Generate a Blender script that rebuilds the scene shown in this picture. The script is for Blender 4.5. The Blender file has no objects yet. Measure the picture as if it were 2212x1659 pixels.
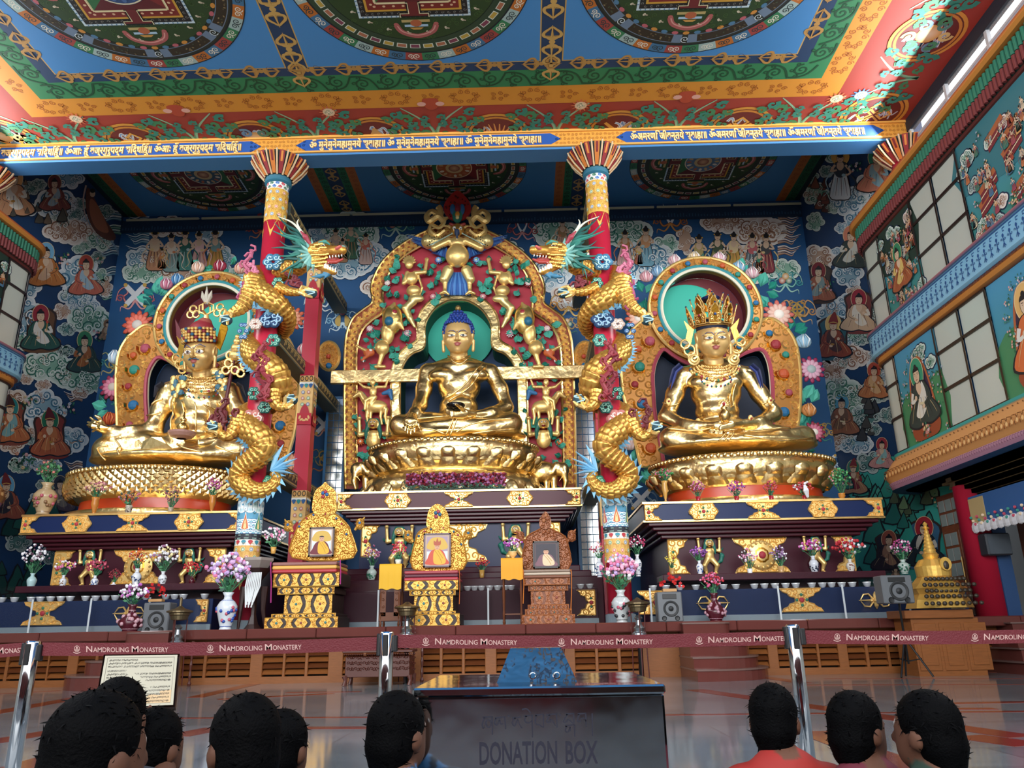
import bpy,math,random
import numpy as np
from mathutils import Vector,Matrix
from math import sin,cos,pi,radians,atan2,hypot,sqrt
# ------------------------------------------------------------------ camera
PITCH,YAW,ROLL,FPX=radians(17.6),radians(0.83),radians(1.0),1680.0
CAMZ=1.0
sc=bpy.context.scene
cam=bpy.data.objects.new('camera',bpy.data.cameras.new('camera'))
sc.collection.objects.link(cam)
RM=Matrix.Rotation(YAW,3,'Z')@Matrix.Rotation(pi/2+PITCH,3,'X')@Matrix.Rotation(-ROLL,3,'Z')
cam.matrix_world=Matrix.Translation((0,0,CAMZ))@RM.to_4x4()
cam.data.sensor_fit='HORIZONTAL'
cam.data.sensor_width=36.0
cam.data.lens=FPX/2212*36.0
cam.data.clip_start=0.05
cam.data.clip_end=300
sc.camera=cam
sc.view_settings.view_transform='Standard'
sc.view_settings.look='None'
sc.view_settings.gamma=1.0
sc.view_settings.exposure=0.42
sc.view_settings.use_curve_mapping=False
# ------------------------------------------------------------------ daylight
w=bpy.data.worlds.new('daylight');sc.world=w;w.use_nodes=True
bg=w.node_tree.nodes['Background']
bg.inputs['Color'].default_value=(0.93,0.965,1.0,1);bg.inputs['Strength'].default_value=1.6
def area(name,loc,rot,sx,sy,power,col=(1,1,1)):
 d=bpy.data.lights.new(name,'AREA');d.shape='RECTANGLE';d.size=sx;d.size_y=sy
 d.energy=power;d.color=col
 o=bpy.data.objects.new(name,d);sc.collection.objects.link(o)
 o.location=loc;o.rotation_euler=rot
 return o
# daylight through the tall open front of the hall behind the camera, and through both clerestories
area('front_daylight',(-2.1,-5.4,9.5),(radians(90),0,0),22,6,1500,(0.97,0.985,1.0))
sl=bpy.data.lights.new('open_sky','SUN');sl.energy=2.1;sl.angle=radians(50);sl.color=(1.0,0.99,0.97)
so=bpy.data.objects.new('open_sky',sl);sc.collection.objects.link(so);so.rotation_euler=(radians(79),0,radians(-4))
area('clerestory_daylight_right',(9.9,8.5,13.2),(radians(0),radians(62),0),1.3,19,1300,(0.93,0.97,1.0))
area('clerestory_daylight_left',(-14.1,8.5,13.2),(radians(0),radians(-62),0),1.3,19,1000,(0.93,0.97,1.0))
# ------------------------------------------------------------------ pixel rays -> points on real planes
_fw=RM@Vector((0,0,-1));_rt=RM@Vector((1,0,0));_up=RM@Vector((0,1,0))
def ray(px,py):
 return _fw*FPX+_rt*(px-1106.0)-_up*(py-829.5)
def At(px,py,Y):
 d=ray(px,py);t=Y/d.y
 return Vector((d.x*t,Y,CAMZ+d.z*t))
def AtX(px,py,X):
 d=ray(px,py);t=X/d.x
 return Vector((X,d.y*t,CAMZ+d.z*t))
def AtZ(px,py,Z):
 d=ray(px,py);t=(Z-CAMZ)/d.z
 return Vector((d.x*t,d.y*t,Z))
def proj(p):
 q=Vector(p)-Vector((0,0,CAMZ));dz=q.dot(_fw)
 return 1106+FPX*q.dot(_rt)/dz,829.5-FPX*q.dot(_up)/dz
def mpp(p):
 """metres per pixel at a point"""
 return(Vector(p)-Vector((0,0,CAMZ))).dot(_fw)/FPX
# ------------------------------------------------------------------ colours and materials
def H(h,a=1.0):
 if not isinstance(h,str):return tuple(h)if len(h)==4 else tuple(h)+(a,)
 h=h.lstrip('#')
 r=[]
 for i in(0,2,4):
  c=int(h[i:i+2],16)/255
  r.append(c/12.92 if c<=0.04045 else((c+0.055)/1.055)**2.4)
 return(r[0],r[1],r[2],a)
GOLD='dca23a'
def G(h='e0aa48'):
 return H(h,0.0)
_M={}
def M(name,col='808080',rough=0.5,metal=0.0,bump=None,vary=0.0,trans=0.0,ior=1.45,spec=None,emis=0.0,alpha=1.0,coat=0.0,wood=False):
 if name in _M:return _M[name]
 m=bpy.data.materials.new(name);m.use_nodes=True
 nt=m.node_tree;b=nt.nodes['Principled BSDF'];c=H(col)
 b.inputs['Base Color'].default_value=(c[0],c[1],c[2],1)
 b.inputs['Roughness'].default_value=rough;b.inputs['Metallic'].default_value=metal
 if spec is not None:b.inputs['Specular IOR Level'].default_value=spec
 if trans:b.inputs['Transmission Weight'].default_value=trans;b.inputs['IOR'].default_value=ior
 if coat:b.inputs['Coat Weight'].default_value=coat;b.inputs['Coat Roughness'].default_value=0.08
 if alpha<1:b.inputs['Alpha'].default_value=alpha
 if emis:b.inputs['Emission Color'].default_value=(c[0],c[1],c[2],1);b.inputs['Emission Strength'].default_value=emis
 tc=nt.nodes.new('ShaderNodeTexCoord')
 if vary or wood:
  n=nt.nodes.new('ShaderNodeTexNoise');n.inputs['Scale'].default_value=6 if wood else 2.5;n.inputs['Detail'].default_value=5
  mp=nt.nodes.new('ShaderNodeMapping');nt.links.new(tc.outputs['Object'],mp.inputs['Vector'])
  if wood:mp.inputs['Scale'].default_value=(1,1,9)
  nt.links.new(mp.outputs['Vector'],n.inputs['Vector'])
  mx=nt.nodes.new('ShaderNodeMix');mx.data_type='RGBA'
  v=vary or 0.3
  mx.inputs['A'].default_value=(c[0]*(1-v),c[1]*(1-v),c[2]*(1-v),1)
  mx.inputs['B'].default_value=(min(1,c[0]*(1+v)),min(1,c[1]*(1+v)),min(1,c[2]*(1+v)),1)
  nt.links.new(n.outputs['Fac'],mx.inputs['Factor']);nt.links.new(mx.outputs['Result'],b.inputs['Base Color'])
 if bump:
  n2=nt.nodes.new('ShaderNodeTexNoise');n2 .inputs['Scale'].default_value=bump[0];n2 .inputs['Detail'].default_value=3
  nt.links.new(tc.outputs['Object'],n2 .inputs['Vector'])
  bp=nt.nodes.new('ShaderNodeBump');bp.inputs['Strength'].default_value=bump[1];bp.inputs['Distance'].default_value=bump[2]if len(bump)>2 else 0.05
  nt.links.new(n2 .outputs['Fac'],bp.inputs['Height']);nt.links.new(bp.outputs['Normal'],b.inputs['Normal'])
 _M[name]=m
 return m
def VM(name='painted',rough=0.55,bump=None,mrough=0.24):
 """colour comes from the mesh's own paint; where its alpha is 0 the paint is gold leaf"""
 if name in _M:return _M[name]
 m=M(name,'ffffff',rough,0,bump)
 nt=m.node_tree;b=nt.nodes['Principled BSDF']
 a=nt.nodes.new('ShaderNodeVertexColor');a.layer_name='Col'
 nt.links.new(a.outputs['Color'],b.inputs['Base Color'])
 iv=nt.nodes.new('ShaderNodeMath');iv.operation='SUBTRACT';iv.inputs[0].default_value=1.0
 nt.links.new(a.outputs['Alpha'],iv.inputs[1]);nt.links.new(iv.outputs[0],b.inputs['Metallic'])
 mr=nt.nodes.new('ShaderNodeMapRange');mr.inputs['To Min'].default_value=mrough;mr.inputs['To Max'].default_value=rough
 nt.links.new(a.outputs['Alpha'],mr.inputs['Value']);nt.links.new(mr.outputs['Result'],b.inputs['Roughness'])
 return m
PAINT=VM('painted',0.6)
CARVED=VM('painted_carving',0.5,(14,0.25,0.02),0.3)
GLEAF=M('gold_leaf','f6d898',0.3,1.0,(2.6,0.5,0.09))
GFINE=M('gold_carving','eec678',0.27,1.0,(20,0.5,0.02))
GFLAT=M('gold_smooth','eec880',0.30,1.0,(1.5,0.3,0.05))
# ------------------------------------------------------------------ objects
C=sc.collection
WL={}
def wl(p):return WL.get(p.name,Vector((0,0,0)))if p else Vector((0,0,0))
def tag(o,label=None,cat=None,group=None,kind=None):
 if label:o['label']=label
 if cat:o['category']=cat
 if group:o['group']=group
 if kind:o['kind']=kind
 return o
def thing(name,label,cat,loc,group=None):
 o=bpy.data.objects.new(name,None);C.objects.link(o);o.location=loc
 o.empty_display_size=0.1
 WL[o.name]=Vector(loc);return tag(o,label,cat,group)
def mk(name,V,F,mat=None,parent=None,cols=None,smooth=False,label=None,cat=None,group=None,kind=None):
 """cols: one rgba per vertex"""
 me=bpy.data.meshes.new(name)
 off=wl(parent)
 V=np.asarray(V,dtype=np.float64).reshape(-1,3)-np.array(off)
 if isinstance(F,np.ndarray):
  me.vertices.add(len(V));me.vertices.foreach_set('co',V.astype(np.float32).ravel())
  k=F.shape[1]
  me.loops.add(F.size);me.loops.foreach_set('vertex_index',F.astype(np.int32).ravel())
  me.polygons.add(len(F));me.polygons.foreach_set('loop_start',np.arange(0,F.size,k,dtype=np.int32))
  me.update(calc_edges=True)
 else:
  me.from_pydata([tuple(v)for v in V],[],F)
  me.update()
 if smooth:me.polygons.foreach_set('use_smooth',np.ones(len(me.polygons),dtype=bool))
 if cols is not None:
  ca=me.color_attributes.new('Col','FLOAT_COLOR','POINT')
  ca.data.foreach_set('color',np.asarray(cols,dtype=np.float32).ravel())
 me.materials.append(mat or PAINT)
 o=bpy.data.objects.new(name,me);C.objects.link(o)
 if parent:o.parent=parent;WL[o.name]=off
 return tag(o,label,cat,group,kind)
def dup(o,parent=None,loc=None,rot=None,scale=None,label=None):
 c=o.copy();C.objects.link(c);c.parent=parent
 for ch in o.children:dup(ch,c)
 if loc is not None:c.location=loc;WL[c.name]=Vector(loc)
 if rot is not None:c.rotation_euler=rot
 if scale is not None:c.scale=scale
 if label:c['label']=label
 return c
class B:
 """mesh collector, world coordinates, colour per vertex"""
 def __init__(s):s.V=[];s.F=[];s.K=[]
 def add(s,V,F,col=(1,1,1,1)):
  n=len(s.V);s.V+=[tuple(v)for v in V];s.F+=[tuple(i+n for i in f)for f in F]
  if col and isinstance(col,list)and len(col)==len(V):s.K+=[H(c)for c in col]
  else:s.K+=[H(col)]*len(V)
  return s
 def box(s,x0,x1,y0,y1,z0,z1,col=(1,1,1,1),bev=0.0):
  if bev>0:
   b=min(bev,abs(x1-x0)/3,abs(y1-y0)/3,abs(z1-z0)/3)
   bm=[(x0+b,x1-b),(y0+b,y1-b),(z0+b,z1-b)]
   V=[];idx={}
   for i in(0,1):
    for j in(0,1):
     for k in(0,1):
      X,Y,Z=(x0,x1)[i],(y0,y1)[j],(z0,z1)[k];xi,yi,zi=bm[0][i],bm[1][j],bm[2][k]
      idx[i,j,k]=len(V);V+=[(X,yi,zi),(xi,Y,zi),(xi,yi,Z)]
   F=[]
   for a in(0,1):
    q=[(a,0,0),(a,1,0),(a,1,1),(a,0,1)];F.append([idx[t]for t in(q if a else q[::-1])])
    q=[(0,a,0),(0,a,1),(1,a,1),(1,a,0)];F.append([idx[t]+1 for t in(q if a else q[::-1])])
    q=[(0,0,a),(1,0,a),(1,1,a),(0,1,a)];F.append([idx[t]+2 for t in(q if a else q[::-1])])
   for a in(0,1):
    for b2 in(0,1):
     p,q=idx[a,b2,0],idx[a,b2,1];F.append((p,q,q+1,p+1))
     p,q=idx[a,0,b2],idx[a,1,b2];F.append((p,q,q+2,p+2))
     p,q=idx[0,a,b2],idx[1,a,b2];F.append((p+1,q+1,q+2,p+2))
     for c3 in(0,1):
      p=idx[a,b2,c3];
      if c3==0 or True:F.append((p,p+1,p+2))
   return s.add(V,F,col)
  V=[(x,y,z)for x in(x0,x1)for y in(y0,y1)for z in(z0,z1)]
  F=[(0,1,3,2),(4,6,7,5),(0,4,5,1),(2,3,7,6),(0,2,6,4),(1,5,7,3)]
  return s.add(V,F,col)
 def cbox(s,c,dx,dy,dz,col=(1,1,1,1),bev=0.0):
  return s.box(c[0]-dx/2,c[0]+dx/2,c[1]-dy/2,c[1]+dy/2,c[2],c[2]+dz,col,bev)
 def lathe(s,c,prof,n=24,col=(1,1,1,1),ry=1.0,cap=True,cols=None,flute=None,a0=0.0,a1=2*pi):
  """prof: [(r, z)...] bottom to top about vertical axis at c"""
  V=[];K=[]
  full=abs(a1-a0-2*pi)<1e-6
  m=n if full else n+1
  for i,(r,z)in enumerate(prof):
   for j in range(m):
    a=a0+(a1-a0)*j/n
    rr=r*(1+(flute(a)if flute else 0))
    V.append((c[0]+rr*cos(a),c[1]+rr*ry*sin(a),c[2]+z));K.append(cols[i]if cols else col)
  F=[]
  for i in range(len(prof)-1):
   for j in range(n):
    k=(j+1)%m if full else j+1
    F.append((i*m+j,i*m+k,(i+1)*m+k,(i+1)*m+j))
  if cap and full:
   F.append(tuple(range(m-1,-1,-1)));F.append(tuple((len(prof)-1)*m+j for j in range(m)))
  n0=len(s.V);s.V+=V;s.F+=[tuple(i+n0 for i in f)for f in F];s.K+=[H(k)for k in K]
  return s
 def tube(s,pts,rad,n=8,col=(1,1,1,1),cap=True,flat=1.0,up=None):
  pts=[Vector(p)for p in pts];m=len(pts)
  rad=[rad]*m if not hasattr(rad,'__len__')else rad
  V=[];pu=Vector(up)if up else Vector((0.13,0.31,0.94))
  for i,p in enumerate(pts):
   t=(pts[min(i+1,m-1)]-pts[max(i-1,0)])
   if t.length<1e-9:t=Vector((0,0,1))
   t.normalize();a=(pu-t*pu.dot(t))
   if a.length<1e-4:a=t.orthogonal()
   a.normalize();b=t.cross(a)
   if not up:pu=a
   for j in range(n):
    g=2*pi*j/n;V.append(p+(a*sin(g)*flat+b*cos(g))*rad[i])
  F=[(i*n+j,i*n+(j+1)%n,(i+1)*n+(j+1)%n,(i+1)*n+j)for i in range(m-1)for j in range(n)]
  if cap:F+=[tuple(range(n-1,-1,-1)),tuple((m-1)*n+j for j in range(n))]
  return s.add(V,F,col)
 def ball(s,c,r,n=10,col=(1,1,1,1),ry=None,rz=None,rot=None):
  ry=r if ry is None else ry;rz=r if rz is None else rz
  m=max(4,n//2+1);V=[Vector((0,0,rz))];F=[]
  for i in range(1,m):
   a=pi*i/m
   for j in range(n):V.append(Vector((r*sin(a)*cos(2*pi*j/n),ry*sin(a)*sin(2*pi*j/n),rz*cos(a))))
  V.append(Vector((0,0,-rz)))
  for j in range(n):F.append((0,1+j,1+(j+1)%n))
  for i in range(m-2):
   for j in range(n):
    a=1+i*n;F.append((a+j,a+n+j,a+n+(j+1)%n,a+(j+1)%n))
  L=len(V)-1;a=1+(m-2)*n
  for j in range(n):F.append((L,a+(j+1)%n,a+j))
  R=rot or Matrix.Identity(3);c=Vector(c)
  return s.add([c+R@v for v in V],F,col)
 def plate(s,pts,nrm,th,col=(1,1,1,1),side=None,bulge=0.0):
  """polygon pts (3D) extruded by th along nrm, front face at pts+nrm*th"""
  n=len(pts);nr=Vector(nrm)*th;P=[Vector(p)for p in pts]
  if bulge:
   c=sum(P,Vector())/n
   inner=[p+(c-p)*0.35+nr*(1+bulge)for p in P]
   V=P+[p+nr for p in P]+inner
   F=[(i,(i+1)%n,n+(i+1)%n,n+i)for i in range(n)]+[(n+i,n+(i+1)%n,2*n+(i+1)%n,2*n+i)for i in range(n)]+[tuple(2*n+i for i in range(n))]
  else:
   V=P+[p+nr for p in P]
   F=[(i,(i+1)%n,n+(i+1)%n,n+i)for i in range(n)]+[tuple(n+i for i in range(n))]
  return s.add(V,F,col)
 def mk(s,name,mat=None,parent=None,**k):
  if not s.V:return None
  return mk(name,s.V,s.F,mat,parent,cols=s.K if(mat is None or mat in(PAINT,CARVED)or mat.name.startswith('vp_'))else None,**k)
def catmull(pts,k=4,closed=False):
 P=[Vector(p)for p in pts];n=len(P);out=[]
 rng=range(n)if closed else range(n-1)
 for i in rng:
  if closed:a,b,c,d=P[i-1],P[i],P[(i+1)%n],P[(i+2)%n]
  else:a,b,c,d=P[max(i-1,0)],P[i],P[i+1],P[min(i+2,n-1)]
  for j in range(k):
   t=j/k
   out.append(0.5*((2*b)+(c-a)*t+(2*a-5*b+4*c-d)*t*t+(3*b-a-3*c+d)*t**3))
 if not closed:out.append(P[-1])
 return out
# ------------------------------------------------------------------ flat painting on a real surface
_TXT={}
def text2d(s,bold=0.0):
 k=(s,bold)
 if k in _TXT:return _TXT[k]
 cu=bpy.data.curves.new('t','FONT');cu.body=s;cu.size=1.0;cu.offset=bold;cu.resolution_u=3
 o=bpy.data.objects.new('t',cu);C.objects.link(o)
 bpy.context.view_layer.update()
 dg=bpy.context.evaluated_depsgraph_get();ev=o.evaluated_get(dg);me=ev.to_mesh()
 V=[(v.co.x,v.co.y)for v in me.vertices];F=[tuple(p.vertices)for p in me.polygons]
 ev.to_mesh_clear();bpy.data.objects.remove(o);bpy.data.curves.remove(cu)
 if V:
  x0=min(v[0]for v in V);x1=max(v[0]for v in V)
 else:x0,x1=0,1
 _TXT[k]=(V,F,x0,x1);return _TXT[k]
class Paint:
 """f(u, v, lift) -> point.  Shapes are given in the surface's own 2-D coordinates."""
 def __init__(s,f,step=0.0012):s.f=f;s.V=[];s.F=[];s.K=[];s.l=1.0;s.step=step;s.inc=0.35
 def put(s,P,F,K):
  n=len(s.V);h=s.l*s.step
  s.V+=[tuple(s.f(p[0],p[1],h))for p in P];s.F+=[tuple(i+n for i in f)for f in F];s.K+=K;s.l+=s.inc
  return s
 def poly(s,P,col):
  return s.put(P,[tuple(range(len(P)))],[H(col)]*len(P))
 def blob(s,P,col,k=4):
  q=catmull([(p[0],p[1],0)for p in P],k,True);return s.poly([(v.x,v.y)for v in q],col)
 def ell(s,x,y,rx,ry,col,rot=0,n=18,cc=None,a0=0,a1=2*pi):
  c,d=cos(rot),sin(rot);full=a1-a0>6.28;m=n if full else n+1
  P=[(x+rx*cos(a)*c-ry*sin(a)*d,y+rx*cos(a)*d+ry*sin(a)*c)for a in(a0+(a1-a0)*i/n for i in range(m))]
  if cc is None and full:return s.poly(P,col)
  F=[(i,(i+1)%m if full else i+1,m)for i in range(n)]
  return s.put(P+[(x,y)],F,[H(col)]*m+[H(cc or col)])
 def ring(s,x,y,rx,ry,tx,ty,col,n=32,a0=0,a1=2*pi,rot=0):
  full=a1-a0>6.28;m=n if full else n+1;P=[]
  c,d=cos(rot),sin(rot)
  for k in(0,1):
   for i in range(m):
    a=a0+(a1-a0)*i/n;ex,ey=(rx+tx*k)*cos(a),(ry+ty*k)*sin(a);P.append((x+ex*c-ey*d,y+ex*d+ey*c))
  F=[(i,(i+1)%m if full else i+1,m+((i+1)%m if full else i+1),m+i)for i in range(n)]
  return s.put(P,F,[H(col)]*len(P))
 def line(s,P,w,col,smooth=0,w1=None,closed=False):
  if smooth:
   P=[(v.x,v.y)for v in catmull([(p[0],p[1],0)for p in P],smooth,closed)]
  if closed:P=list(P)+[P[0]]
  n=len(P);V=[];w1=w if w1 is None else w1
  for i,p in enumerate(P):
   a,b=P[max(i-1,0)],P[min(i+1,n-1)];dx,dy=b[0]-a[0],b[1]-a[1];L=hypot(dx,dy)or 1
   ww=(w+(w1-w)*i/max(1,n-1))/2
   V+=[(p[0]-dy/L*ww,p[1]+dx/L*ww),(p[0]+dy/L*ww,p[1]-dx/L*ww)]
  return s.put(V,[(2*i,2*i+2,2*i+3,2*i+1)for i in range(n-1)],[H(col)]*len(V))
 def spiral(s,x,y,r,w,col,turns=1.5,dirn=1,a0=0,w1=None,n=None):
  n=n or int(11*turns)+2
  P=[(x+r*(1-0.9*i/n)*cos(a0+dirn*2*pi*turns*i/n),y+r*(1-0.9*i/n)*sin(a0+dirn*2*pi*turns*i/n))for i in range(n+1)]
  return s.line(P,w,col,w1=w1)
 def text(s,t,x,y,hgt,col,bold=0.0,wid=None,flip=1,ang=0):
  """y grows downwards in surface coordinates when flip=-1; returns width"""
  V,F,x0,x1=text2d(t,bold);sx=hgt if wid is None else wid/max(1e-6,(x1-x0))
  c,d=cos(ang),sin(ang)
  P=[(x+(v[0]-x0)*sx*c-flip*v[1]*hgt*d,y+(v[0]-x0)*sx*d+flip*v[1]*hgt*c)for v in V]
  s.put(P,F,[H(col)]*len(P));return(x1-x0)*sx
 def mk(s,name,parent=None,mat=None,**k):
  return mk(name,s.V,s.F,mat or PAINT,parent,cols=s.K,**k)if s.V else None
def onY(Y,s=-1):return lambda x,y,h:At(x,y,Y+s*h)
def onX(X,s=-1):return lambda x,y,h:AtX(x,y,X+s*h)
def onZ(Z,s=-1):return lambda x,y,h:AtZ(x,y,Z+s*h)
# ------------------------------------------------------------------ smooth solids (signed distance -> surface)
class Sdf:
 def __init__(s,cell=0.03,k=0.06):s.c=cell;s.k=k;s.P=[]
 def cap(s,a,b,r,r2=None,col=(1,1,1,1),k=None,op='+'):
  s.P.append(('c',np.array(a,float),np.array(b,float),r,r if r2 is None else r2,H(col),s.k if k is None else k,op));return s
 def chain(s,pts,rad,col=(1,1,1,1),k=None):
  rad=rad if hasattr(rad,'__len__')else[rad]*len(pts)
  for i in range(len(pts)-1):s.cap(pts[i],pts[i+1],rad[i],rad[i+1],col,k)
  return s
 def ell(s,c,r,rot=None,col=(1,1,1,1),k=None,op='+'):
  """r = (rx, ry, rz); rot = euler (x, y, z)"""
  R=np.eye(3)
  if rot is not None:
   from mathutils import Euler
   R=np.array(Euler(rot).to_matrix())
  s.P.append(('e',np.array(c,float),np.array(r,float),R,0,H(col),s.k if k is None else k,op));return s
 def box(s,c,r,rnd=0.02,rot=None,col=(1,1,1,1),k=None,op='+'):
  R=np.eye(3)
  if rot is not None:
   from mathutils import Euler
   R=np.array(Euler(rot).to_matrix())
  s.P.append(('b',np.array(c,float),np.array(r,float),R,rnd,H(col),s.k if k is None else k,op));return s
 def mesh(s):
  lo=np.full(3,1e9);hi=-lo;bb=[]
  for p in s.P:
   if p[0]=='c':m=max(p[3],p[4]);a=np.minimum(p[1],p[2])-m;b=np.maximum(p[1],p[2])+m
   else:e=np.abs(p[3])@p[2]+(p[4]if p[0]=='b' else 0);a=p[1]-e;b=p[1]+e
   bb.append((a,b))
   if p[7]=='+':lo=np.minimum(lo,a);hi=np.maximum(hi,b)
  c=s.c;lo=lo-3*c;n=np.ceil((hi+3*c-lo)/c).astype(int)+1
  D=np.full(n,9.0,np.float32);BD=np.full(n,9.0,np.float32);I=np.zeros(n,np.int16)
  for q,p in enumerate(s.P):
   a,b=bb[q];mg=p[6]*1.2+3*c
   i0=np.clip(np.floor((a-mg-lo)/c).astype(int),0,n-1);i1=np.clip(np.ceil((b+mg-lo)/c).astype(int)+1,1,n)
   if(i1<=i0).any():continue
   X=(lo[0]+c*np.arange(i0[0],i1[0]))[:,None,None];Y=(lo[1]+c*np.arange(i0[1],i1[1]))[None,:,None];Z=(lo[2]+c*np.arange(i0[2],i1[2]))[None,None,:]
   X=X.astype(np.float32);Y=Y.astype(np.float32);Z=Z.astype(np.float32)
   if p[0]=='c':
    A,Bv=p[1],p[2];ba=Bv-A;L=max(1e-9,ba@ba)
    h=np.clip(((X-A[0])*ba[0]+(Y-A[1])*ba[1]+(Z-A[2])*ba[2])/L,0,1)
    d=np.sqrt((X-A[0]-h*ba[0])**2+(Y-A[1]-h*ba[1])**2+(Z-A[2]-h*ba[2])**2)-(p[3]+(p[4]-p[3])*h)
   else:
    R=p[3];dx,dy,dz=X-p[1][0],Y-p[1][1],Z-p[1][2]
    lx=dx*R[0,0]+dy*R[1,0]+dz*R[2,0];ly=dx*R[0,1]+dy*R[1,1]+dz*R[2,1];lz=dx*R[0,2]+dy*R[1,2]+dz*R[2,2]
    r=p[2]
    if p[0]=='e':
     k0=np.sqrt((lx/r[0])**2+(ly/r[1])**2+(lz/r[2])**2);k1=np.sqrt((lx/r[0]**2)**2+(ly/r[1]**2)**2+(lz/r[2]**2)**2)+1e-9
     d=k0*(k0-1)/k1
    else:
     qx=np.abs(lx)-r[0];qy=np.abs(ly)-r[1];qz=np.abs(lz)-r[2]
     d=np.sqrt(np.maximum(qx,0)**2+np.maximum(qy,0)**2+np.maximum(qz,0)**2)+np.minimum(np.maximum(qx,np.maximum(qy,qz)),0)-p[4]
   sl=(slice(i0[0],i1[0]),slice(i0[1],i1[1]),slice(i0[2],i1[2]))
   d=d.astype(np.float32);S=D[sl];k=max(p[6],1e-6)
   if p[7]=='+':
    h=np.clip(0.5+0.5*(S-d)/k,0,1);D[sl]=S*(1-h)+d*h-k*h*(1-h)
    m=d<BD[sl];I[sl]=np.where(m,q,I[sl]);BD[sl]=np.minimum(BD[sl],d)
   elif p[7]=='-':
    h=np.clip(0.5-0.5*(S+d)/k,0,1);D[sl]=S*(1-h)-d*h+k*h*(1-h)
   else:
    I[sl]=np.where(d<0,q,I[sl]);BD[sl]=np.where(d<0,-9,BD[sl])
  ins=D<0
  cs=ins[:-1,:-1,:-1].astype(np.int8)
  for dx in(0,1):
   for dy in(0,1):
    for dz in(0,1):
     if dx+dy+dz:cs=cs+ins[dx:n[0]-1+dx,dy:n[1]-1+dy,dz:n[2]-1+dz]
  act=(cs>0)&(cs<8);idx=np.argwhere(act);vid=np.full(act.shape,-1,np.int32);vid[act]=np.arange(len(idx))
  acc=np.zeros((len(idx),3));cnt=np.zeros(len(idx))
  ix,iy,iz=idx.T
  for ax in range(3):
   o1,o2=[a for a in range(3)if a!=ax]
   for u in(0,1):
    for v in(0,1):
     s0=[0,0,0];s0[o1]=u;s0[o2]=v;s1=list(s0);s1[ax]=1
     d0=D[ix+s0[0],iy+s0[1],iz+s0[2]];d1=D[ix+s1[0],iy+s1[1],iz+s1[2]]
     m=(d0<0)!=(d1<0);t=np.where(m,d0/np.where(m,d0-d1,1),0)
     q=np.array(s0,float)[None,:].repeat(len(idx),0);q[:,ax]=t
     acc[m]+=q[m];cnt[m]+=1
  V=lo+c*(idx+acc/np.maximum(cnt,1)[:,None])
  Q=[]
  for ax in range(3):
   o1,o2=[(1,2),(2,0),(0,1)][ax]
   A=ins;s1=[slice(None)]*3;s2=[slice(None)]*3;s1[ax]=slice(0,-1);s2[ax]=slice(1,None)
   e=A[tuple(s1)]!=A[tuple(s2)]
   m=np.argwhere(e);m=m[(m[:,o1]>0)&(m[:,o2]>0)&(m[:,o1]<n[o1]-1)&(m[:,o2]<n[o2]-1)]
   def g(a,b):
    t=m.copy();t[:,o1]-=a;t[:,o2]-=b;return vid[t[:,0],t[:,1],t[:,2]]
   q=np.stack([g(0,0),g(1,0),g(1,1),g(0,1)],1)
   fl=~A[tuple(s1)][m[:,0],m[:,1],m[:,2]]
   q[fl]=q[fl][:,::-1];Q.append(q)
  Q=np.concatenate(Q);Q=Q[(Q>=0).all(1)]
  cols=np.array([p[5]for p in s.P],np.float32)[I[ix,iy,iz]]
  return V,Q.copy(),cols
 def mk(s,name,mat=None,parent=None,**k):
  V,F,K=s.mesh()
  return mk(name,V,F,mat,parent,cols=K if(mat is None or mat in(PAINT,CARVED)or mat.name.startswith('vp_'))else None,smooth=True,**k)
rnd=random.Random(7)
AX=-2.2;XL,XR,YB=-15.05,10.55,26.0;ZF,ZB=13.95,16.25;ZP=1.13;YP=17.5
NAVY,SKY,TEAL,CRIM,ORNG,GRN='173a66','3f7fb8','2f8f80','a63a2c','d98a2c','1f7a48'
# ---- floor: polished granite slabs with red inlay
m=M('polished_granite','8f979c',0.09,0.0)
nt=m.node_tree;b=nt.nodes['Principled BSDF'];tc=nt.nodes.new('ShaderNodeTexCoord')
br=nt.nodes.new('ShaderNodeTexBrick');br.inputs['Scale'].default_value=1.0;br.inputs['Brick Width'].default_value=1.9;br.inputs['Row Height'].default_value=0.9
br.inputs['Mortar Size'].default_value=0.006;br.inputs['Color1'].default_value=H('6f787d');br.inputs['Color2'].default_value=H('838a8e');br.inputs['Mortar'].default_value=H('555b5f')
nt.links.new(tc.outputs['Object'],br.inputs['Vector'])
nz=nt.nodes.new('ShaderNodeTexNoise');nz.inputs['Scale'].default_value=0.9;nz.inputs['Detail'].default_value=8
mp=nt.nodes.new('ShaderNodeMapping');mp.inputs['Scale'].default_value=(1,5,1);nt.links.new(tc.outputs['Object'],mp.inputs['Vector']);nt.links.new(mp.outputs['Vector'],nz.inputs['Vector'])
mx=nt.nodes.new('ShaderNodeMix');mx.data_type='RGBA';mx.blend_type='MULTIPLY';mx.inputs['Factor'].default_value=0.45
nt.links.new(br.outputs['Color'],mx.inputs['A']);nt.links.new(nz.outputs['Fac'],mx.inputs['B']);nt.links.new(mx.outputs['Result'],b.inputs['Base Color'])
q=B().box(-17,13,-6,27,-0.2,0);q.mk('floor',m,kind='structure')
floor=bpy.data.objects['floor']
inl=M('red_granite_inlay','74352c',0.1,vary=0.15)
def inlay(P):
 V=[AtZ(x,y,0.0)for x,y in P];B().plate([(v.x,v.y,0.0)for v in V],(0,0,1),0.003).mk('inlay_strip',inl,floor)
def band(a,b2,wd):
 """inlay band between two picture points, wd metres wide"""
 p,r=AtZ(*a,0),AtZ(*b2,0);d=(r-p).normalized();n=Vector((-d.y,d.x,0))*wd/2
 B().plate([p-n,r-n,r+n,p+n],(0,0,1),0.003).mk('inlay_strip',inl,floor)
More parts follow.
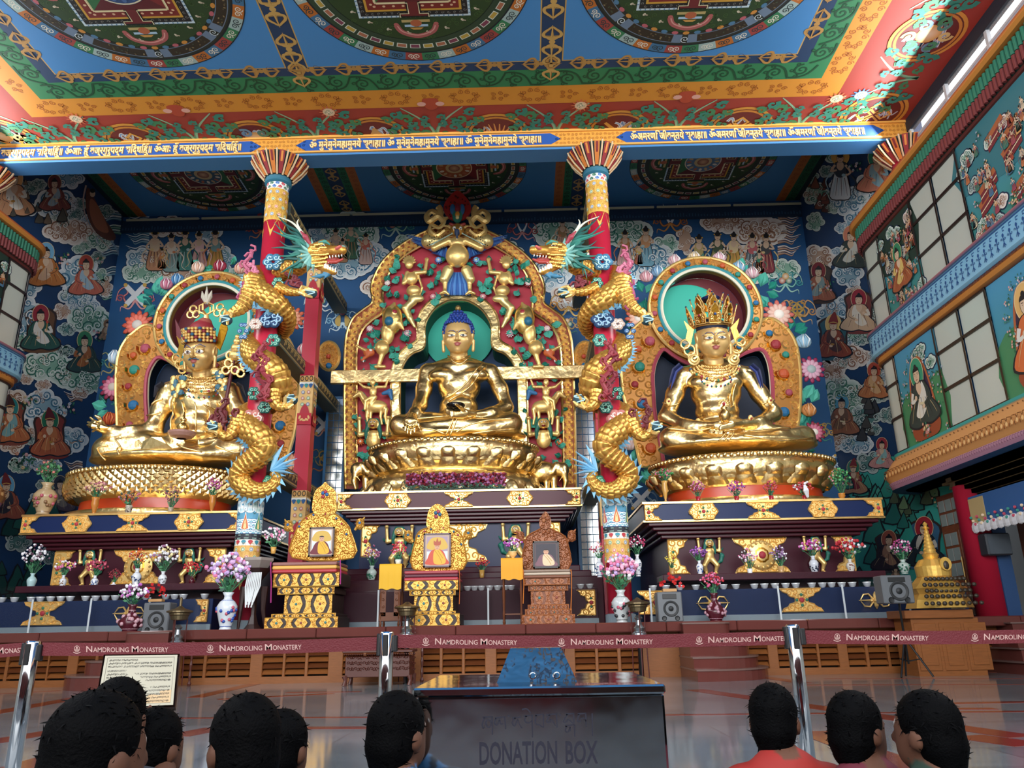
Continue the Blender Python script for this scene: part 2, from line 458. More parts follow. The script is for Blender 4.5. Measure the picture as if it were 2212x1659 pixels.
for a,b2,wd in[((1060,1548),(2300,1536),.12),((300,1552),(1060,1548),.12),((480,1573),(1100,1571),.2),((1500,1490),(2212,1592),.34),((1750,1580),(2060,1690),.34),((-40,1545),(210,1500),.34),((-60,1610),(190,1568),.34),((20,1665),(140,1630),.34),((380,1590),(470,1573),.34),((1610,1457),(1740,1476),.3),((1740,1480),(2260,1478),.12),((1650,1455),(2300,1452),.1),((1780,1466),(2250,1466),.12),((420,1507),(560,1475),.3),((470,1511),(720,1498),.22),((2030,1520),(2230,1516),.2),((2060,1531),(2150,1531),.2),((-20,1500),(130,1492),.15),((620,1496),(780,1494),.18),((2085,1590),(2230,1610),.4)]:
 band(a,b2,wd)
# ---- shell
pw=M('wall_paint_blue','2a5f92',0.65)
dk=M('dark_interior','2b2a2c',0.8);cream=M('wall_paint_cream','cfccc0',0.7)
def wall(nm,x0,x1,y0,y1,z0,z1,mat):return B().box(x0,x1,y0,y1,z0,z1).mk(nm,mat,kind='structure')
wall('wall_back',XL-.4,XR+.4,YB,YB+.3,0,17,M('wall_paint_deep_blue','1f5587',0.62))
WLf=wall('wall_left',XL-.3,XL,18.0,YB,0,17,M('wall_paint_indigo','1b3f6a',0.62))
WRt=wall('wall_right',XR,XR+.3,18.0,YB,0,17,M('wall_paint_indigo','1b3f6a',0.62))
wall('wall_left_gallery',-17.3,-17.0,-5,YB,0,12.0,cream)
wall('wall_right_gallery',12.7,13.0,-5,YB,0,12.0,cream)
wall('ceiling_back',XL-.4,XR+.4,18.7,YB+.3,ZB,ZB+.3,M('ceiling_paint_blue','3477b0',0.6))
CB=bpy.data.objects['ceiling_back']
CF=wall('ceiling',XL-.2,XR+.1,-5,18.7,ZF,ZF+.3,M('ceiling_paint_red','a33a2c',0.6))
wall('wall_riser',XL,XR,18.7,18.9,ZF,ZB,pw)
# ---- ceiling painting
def fz(Z):return lambda x,y,h:(x,y,Z-h)
P=Paint(fz(ZF),0.0015)
def rect(P,x0,x1,y0,y1,c,l=None):
 if l is not None:P.l=l
 P.poly([(x0,y0),(x1,y0),(x1,y1),(x0,y1)],c)
def frame(P,hx,y1,col,l):rect(P,AX-hx,AX+hx,-5,y1,col,l)
frame(P,10.42,16.95,'d9912f',2);frame(P,9.78,16.26,'2c7f50',3);frame(P,9.22,15.66,'173a5f',4)
for cx in(-8.3,-2.2,3.9):
 rect(P,cx-2.8,cx+2.8,-5,15.38,'c9a25a',5);rect(P,cx-2.77,cx+2.77,-5,15.35,'4288c4',6)
rect(P,AX-8.85,AX-8.8,-5,15.38,'c9a25a',5)
# green band scrolls, orange band clouds
def scroll(P,x,y,r,w,c,d,a0):
 P.spiral(x,y,r,w,c,1.6,d,a0,w1=w*.6)
 for k in range(3):
  a=a0+d*(.5+1.1*k);P.spiral(x+r*1.15*cos(a),y+r*1.15*sin(a),r*.34,w*.75,c,1.0,-d,a+pi,w1=w*.3)
def runs(step,off,y1):
 """points along the three painted sides: (x, y, direction)"""
 out=[];x=AX-off+step*.5
 n=int(2*off/step);s2=2*off/n
 out+=[(AX-off+s2*(i+.5),y1,0)for i in range(n)]
 k=0
 while y1-step*(k+1.0)>3:
  out+=[(AX-off,y1-step*(k+1.0),1),(AX+off,y1-step*(k+1.0),2)];k+=1
 return out
for i,(x,y,d)in enumerate(runs(0.62,9.5,15.97)):
 P.l=5;s2=(-1)**i;scroll(P,x+(0 if d==0 else.04*s2),y+(.04*s2 if d==0 else 0),.2,.055,'0d4a2c',s2,pi/2*s2+(pi/2 if d else 0))
 if d==0:P.line([(x-.3,y-.22*s2),(x-.05,y-.23*s2),(x+.2,y-.1*s2),(x+.35,y+.2*s2)],.05,'0d4a2c',3)
 else:P.line([(x-.22*s2,y-.3),(x-.23*s2,y),(x-.1*s2,y+.2),(x+.2*s2,y+.35)],.05,'0d4a2c',3)
for i,(x,y,d)in enumerate(runs(0.86,10.1,16.6)):
 big=i%2==0
 for k in range(10 if big else 5):
  a=2*pi*k/(10 if big else 5);rr=.21 if big else.12;P.l=4
  P.spiral(x+rr*cos(a)*(1.5 if d==0 else.9),y+rr*sin(a)*(.9 if d==0 else 1.5),.085 if big else.075,.02,'a85a1c',1.5,1 if k%2 else-1,a)
def vajra(P,x,y,s,ang,c='c9a25a',dc='6b4420',half=False):
 ca,sa=cos(ang),sin(ang)
 def T(u,v):return(x+(u*ca-v*sa)*s,y+(u*sa+v*ca)*s)
 l0=P.l
 P.ell(*T(0,0),.17*s,.17*s,c,n=12)
 for d in(-1,1):
  P.blob([T(-.24,d*.2),T(0,d*.12),T(.24,d*.2),T(.3,d*.32),T(0,d*.4),T(-.3,d*.32)],c,3)
  for e in(-1,1):
   P.line([T(e*.06,d*.34),T(e*.42,d*.42),T(e*.44,d*.66),T(e*.2,d*.9),T(e*.02,d*1.08)],.21*s,c,4,w1=.1*s)
   P.line([T(e*.1,d*.4),T(e*.34,d*.46),T(e*.34,d*.64),T(e*.14,d*.86)],.025*s,dc,3)
  P.line([T(0,d*.3),T(0,d*1.2)],.17*s,c,w1=.03*s)
  P.line([T(.04,d*.35),T(.04,d*1.0)],.02*s,dc)
 P.l=l0
for cx in(-5.25,.85):
 for k in range(8):P.l=5;vajra(P,cx,14.75-1.22*k,.44,0)
for x,y,d in runs(1.1,9.02,15.52):
 P.l=5;vajra(P,x,y-.06 if d==0 else y,.4,pi/2 if d==0 else 0,'b98c4a')
for k in range(2):
 P.l=5;vajra(P,(-5.25,.85)[k],15.6,.4,0)
# medallions and foliage on the red band
TL,LG='2f8a76','8fc09a'
def leafcurl(P,x,y,r,d,a,c=TL):
 P.spiral(x,y,r,r*.85,c,1.1,d,a,w1=r*.3,n=10)
 for k in range(4):
  b2=a+d*(.3+.75*k);P.ell(x+r*1.08*cos(b2),y+r*1.08*sin(b2),r*.24,r*.17,c,b2,7)
def medallion(P,x,y,r,kind):
 P.l=8;P.ell(x,y,r,r,'d89a3c',n=36);P.ell(x,y,r*.9,r*.9,'6e2a16',n=32);P.ell(x,y,r*.86,r*.86,'d08a34',n=32);P.ell(x,y,r*.78,r*.78,'6a1c18',n=30)
 rr=random.Random(kind)
 for k in range(5):
  a=rr.uniform(0,2*pi);px,py=x+r*.42*cos(a+k*1.3),y+r*.35*sin(a+k*1.3)
  Q=[(px+r*.3*(t/5-.5)*2*cos(a),py+r*.16*sin(t*1.9+k)+r*.2*(t/5-.5)*sin(a))for t in range(6)]
  P.line(Q,r*.1,'e8e4da',4,w1=r*.04);P.line(Q,r*.045,'7fa6cc',4,w1=r*.02)
 kk=kind%5
 if kk==0:
  for k in range(9):
   a=radians(20+17.5*k);P.line([(x,y+.3*r),(x+r*.3*cos(a),y-r*.1*sin(a)),(x+r*.55*cos(a+.1),y-r*.55*sin(a))],r*.09,'d8904a',3,w1=r*.03)
 elif kk==1:
  for d in(-1,1):P.line([(x-d*r*.5,y+r*.4),(x,y),(x+d*r*.4,y-r*.45)],r*.16,'d09a44',2,w1=r*.1)
 elif kk==2:
  for a,b2 in((-.3,0),(.3,0),(0,-.3),(0,.3)):P.line([(x+(a-.22)*r,y+b2*r),(x+a*r,y+(b2-.22)*r),(x+(a+.22)*r,y+b2*r),(x+a*r,y+(b2+.22)*r)],r*.09,'d9a347',closed=True)
 elif kk==3:
  P.ell(x,y-.1*r,.34*r,.34*r,'d9a347',n=16,cc='f0e0c0')
  for k in range(6):P.spiral(x+.5*r*cos(k*1.05),y+.45*r*sin(k*1.05),.2*r,.1*r,('d9c27a','6f95ae','4d8a7c')[k%3],1.3,1,k)
 else:
  P.blob([(x-.5*r,y+.3*r),(x-.15*r,y-.2*r),(x,y-.5*r),(x+.2*r,y-.2*r),(x+.5*r,y+.25*r),(x,y+.45*r)],'c89a58');P.ell(x,y,.2*r,.2*r,'e6d4a4')
def lotusflower(P,x,y,r,c1,c2,c3):
 for k in range(12):
  a=2*pi*k/12;P.blob([(x+r*.5*cos(a-.25),y+r*.5*sin(a-.25)),(x+r*1.05*cos(a),y+r*1.05*sin(a)),(x+r*.5*cos(a+.25),y+r*.5*sin(a+.25))],c1,2)
 P.ell(x,y,r*.62,r*.62,c2,n=14,cc=c3)
 for k in range(4):P.spiral(x+.22*r*cos(k*1.6),y+.22*r*sin(k*1.6),.18*r,.05*r,'4d8a5a',1,1,k)
def vine(P,x,y,s,ang,flower):
 ca,sa=cos(ang),sin(ang)
 def T(u,v):return(x+(u*ca-v*sa)*s,y+(u*sa+v*ca)*s)
 for e in(-1,1):
  P.l=4;P.line([T(0,.75),T(e*.1,.3),T(e*.4,-.15),T(e*.85,-.6)],.12*s,LG,4,w1=.03*s);P.line([T(.02,.75),T(e*.06,.3),T(e*.36,-.15)],.03*s,'4f9a78',3)
  for k,(u,v,r)in enumerate([(.3,.55,.15),(.55,.3,.2),(.38,-.55,.17),(.75,-.1,.2),(.12,-.75,.13),(1.05,-.35,.17),(.95,-.8,.16),(.68,.7,.18),(1.1,.15,.16),(1.3,-.1,.15),(.2,.1,.15),(.62,.05,.13),(.5,-.9,.17),(.8,.45,.16),(.25,-.2,.12),(1.25,.45,.15),(1.35,-.55,.15),(.95,-1.0,.14)]):
   if v<-.52:continue
   leafcurl(P,*T(e*u,v),r*s,e*(-1)**k,k*1.1+ang,TL if k%3 else '3f8a5c')
 P.l=7
 if flower==0:lotusflower(P,*T(.62,-.52),.27*s,'d9714a','e9c49a','f2e6cf')
 elif flower==1:P.blob([T(-.2,-.95),T(.2,-.95),T(.16,-.6),T(0,-.5),T(-.16,-.6)],'b8492e');P.ell(*T(-.25,-.75),.12*s,.09*s,'e8b0a0');P.ell(*T(.25,-.75),.12*s,.09*s,'e8b0a0')
 else:lotusflower(P,*T(-.62,-.5),.27*s,'4f86c4','9cc0e0','e8f0f8')
mx_=[-13.75,-10.42,-7.12,-3.85,-.57,2.72,6.02]
for i,x in enumerate(mx_):medallion(P,x,18.2,.9,i+1 if i!=4 else 5);vine(P,x+1.64,17.55,.95,0,(0,1,0,1,0,1,0)[i])
medallion(P,9.48,17.75,.86,22);medallion(P,-13.9,17.75,.86,23)
for sx in(-1,1):
 for k in range(4):
  medallion(P,AX+sx*11.72,14.9-3.1*k,.84,13 if k==0 and sx>0 else 3+k)
  vine(P,AX+sx*11.5,16.35-3.1*k,.95,-pi/2*sx,(2,0)[k%2])
P.mk('ceiling_painting',CF)
def mandala(X,Y,R,Z,parent,var):
 P=Paint(fz(Z),0.0015);P.l=8;rr=random.Random(var)
 cols=['9c3f3a','3c6f94','b86a28','9fb8b4','2f7a50']
 P.ell(X,Y,R*1.0,R,'10202a',n=64);n=40
 for k in range(n):
  P.l=9;a0,a1=2*pi*k/n,2*pi*(k+1)/n;P.ring(X,Y,R*.9,R*.9,R*.09,R*.09,cols[k%5],4,a0,a1)
  P.spiral(X+R*.945*cos(a0+.05),Y+R*.945*sin(a0+.05),R*.035,R*.008,'24363c' if k%2 else 'e0dccb',1.5,1,a0);P.spiral(X+R*.945*cos(a0+.11),Y+R*.945*sin(a0+.11),R*.03,R*.008,'24363c' if k%2 else 'e0dccb',1.5,-1,a0)
 P.l=10;P.ring(X,Y,R*.74,R*.74,R*.145,R*.145,'232a22' if var!=1 else '27402c',56)
 if var in(0,2):
  for k in range(8):
   a=2*pi*(k+.5)/8;P.l=11;P.ring(X,Y,R*.765,R*.765,R*.1,R*.1,'6a7f96',12,a-.36,a+.36);P.ring(X,Y,R*.772,R*.772,R*.085,R*.085,'2c2418',12,a-.26,a+.26)
   for t in range(14):b2=a+rr.uniform(-.24,.24);q=R*rr.uniform(.785,.845);P.ell(X+q*cos(b2),Y+q*sin(b2),R*.012,R*.007,rr.choice(['6a5a3c','4a4430','8a7a58','3f4c3a']),rr.random()*3,5)
   P.spiral(X+.82*R*cos(a+.39),Y+.82*R*sin(a+.39),R*.04,R*.007,'d0dcdf',1.5,1,a)
  for k in range(48):
   a=2*pi*k/48;P.l=12;P.ell(X+R*.745*cos(a),Y+R*.745*sin(a),R*.03,R*.02,['c98a3c','b8606a','4c7a9c'][k%3],a+pi/2,8)
 else:
  for k in range(44):
   a=2*pi*k/44;P.l=11;P.ring(X,Y,R*.79,R*.79,R*.05,R*.05,'cfd8c8',3,a,a+.11);P.ring(X,Y,R*.797,R*.797,R*.036,R*.036,['a8684c','b89a40','7a3a50'][k%3],3,a+.01,a+.1)
 P.l=11;P.ell(X,Y,R*.735,R*.735,'24401e',n=56)
 for k in range(150):
  a=rr.uniform(0,2*pi);q=R*sqrt(rr.uniform(.2,.52));P.l=12;P.spiral(X+q*cos(a),Y+q*sin(a),R*.026,R*.005,'3c5c2c',1.3,1,a)
 for k in range(24):
  a=2*pi*(k+.5)/24;q=R*.65;P.l=12.5;P.ell(X+q*cos(a),Y+q*sin(a),R*.018,R*.012,'d0c8b0',a,6);P.line([(X+q*cos(a),Y+q*sin(a)),(X+q*cos(a)+R*.03,Y+q*sin(a)+R*.01)],R*.012,'b8a890')
 h=R*.47
 def sq(hh,c,l,gate=0):
  P.l=l;P.poly([(X-hh,Y-hh),(X+hh,Y-hh),(X+hh,Y+hh),(X-hh,Y+hh)],c)
 for k in range(4):
  ca,sa=cos(pi/2*k),sin(pi/2*k)
  def T(u,v):return(X+(u*ca-v*sa)*R,Y+(u*sa+v*ca)*R)
  P.l=12.6
  P.line([T(-.17,.56),T(-.13,.64),T(0,.69),T(.13,.64),T(.17,.56)],.05*R,'a85a58',5);P.line([T(-.165,.56),T(-.125,.635),T(0,.68),T(.125,.635),T(.165,.56)],.012*R,'d89a90',5)
  P.poly([T(-.12,.5),T(.12,.5),T(.12,.53),T(-.12,.53)],'b8a468');P.poly([T(-.1,.555),T(.1,.555),T(.1,.58),T(-.1,.58)],'a8c8dc');P.poly([T(-.06,.59),T(.06,.59),T(.03,.615),T(-.03,.615)],'c8964a')
  P.ell(*T(0,.54),.05*R,.04*R,'b0603c',n=10)
  for e in(-1,1):P.ell(*T(e*.17,.55),.022*R,.02*R,'b0605c',n=8)
 sq(h,'c8dce4',13)
 for k in range(4):
  ca,sa=cos(pi/2*k),sin(pi/2*k)
  def T(u,v):return(X+(u*ca-v*sa)*R,Y+(u*sa+v*ca)*R)
  P.l=14;P.poly([T(-.45,.45),T(.45,.45),T(.40,.40),T(-.40,.40)],'16181c')
  for t in range(22):P.l=14.5;P.line([T(-.44+.04*t,.463),T(-.43+.04*t,.463)],.02*R,'5f86a4')
  for t in range(16):P.l=14.5;P.spiral(*T(-.4+.053*t,.425),.015*R,.004*R,'8c8c84',1,1,t)
  P.l=15;P.poly([T(-.40,.40),T(.40,.40),T(.38,.38),T(-.38,.38)],'c99a3a');P.l=15.2;P.poly([T(-.38,.38),T(.38,.38),T(.31,.31),T(-.31,.31)],'7a2420')
  for t in range(9):P.ell(*T(-.32+.08*t,.345),.014*R,.012*R,'d8b08c',n=6)
  P.l=16;P.poly([T(-.315,.315),T(.315,.315),T(.3,.3),T(-.3,.3)],'dccfa0')
  P.l=16.5;P.poly([T(-.3,.3),T(.3,.3),T(0,0)],['5c1c22','2f6a40','b08c3c','7a2426'][k]if var!=3 else['5c1c22','6a2428','a87a30','2f6a40'][k])
  P.l=17;P.poly([T(-.13,.47),T(.13,.47),T(.13,.42),T(.06,.42),T(.06,.3),T(-.06,.3),T(-.06,.42),T(-.13,.42)],'0f1214')
  P.l=17.5;P.poly([T(-.11,.455),T(.11,.455),T(.11,.435),T(.04,.435),T(.04,.3),T(-.04,.3),T(-.04,.435),T(-.11,.435)],'6a2024')
  P.line([T(-.3,.315),T(-.045,.315),T(-.045,.43),T(-.12,.43),T(-.12,.47)],.01*R,'e8dcb0');P.line([T(.3,.315),T(.045,.315),T(.045,.43),T(.12,.43),T(.12,.47)],.01*R,'e8dcb0')
 P.l=19;P.ell(X,Y,R*.25,R*.25,['2c4a78','8a4a3a','3c2a30','3a5a70','a85a34','5a7a9a'][var%6],n=30);P.ring(X,Y,.235*R,.235*R,.012*R,.012*R,'e0d4b0',30)
 for k in range(16):a=2*pi*k/16;P.ell(X+.19*R*cos(a),Y+.19*R*sin(a),.035*R,.022*R,['c8a878','e0d8c8','b86a4c'][k%3]if var>2 else '4a6a9c',a,8)
 P.ell(X,Y,.12*R,.12*R,'c8b080' if var>2 else '24507c',n=20);P.ell(X,Y,.08*R,.08*R,'8a4a3c',n=14,cc='d8b088')
 P.mk('mandala',parent)
for i,(x,v)in enumerate([(-8.3,0),(-2.2,1),(3.9,2)]):mandala(x,12.62,2.62,ZF,CF,v)
for i,(x,v)in enumerate([(-10.9,3),(-2.2,4),(6.35,5)]):mandala(x,23.25,2.5,ZB,CB,v)
P=Paint(fz(ZB),0.0015)
for x0,x1 in((-7.35,-5.62),(1.3,3.03)):
 for a,b2,c in((0,1,'a8622c'),(.19,.81,'1f6a44'),(.36,.64,'163458')):rect(P,x0+(x1-x0)*a,x0+(x1-x0)*b2,18.8,YB,c,1+a*9)
 for k in range(7):P.l=6;vajra(P,(x0+x1)/2,25.6-1.05*k,.36,0,'b8945a')
 for k in range(26):
  for e in(.275,.725):P.l=6;P.spiral(x0+(x1-x0)*e,25.85-.27*k,.11,.03,'0c3a24',1.5,(-1)**k,k)
  for e in(.09,.91):P.l=6;P.spiral(x0+(x1-x0)*e,25.8-.27*k,.09,.02,'8a4418',1.4,(-1)**k,k)
for sx,xe in((1,XR),(-1,XL)):
 rect(P,xe-sx*.9,xe-sx*.55,18.8,YB,'a8622c',2);rect(P,xe-sx*.55,xe-sx*.2,18.8,YB,'1f5a3c',2);rect(P,xe-sx*.2,xe,18.8,YB,'10202c',2)
 for k in range(26):P.l=6;P.spiral(xe-sx*.37,25.85-.27*k,.13,.03,'0c3a24',1.5,(-1)**k,k);P.spiral(xe-sx*.72,25.8-.27*k,.1,.02,'8a4418',1.4,(-1)**k,k)
P.mk('ceiling_painting',CB)
# ---- long beam with gilded inscription
bm=B();bm.box(XL,XR,18.1,18.7,13.36,ZF,'3f7cb4');beam=bm.mk('beam',PAINT,kind='structure')
g=B()
g.box(XL,XR,18.04,18.1,13.88,ZF,'e0a24a');g.box(XL,XR,18.04,18.1,13.42,13.47,'e0a24a');g.mk('beam_edge_strip',PAINT,beam)
P=Paint(lambda x,z,h:(x,18.1-h,z),0.004)
P.l=2;P.poly([(XL,13.47),(XR,13.47),(XR,13.88),(XL,13.88)],'dd9a3a')
def insc(x0,x1,txt,reps):
 P.l=4;P.poly([(x0-.28,13.675),(x0,13.5),(x1,13.5),(x1+.28,13.675),(x1,13.85),(x0,13.85)],'1b4f9c')
 wd=(x1-x0-.3)/reps
 for k in range(reps):
  P.l=6;xx=x0+.1+wd*k;P.text(txt,xx+.015,13.555,.31,'a8742e',.03,wd*.97);P.l=8;P.text(txt,xx,13.57,.31,'f2d08c',.03,wd*.97)
insc(-14.9,-7.25,'ॐआः हूँ वज्रगुरुपद्म सिद्धिहूँ॥',3);insc(-5.75,.9,'ॐ मुनेमुनेमहामुनये स्वाहा॥',3);insc(2.95,9.6,'ॐअमरणि जीवन्तये स्वाहा॥',3)
for x0,x1 in((-7.3,-5.7),(1.0,2.9),(9.75,XR)):
 for k in range(int((x1-x0)/.11)):
  for j in range(3):P.l=4;P.spiral(x0+.06+.11*k,13.54+.13*j,.045,.012,'a86a24',1.4,(-1)**(k+j),k)
P.mk('beam_inscription',beam)
# cornice rail along the back wall top
rl=B()
for k in range(9):rl.box(XL+.2+k*2.86,XL+2.95+k*2.86,25.86,25.96,16.0,16.08,'c8c8a8')
rl.mk('trim_1',PAINT,kind='structure')
fr=B();fr.box(XL,XR,25.9,26.0,15.55,16.02,'18324e');o=fr.mk('trim_2',PAINT,kind='structure')
P=Paint(lambda x,z,h:(x,25.9-h,z),.004)
r2=random.Random(3)
for k in range(230):xx=XL+.1+k*.111;P.l=1;P.line([(xx,15.62),(xx,15.62+r2 .uniform(.05,.16))],.05,'2c5070')
P.mk('fringe_pattern',o)
# maroon rear wall with doors below the open gallery behind the visitors
wall('wall_rear',-17.3,13,-6.3,-6.0,0,3.2,M('wall_paint_maroon','6a1c20',.5))
for k in range(5):B().box(-13+4.6*k,-11.2+4.6*k,-6.0,-5.94,0,2.6,bev=.02).mk('door_leaf',M('rear_door_timber','3c1c12',.4),bpy.data.objects['wall_rear'])
# ---- wall murals, painted on the real wall planes
PB=('f1f5f5','93b8c8','3a7596');PW=('f4eee6','c6a48c','94664c');PG=('e6f0e8','8ab6a0','2f7260');PD=('c9d6d2','5d8a86','1d4a4c')
def cloud(P,x,y,w,h,pal=PB,seed=0,n=None,l=1.0):
 r=random.Random(seed+int(x)*7+int(y));n=n or max(5,int(w/11));L=[]
 for i in range(n):
  a=2*pi*i/n;q=r.uniform(.75,1.0);L.append((x+w*.36*q*cos(a),y+h*.33*q*sin(a),r.uniform(.16,.24)*min(w,h*1.6)+1.5))
 P.inc=.12
 P.l=l;
 for a,b,c in L:P.ell(a,b,c+1.3,c*.9+1.3,'1a2f4a',n=12)
 P.l=l+2
 for a,b,c in L:P.ell(a,b,c,c*.88,pal[0],n=14,cc=pal[1])
 P.ell(x,y,w*.34,h*.3,pal[1],n=16,cc=pal[1])
 P.l=l+5
 for k,(a,b,c)in enumerate(L):
  d=1 if k%2 else-1;P.spiral(a,b,c*.62,c*.14,pal[2],1.5,d,r.uniform(0,6),w1=c*.08);P.spiral(a+.6,b+.6,c*.5,c*.1,pal[0],1.3,d,r.uniform(0,6))
 for k in range(n//2):
  a,b=x+r.uniform(-.25,.25)*w,y+r.uniform(-.2,.2)*h;P.spiral(a,b,min(w,h)*.13,min(w,h)*.03,pal[0],1.6,1,r.random()*6);P.spiral(a+1,b,min(w,h)*.1,min(w,h)*.025,pal[2],1.4,1,r.random()*6)
 P.inc=.35
def wisp(P,x,y,w,d,pal=PB,n=4,l=1.0):
 P.l=l
 for k in range(n):
  yy=y+(k-n/2)*5.2;Q=[(x,yy),(x+d*w*.3,yy-3),(x+d*w*.6,yy+2),(x+d*w*(1-.1*k),yy-4)]
  P.line(Q,6.4,'16304c',4,w1=1);P.line(Q,5,pal[k%2],4,w1=.6);P.line([(a,b+1.2)for a,b in Q],1.6,pal[2],4,w1=.3)
SK='e2c3a4'
def lama(P,x,y,s,halo,robe,robe2='d8b070',hair='201c20',hat=None,seed=0,seat=None,l=8):
 """seated figure: x, y = head centre, s = figure height in surface units"""
 r=random.Random(seed);P.l=l;P.inc=.25;u=s/100
 e=r.choice((-1,1));
 def T(a,b):return(x+a*u*e,y+b*u)
 def bl(Q,c,k=3):P.blob([T(*q)for q in Q],c,k)
 if seat:
  bl([(-46,60),(0,70),(46,58),(42,86),(0,94),(-42,88)],seat);bl([(-34,20),(-38,-5),(0,-22),(38,-5),(36,30),(30,70),(-30,70)],'3a2a24');bl([(-29,20),(-33,-2),(0,-17),(33,-2),(31,30),(26,66),(-26,66)],seat)
 P.ell(x,y+1*u,22*u,27*u,'1c2a38',n=20);P.ell(x,y,21*u,26*u,halo,n=20,cc=halo)
 P.ring(x,y,20*u,25*u,1.4*u,1.4*u,'e8cfa0',22)
 bl([(-14,15),(-24,24),(-30,46),(-46,62),(-50,80),(-20,88),(0,84),(22,88),(50,78),(44,60),(28,46),(24,24),(12,14)],'1c1c24')
 bl([(-12,16),(-22,25),(-28,46),(-43,63),(-47,78),(-20,85),(0,81),(22,85),(46,76),(41,61),(26,46),(22,25),(10,15)],robe)
 bl([(-10,16),(0,34),(14,52),(22,66),(6,72),(-12,60),(-18,36)],robe2)
 bl([(-4,14),(5,14),(9,24),(2,36),(-7,26)],SK)
 for k in range(7):
  a=-40+13*k;P.line([T(a*.5,40+abs(a)*.1),T(a*.8,60),T(a,78-abs(a)*.1)],1.2*u,'2a1c20' if k%2 else 'e0c48c',3,w1=.4*u)
 P.line([T(-22,28),T(-27,46),T(-8,56)],9*u,robe,3);P.line([T(-22,28),T(-27,46),T(-8,56)],1.1*u,'1c1c24',3);P.line([T(21,28),T(27,42),T(14,40)],8*u,robe2,3,w1=5*u)
 P.ell(*T(-6,56),5*u,3.6*u,SK,n=8);P.ell(*T(13,38),4*u,4.4*u,SK,n=8)
 k=r.randint(0,3)
 if k==0:P.ell(*T(-2,52),5*u,3*u,'b8863a',n=8)
 elif k==1:P.line([T(14,38),T(16,20)],2*u,'c89a4a');P.ell(*T(16,18),3.5*u,3.5*u,'c84a3a',n=8)
 elif k==2:P.poly([T(-10,50),T(4,47),T(5,51),T(-9,54)],'ddd0a8')
 P.ell(*T(0,4),10*u,13*u,'2a1c1c',n=14);P.ell(*T(0,4),9.2*u,12.2*u,SK,n=14)
 if hat:bl([(-11,-1),(-10,-12),(-3,-26),(4,-32),(9,-20),(11,-1)],hat,3);P.line([T(-11,-2),T(0,-5),T(11,-2)],2*u,'d8b060',3)
 else:P.ell(*T(0,-3),9.6*u,8*u,hair,n=12,a0=pi,a1=2*pi);P.ell(*T(0,-11),4*u,4*u,hair,n=8)
 for d in(-1,1):P.line([T(d*6-2,3),T(d*4+d*1,3)],1*u,'2a1c1c');P.line([T(d*6.5,0),T(d*2,.4)],.8*u,'3a2c2c')
 P.line([T(0,3),T(1,8)],.8*u,'a8805c');P.line([T(-2.5,11),T(2.5,11)],1.1*u,'a8443c')
 P.inc=.35
def standing(P,x,y,s,c1,c2,c3='e0c48c',l=8,seed=0,halo=None):
 P.l=l;P.inc=.25;u=s/100;r=random.Random(seed);e=r.choice((-1,1))
 def T(a,b):return(x+a*u*e,y+b*u)
 def bl(Q,c,k=3):P.blob([T(*q)for q in Q],c,k)
 if halo:P.ell(x,y,22*u,22*u,halo,n=16)
 bl([(-13,14),(-16,40),(-26,95),(0,104),(26,95),(15,40),(12,14)],'241c20');bl([(-12,15),(-14,40),(-24,94),(0,101),(24,94),(13,40),(11,15)],c1)
 bl([(-12,15),(-13,42),(0,50),(12,42),(11,15)],c2);bl([(-6,14),(6,14),(8,26),(0,33),(-8,26)],SK)
 for k in range(6):P.line([T(-10+4*k,50),T(-17+7*k,92)],1.6*u,c3 if k%2 else '3a2a2a',w1=.5*u)
 P.line([T(-12,20),T(-24,38),T(-6,46)],6*u,SK,3,w1=4*u);P.line([T(12,20),T(22,34),T(8,32)],6*u,SK,3,w1=4*u)
 Q=[T(-24,44),T(-36,60),T(-30,84),T(-42,96)];P.line(Q,4*u,c2,4,w1=1*u);Q=[T(22,40),T(34,58),T(28,80),T(40,94)];P.line(Q,4*u,c3,4,w1=1*u)
 P.ell(*T(0,4),9*u,11*u,'2a1c1c',n=12);P.ell(*T(0,4.5),8.2*u,10*u,SK,n=12);P.ell(*T(0,-3),8.6*u,6.5*u,'1c1a1e',n=12);P.ell(*T(0,-9),4*u,5*u,'1c1a1e',n=8)
 for d in(-1,1):P.ell(*T(d*9,-2),2.4*u,2.4*u,'d8a848',n=6);P.line([T(d*5-1.5,4),T(d*5+1.5,4)],1*u,'2a1c1c')
 P.line([T(-2,10),T(2,10)],1*u,'a8443c');P.ell(*T(-8,44),5*u,4*u,c3,n=8);P.inc=.35
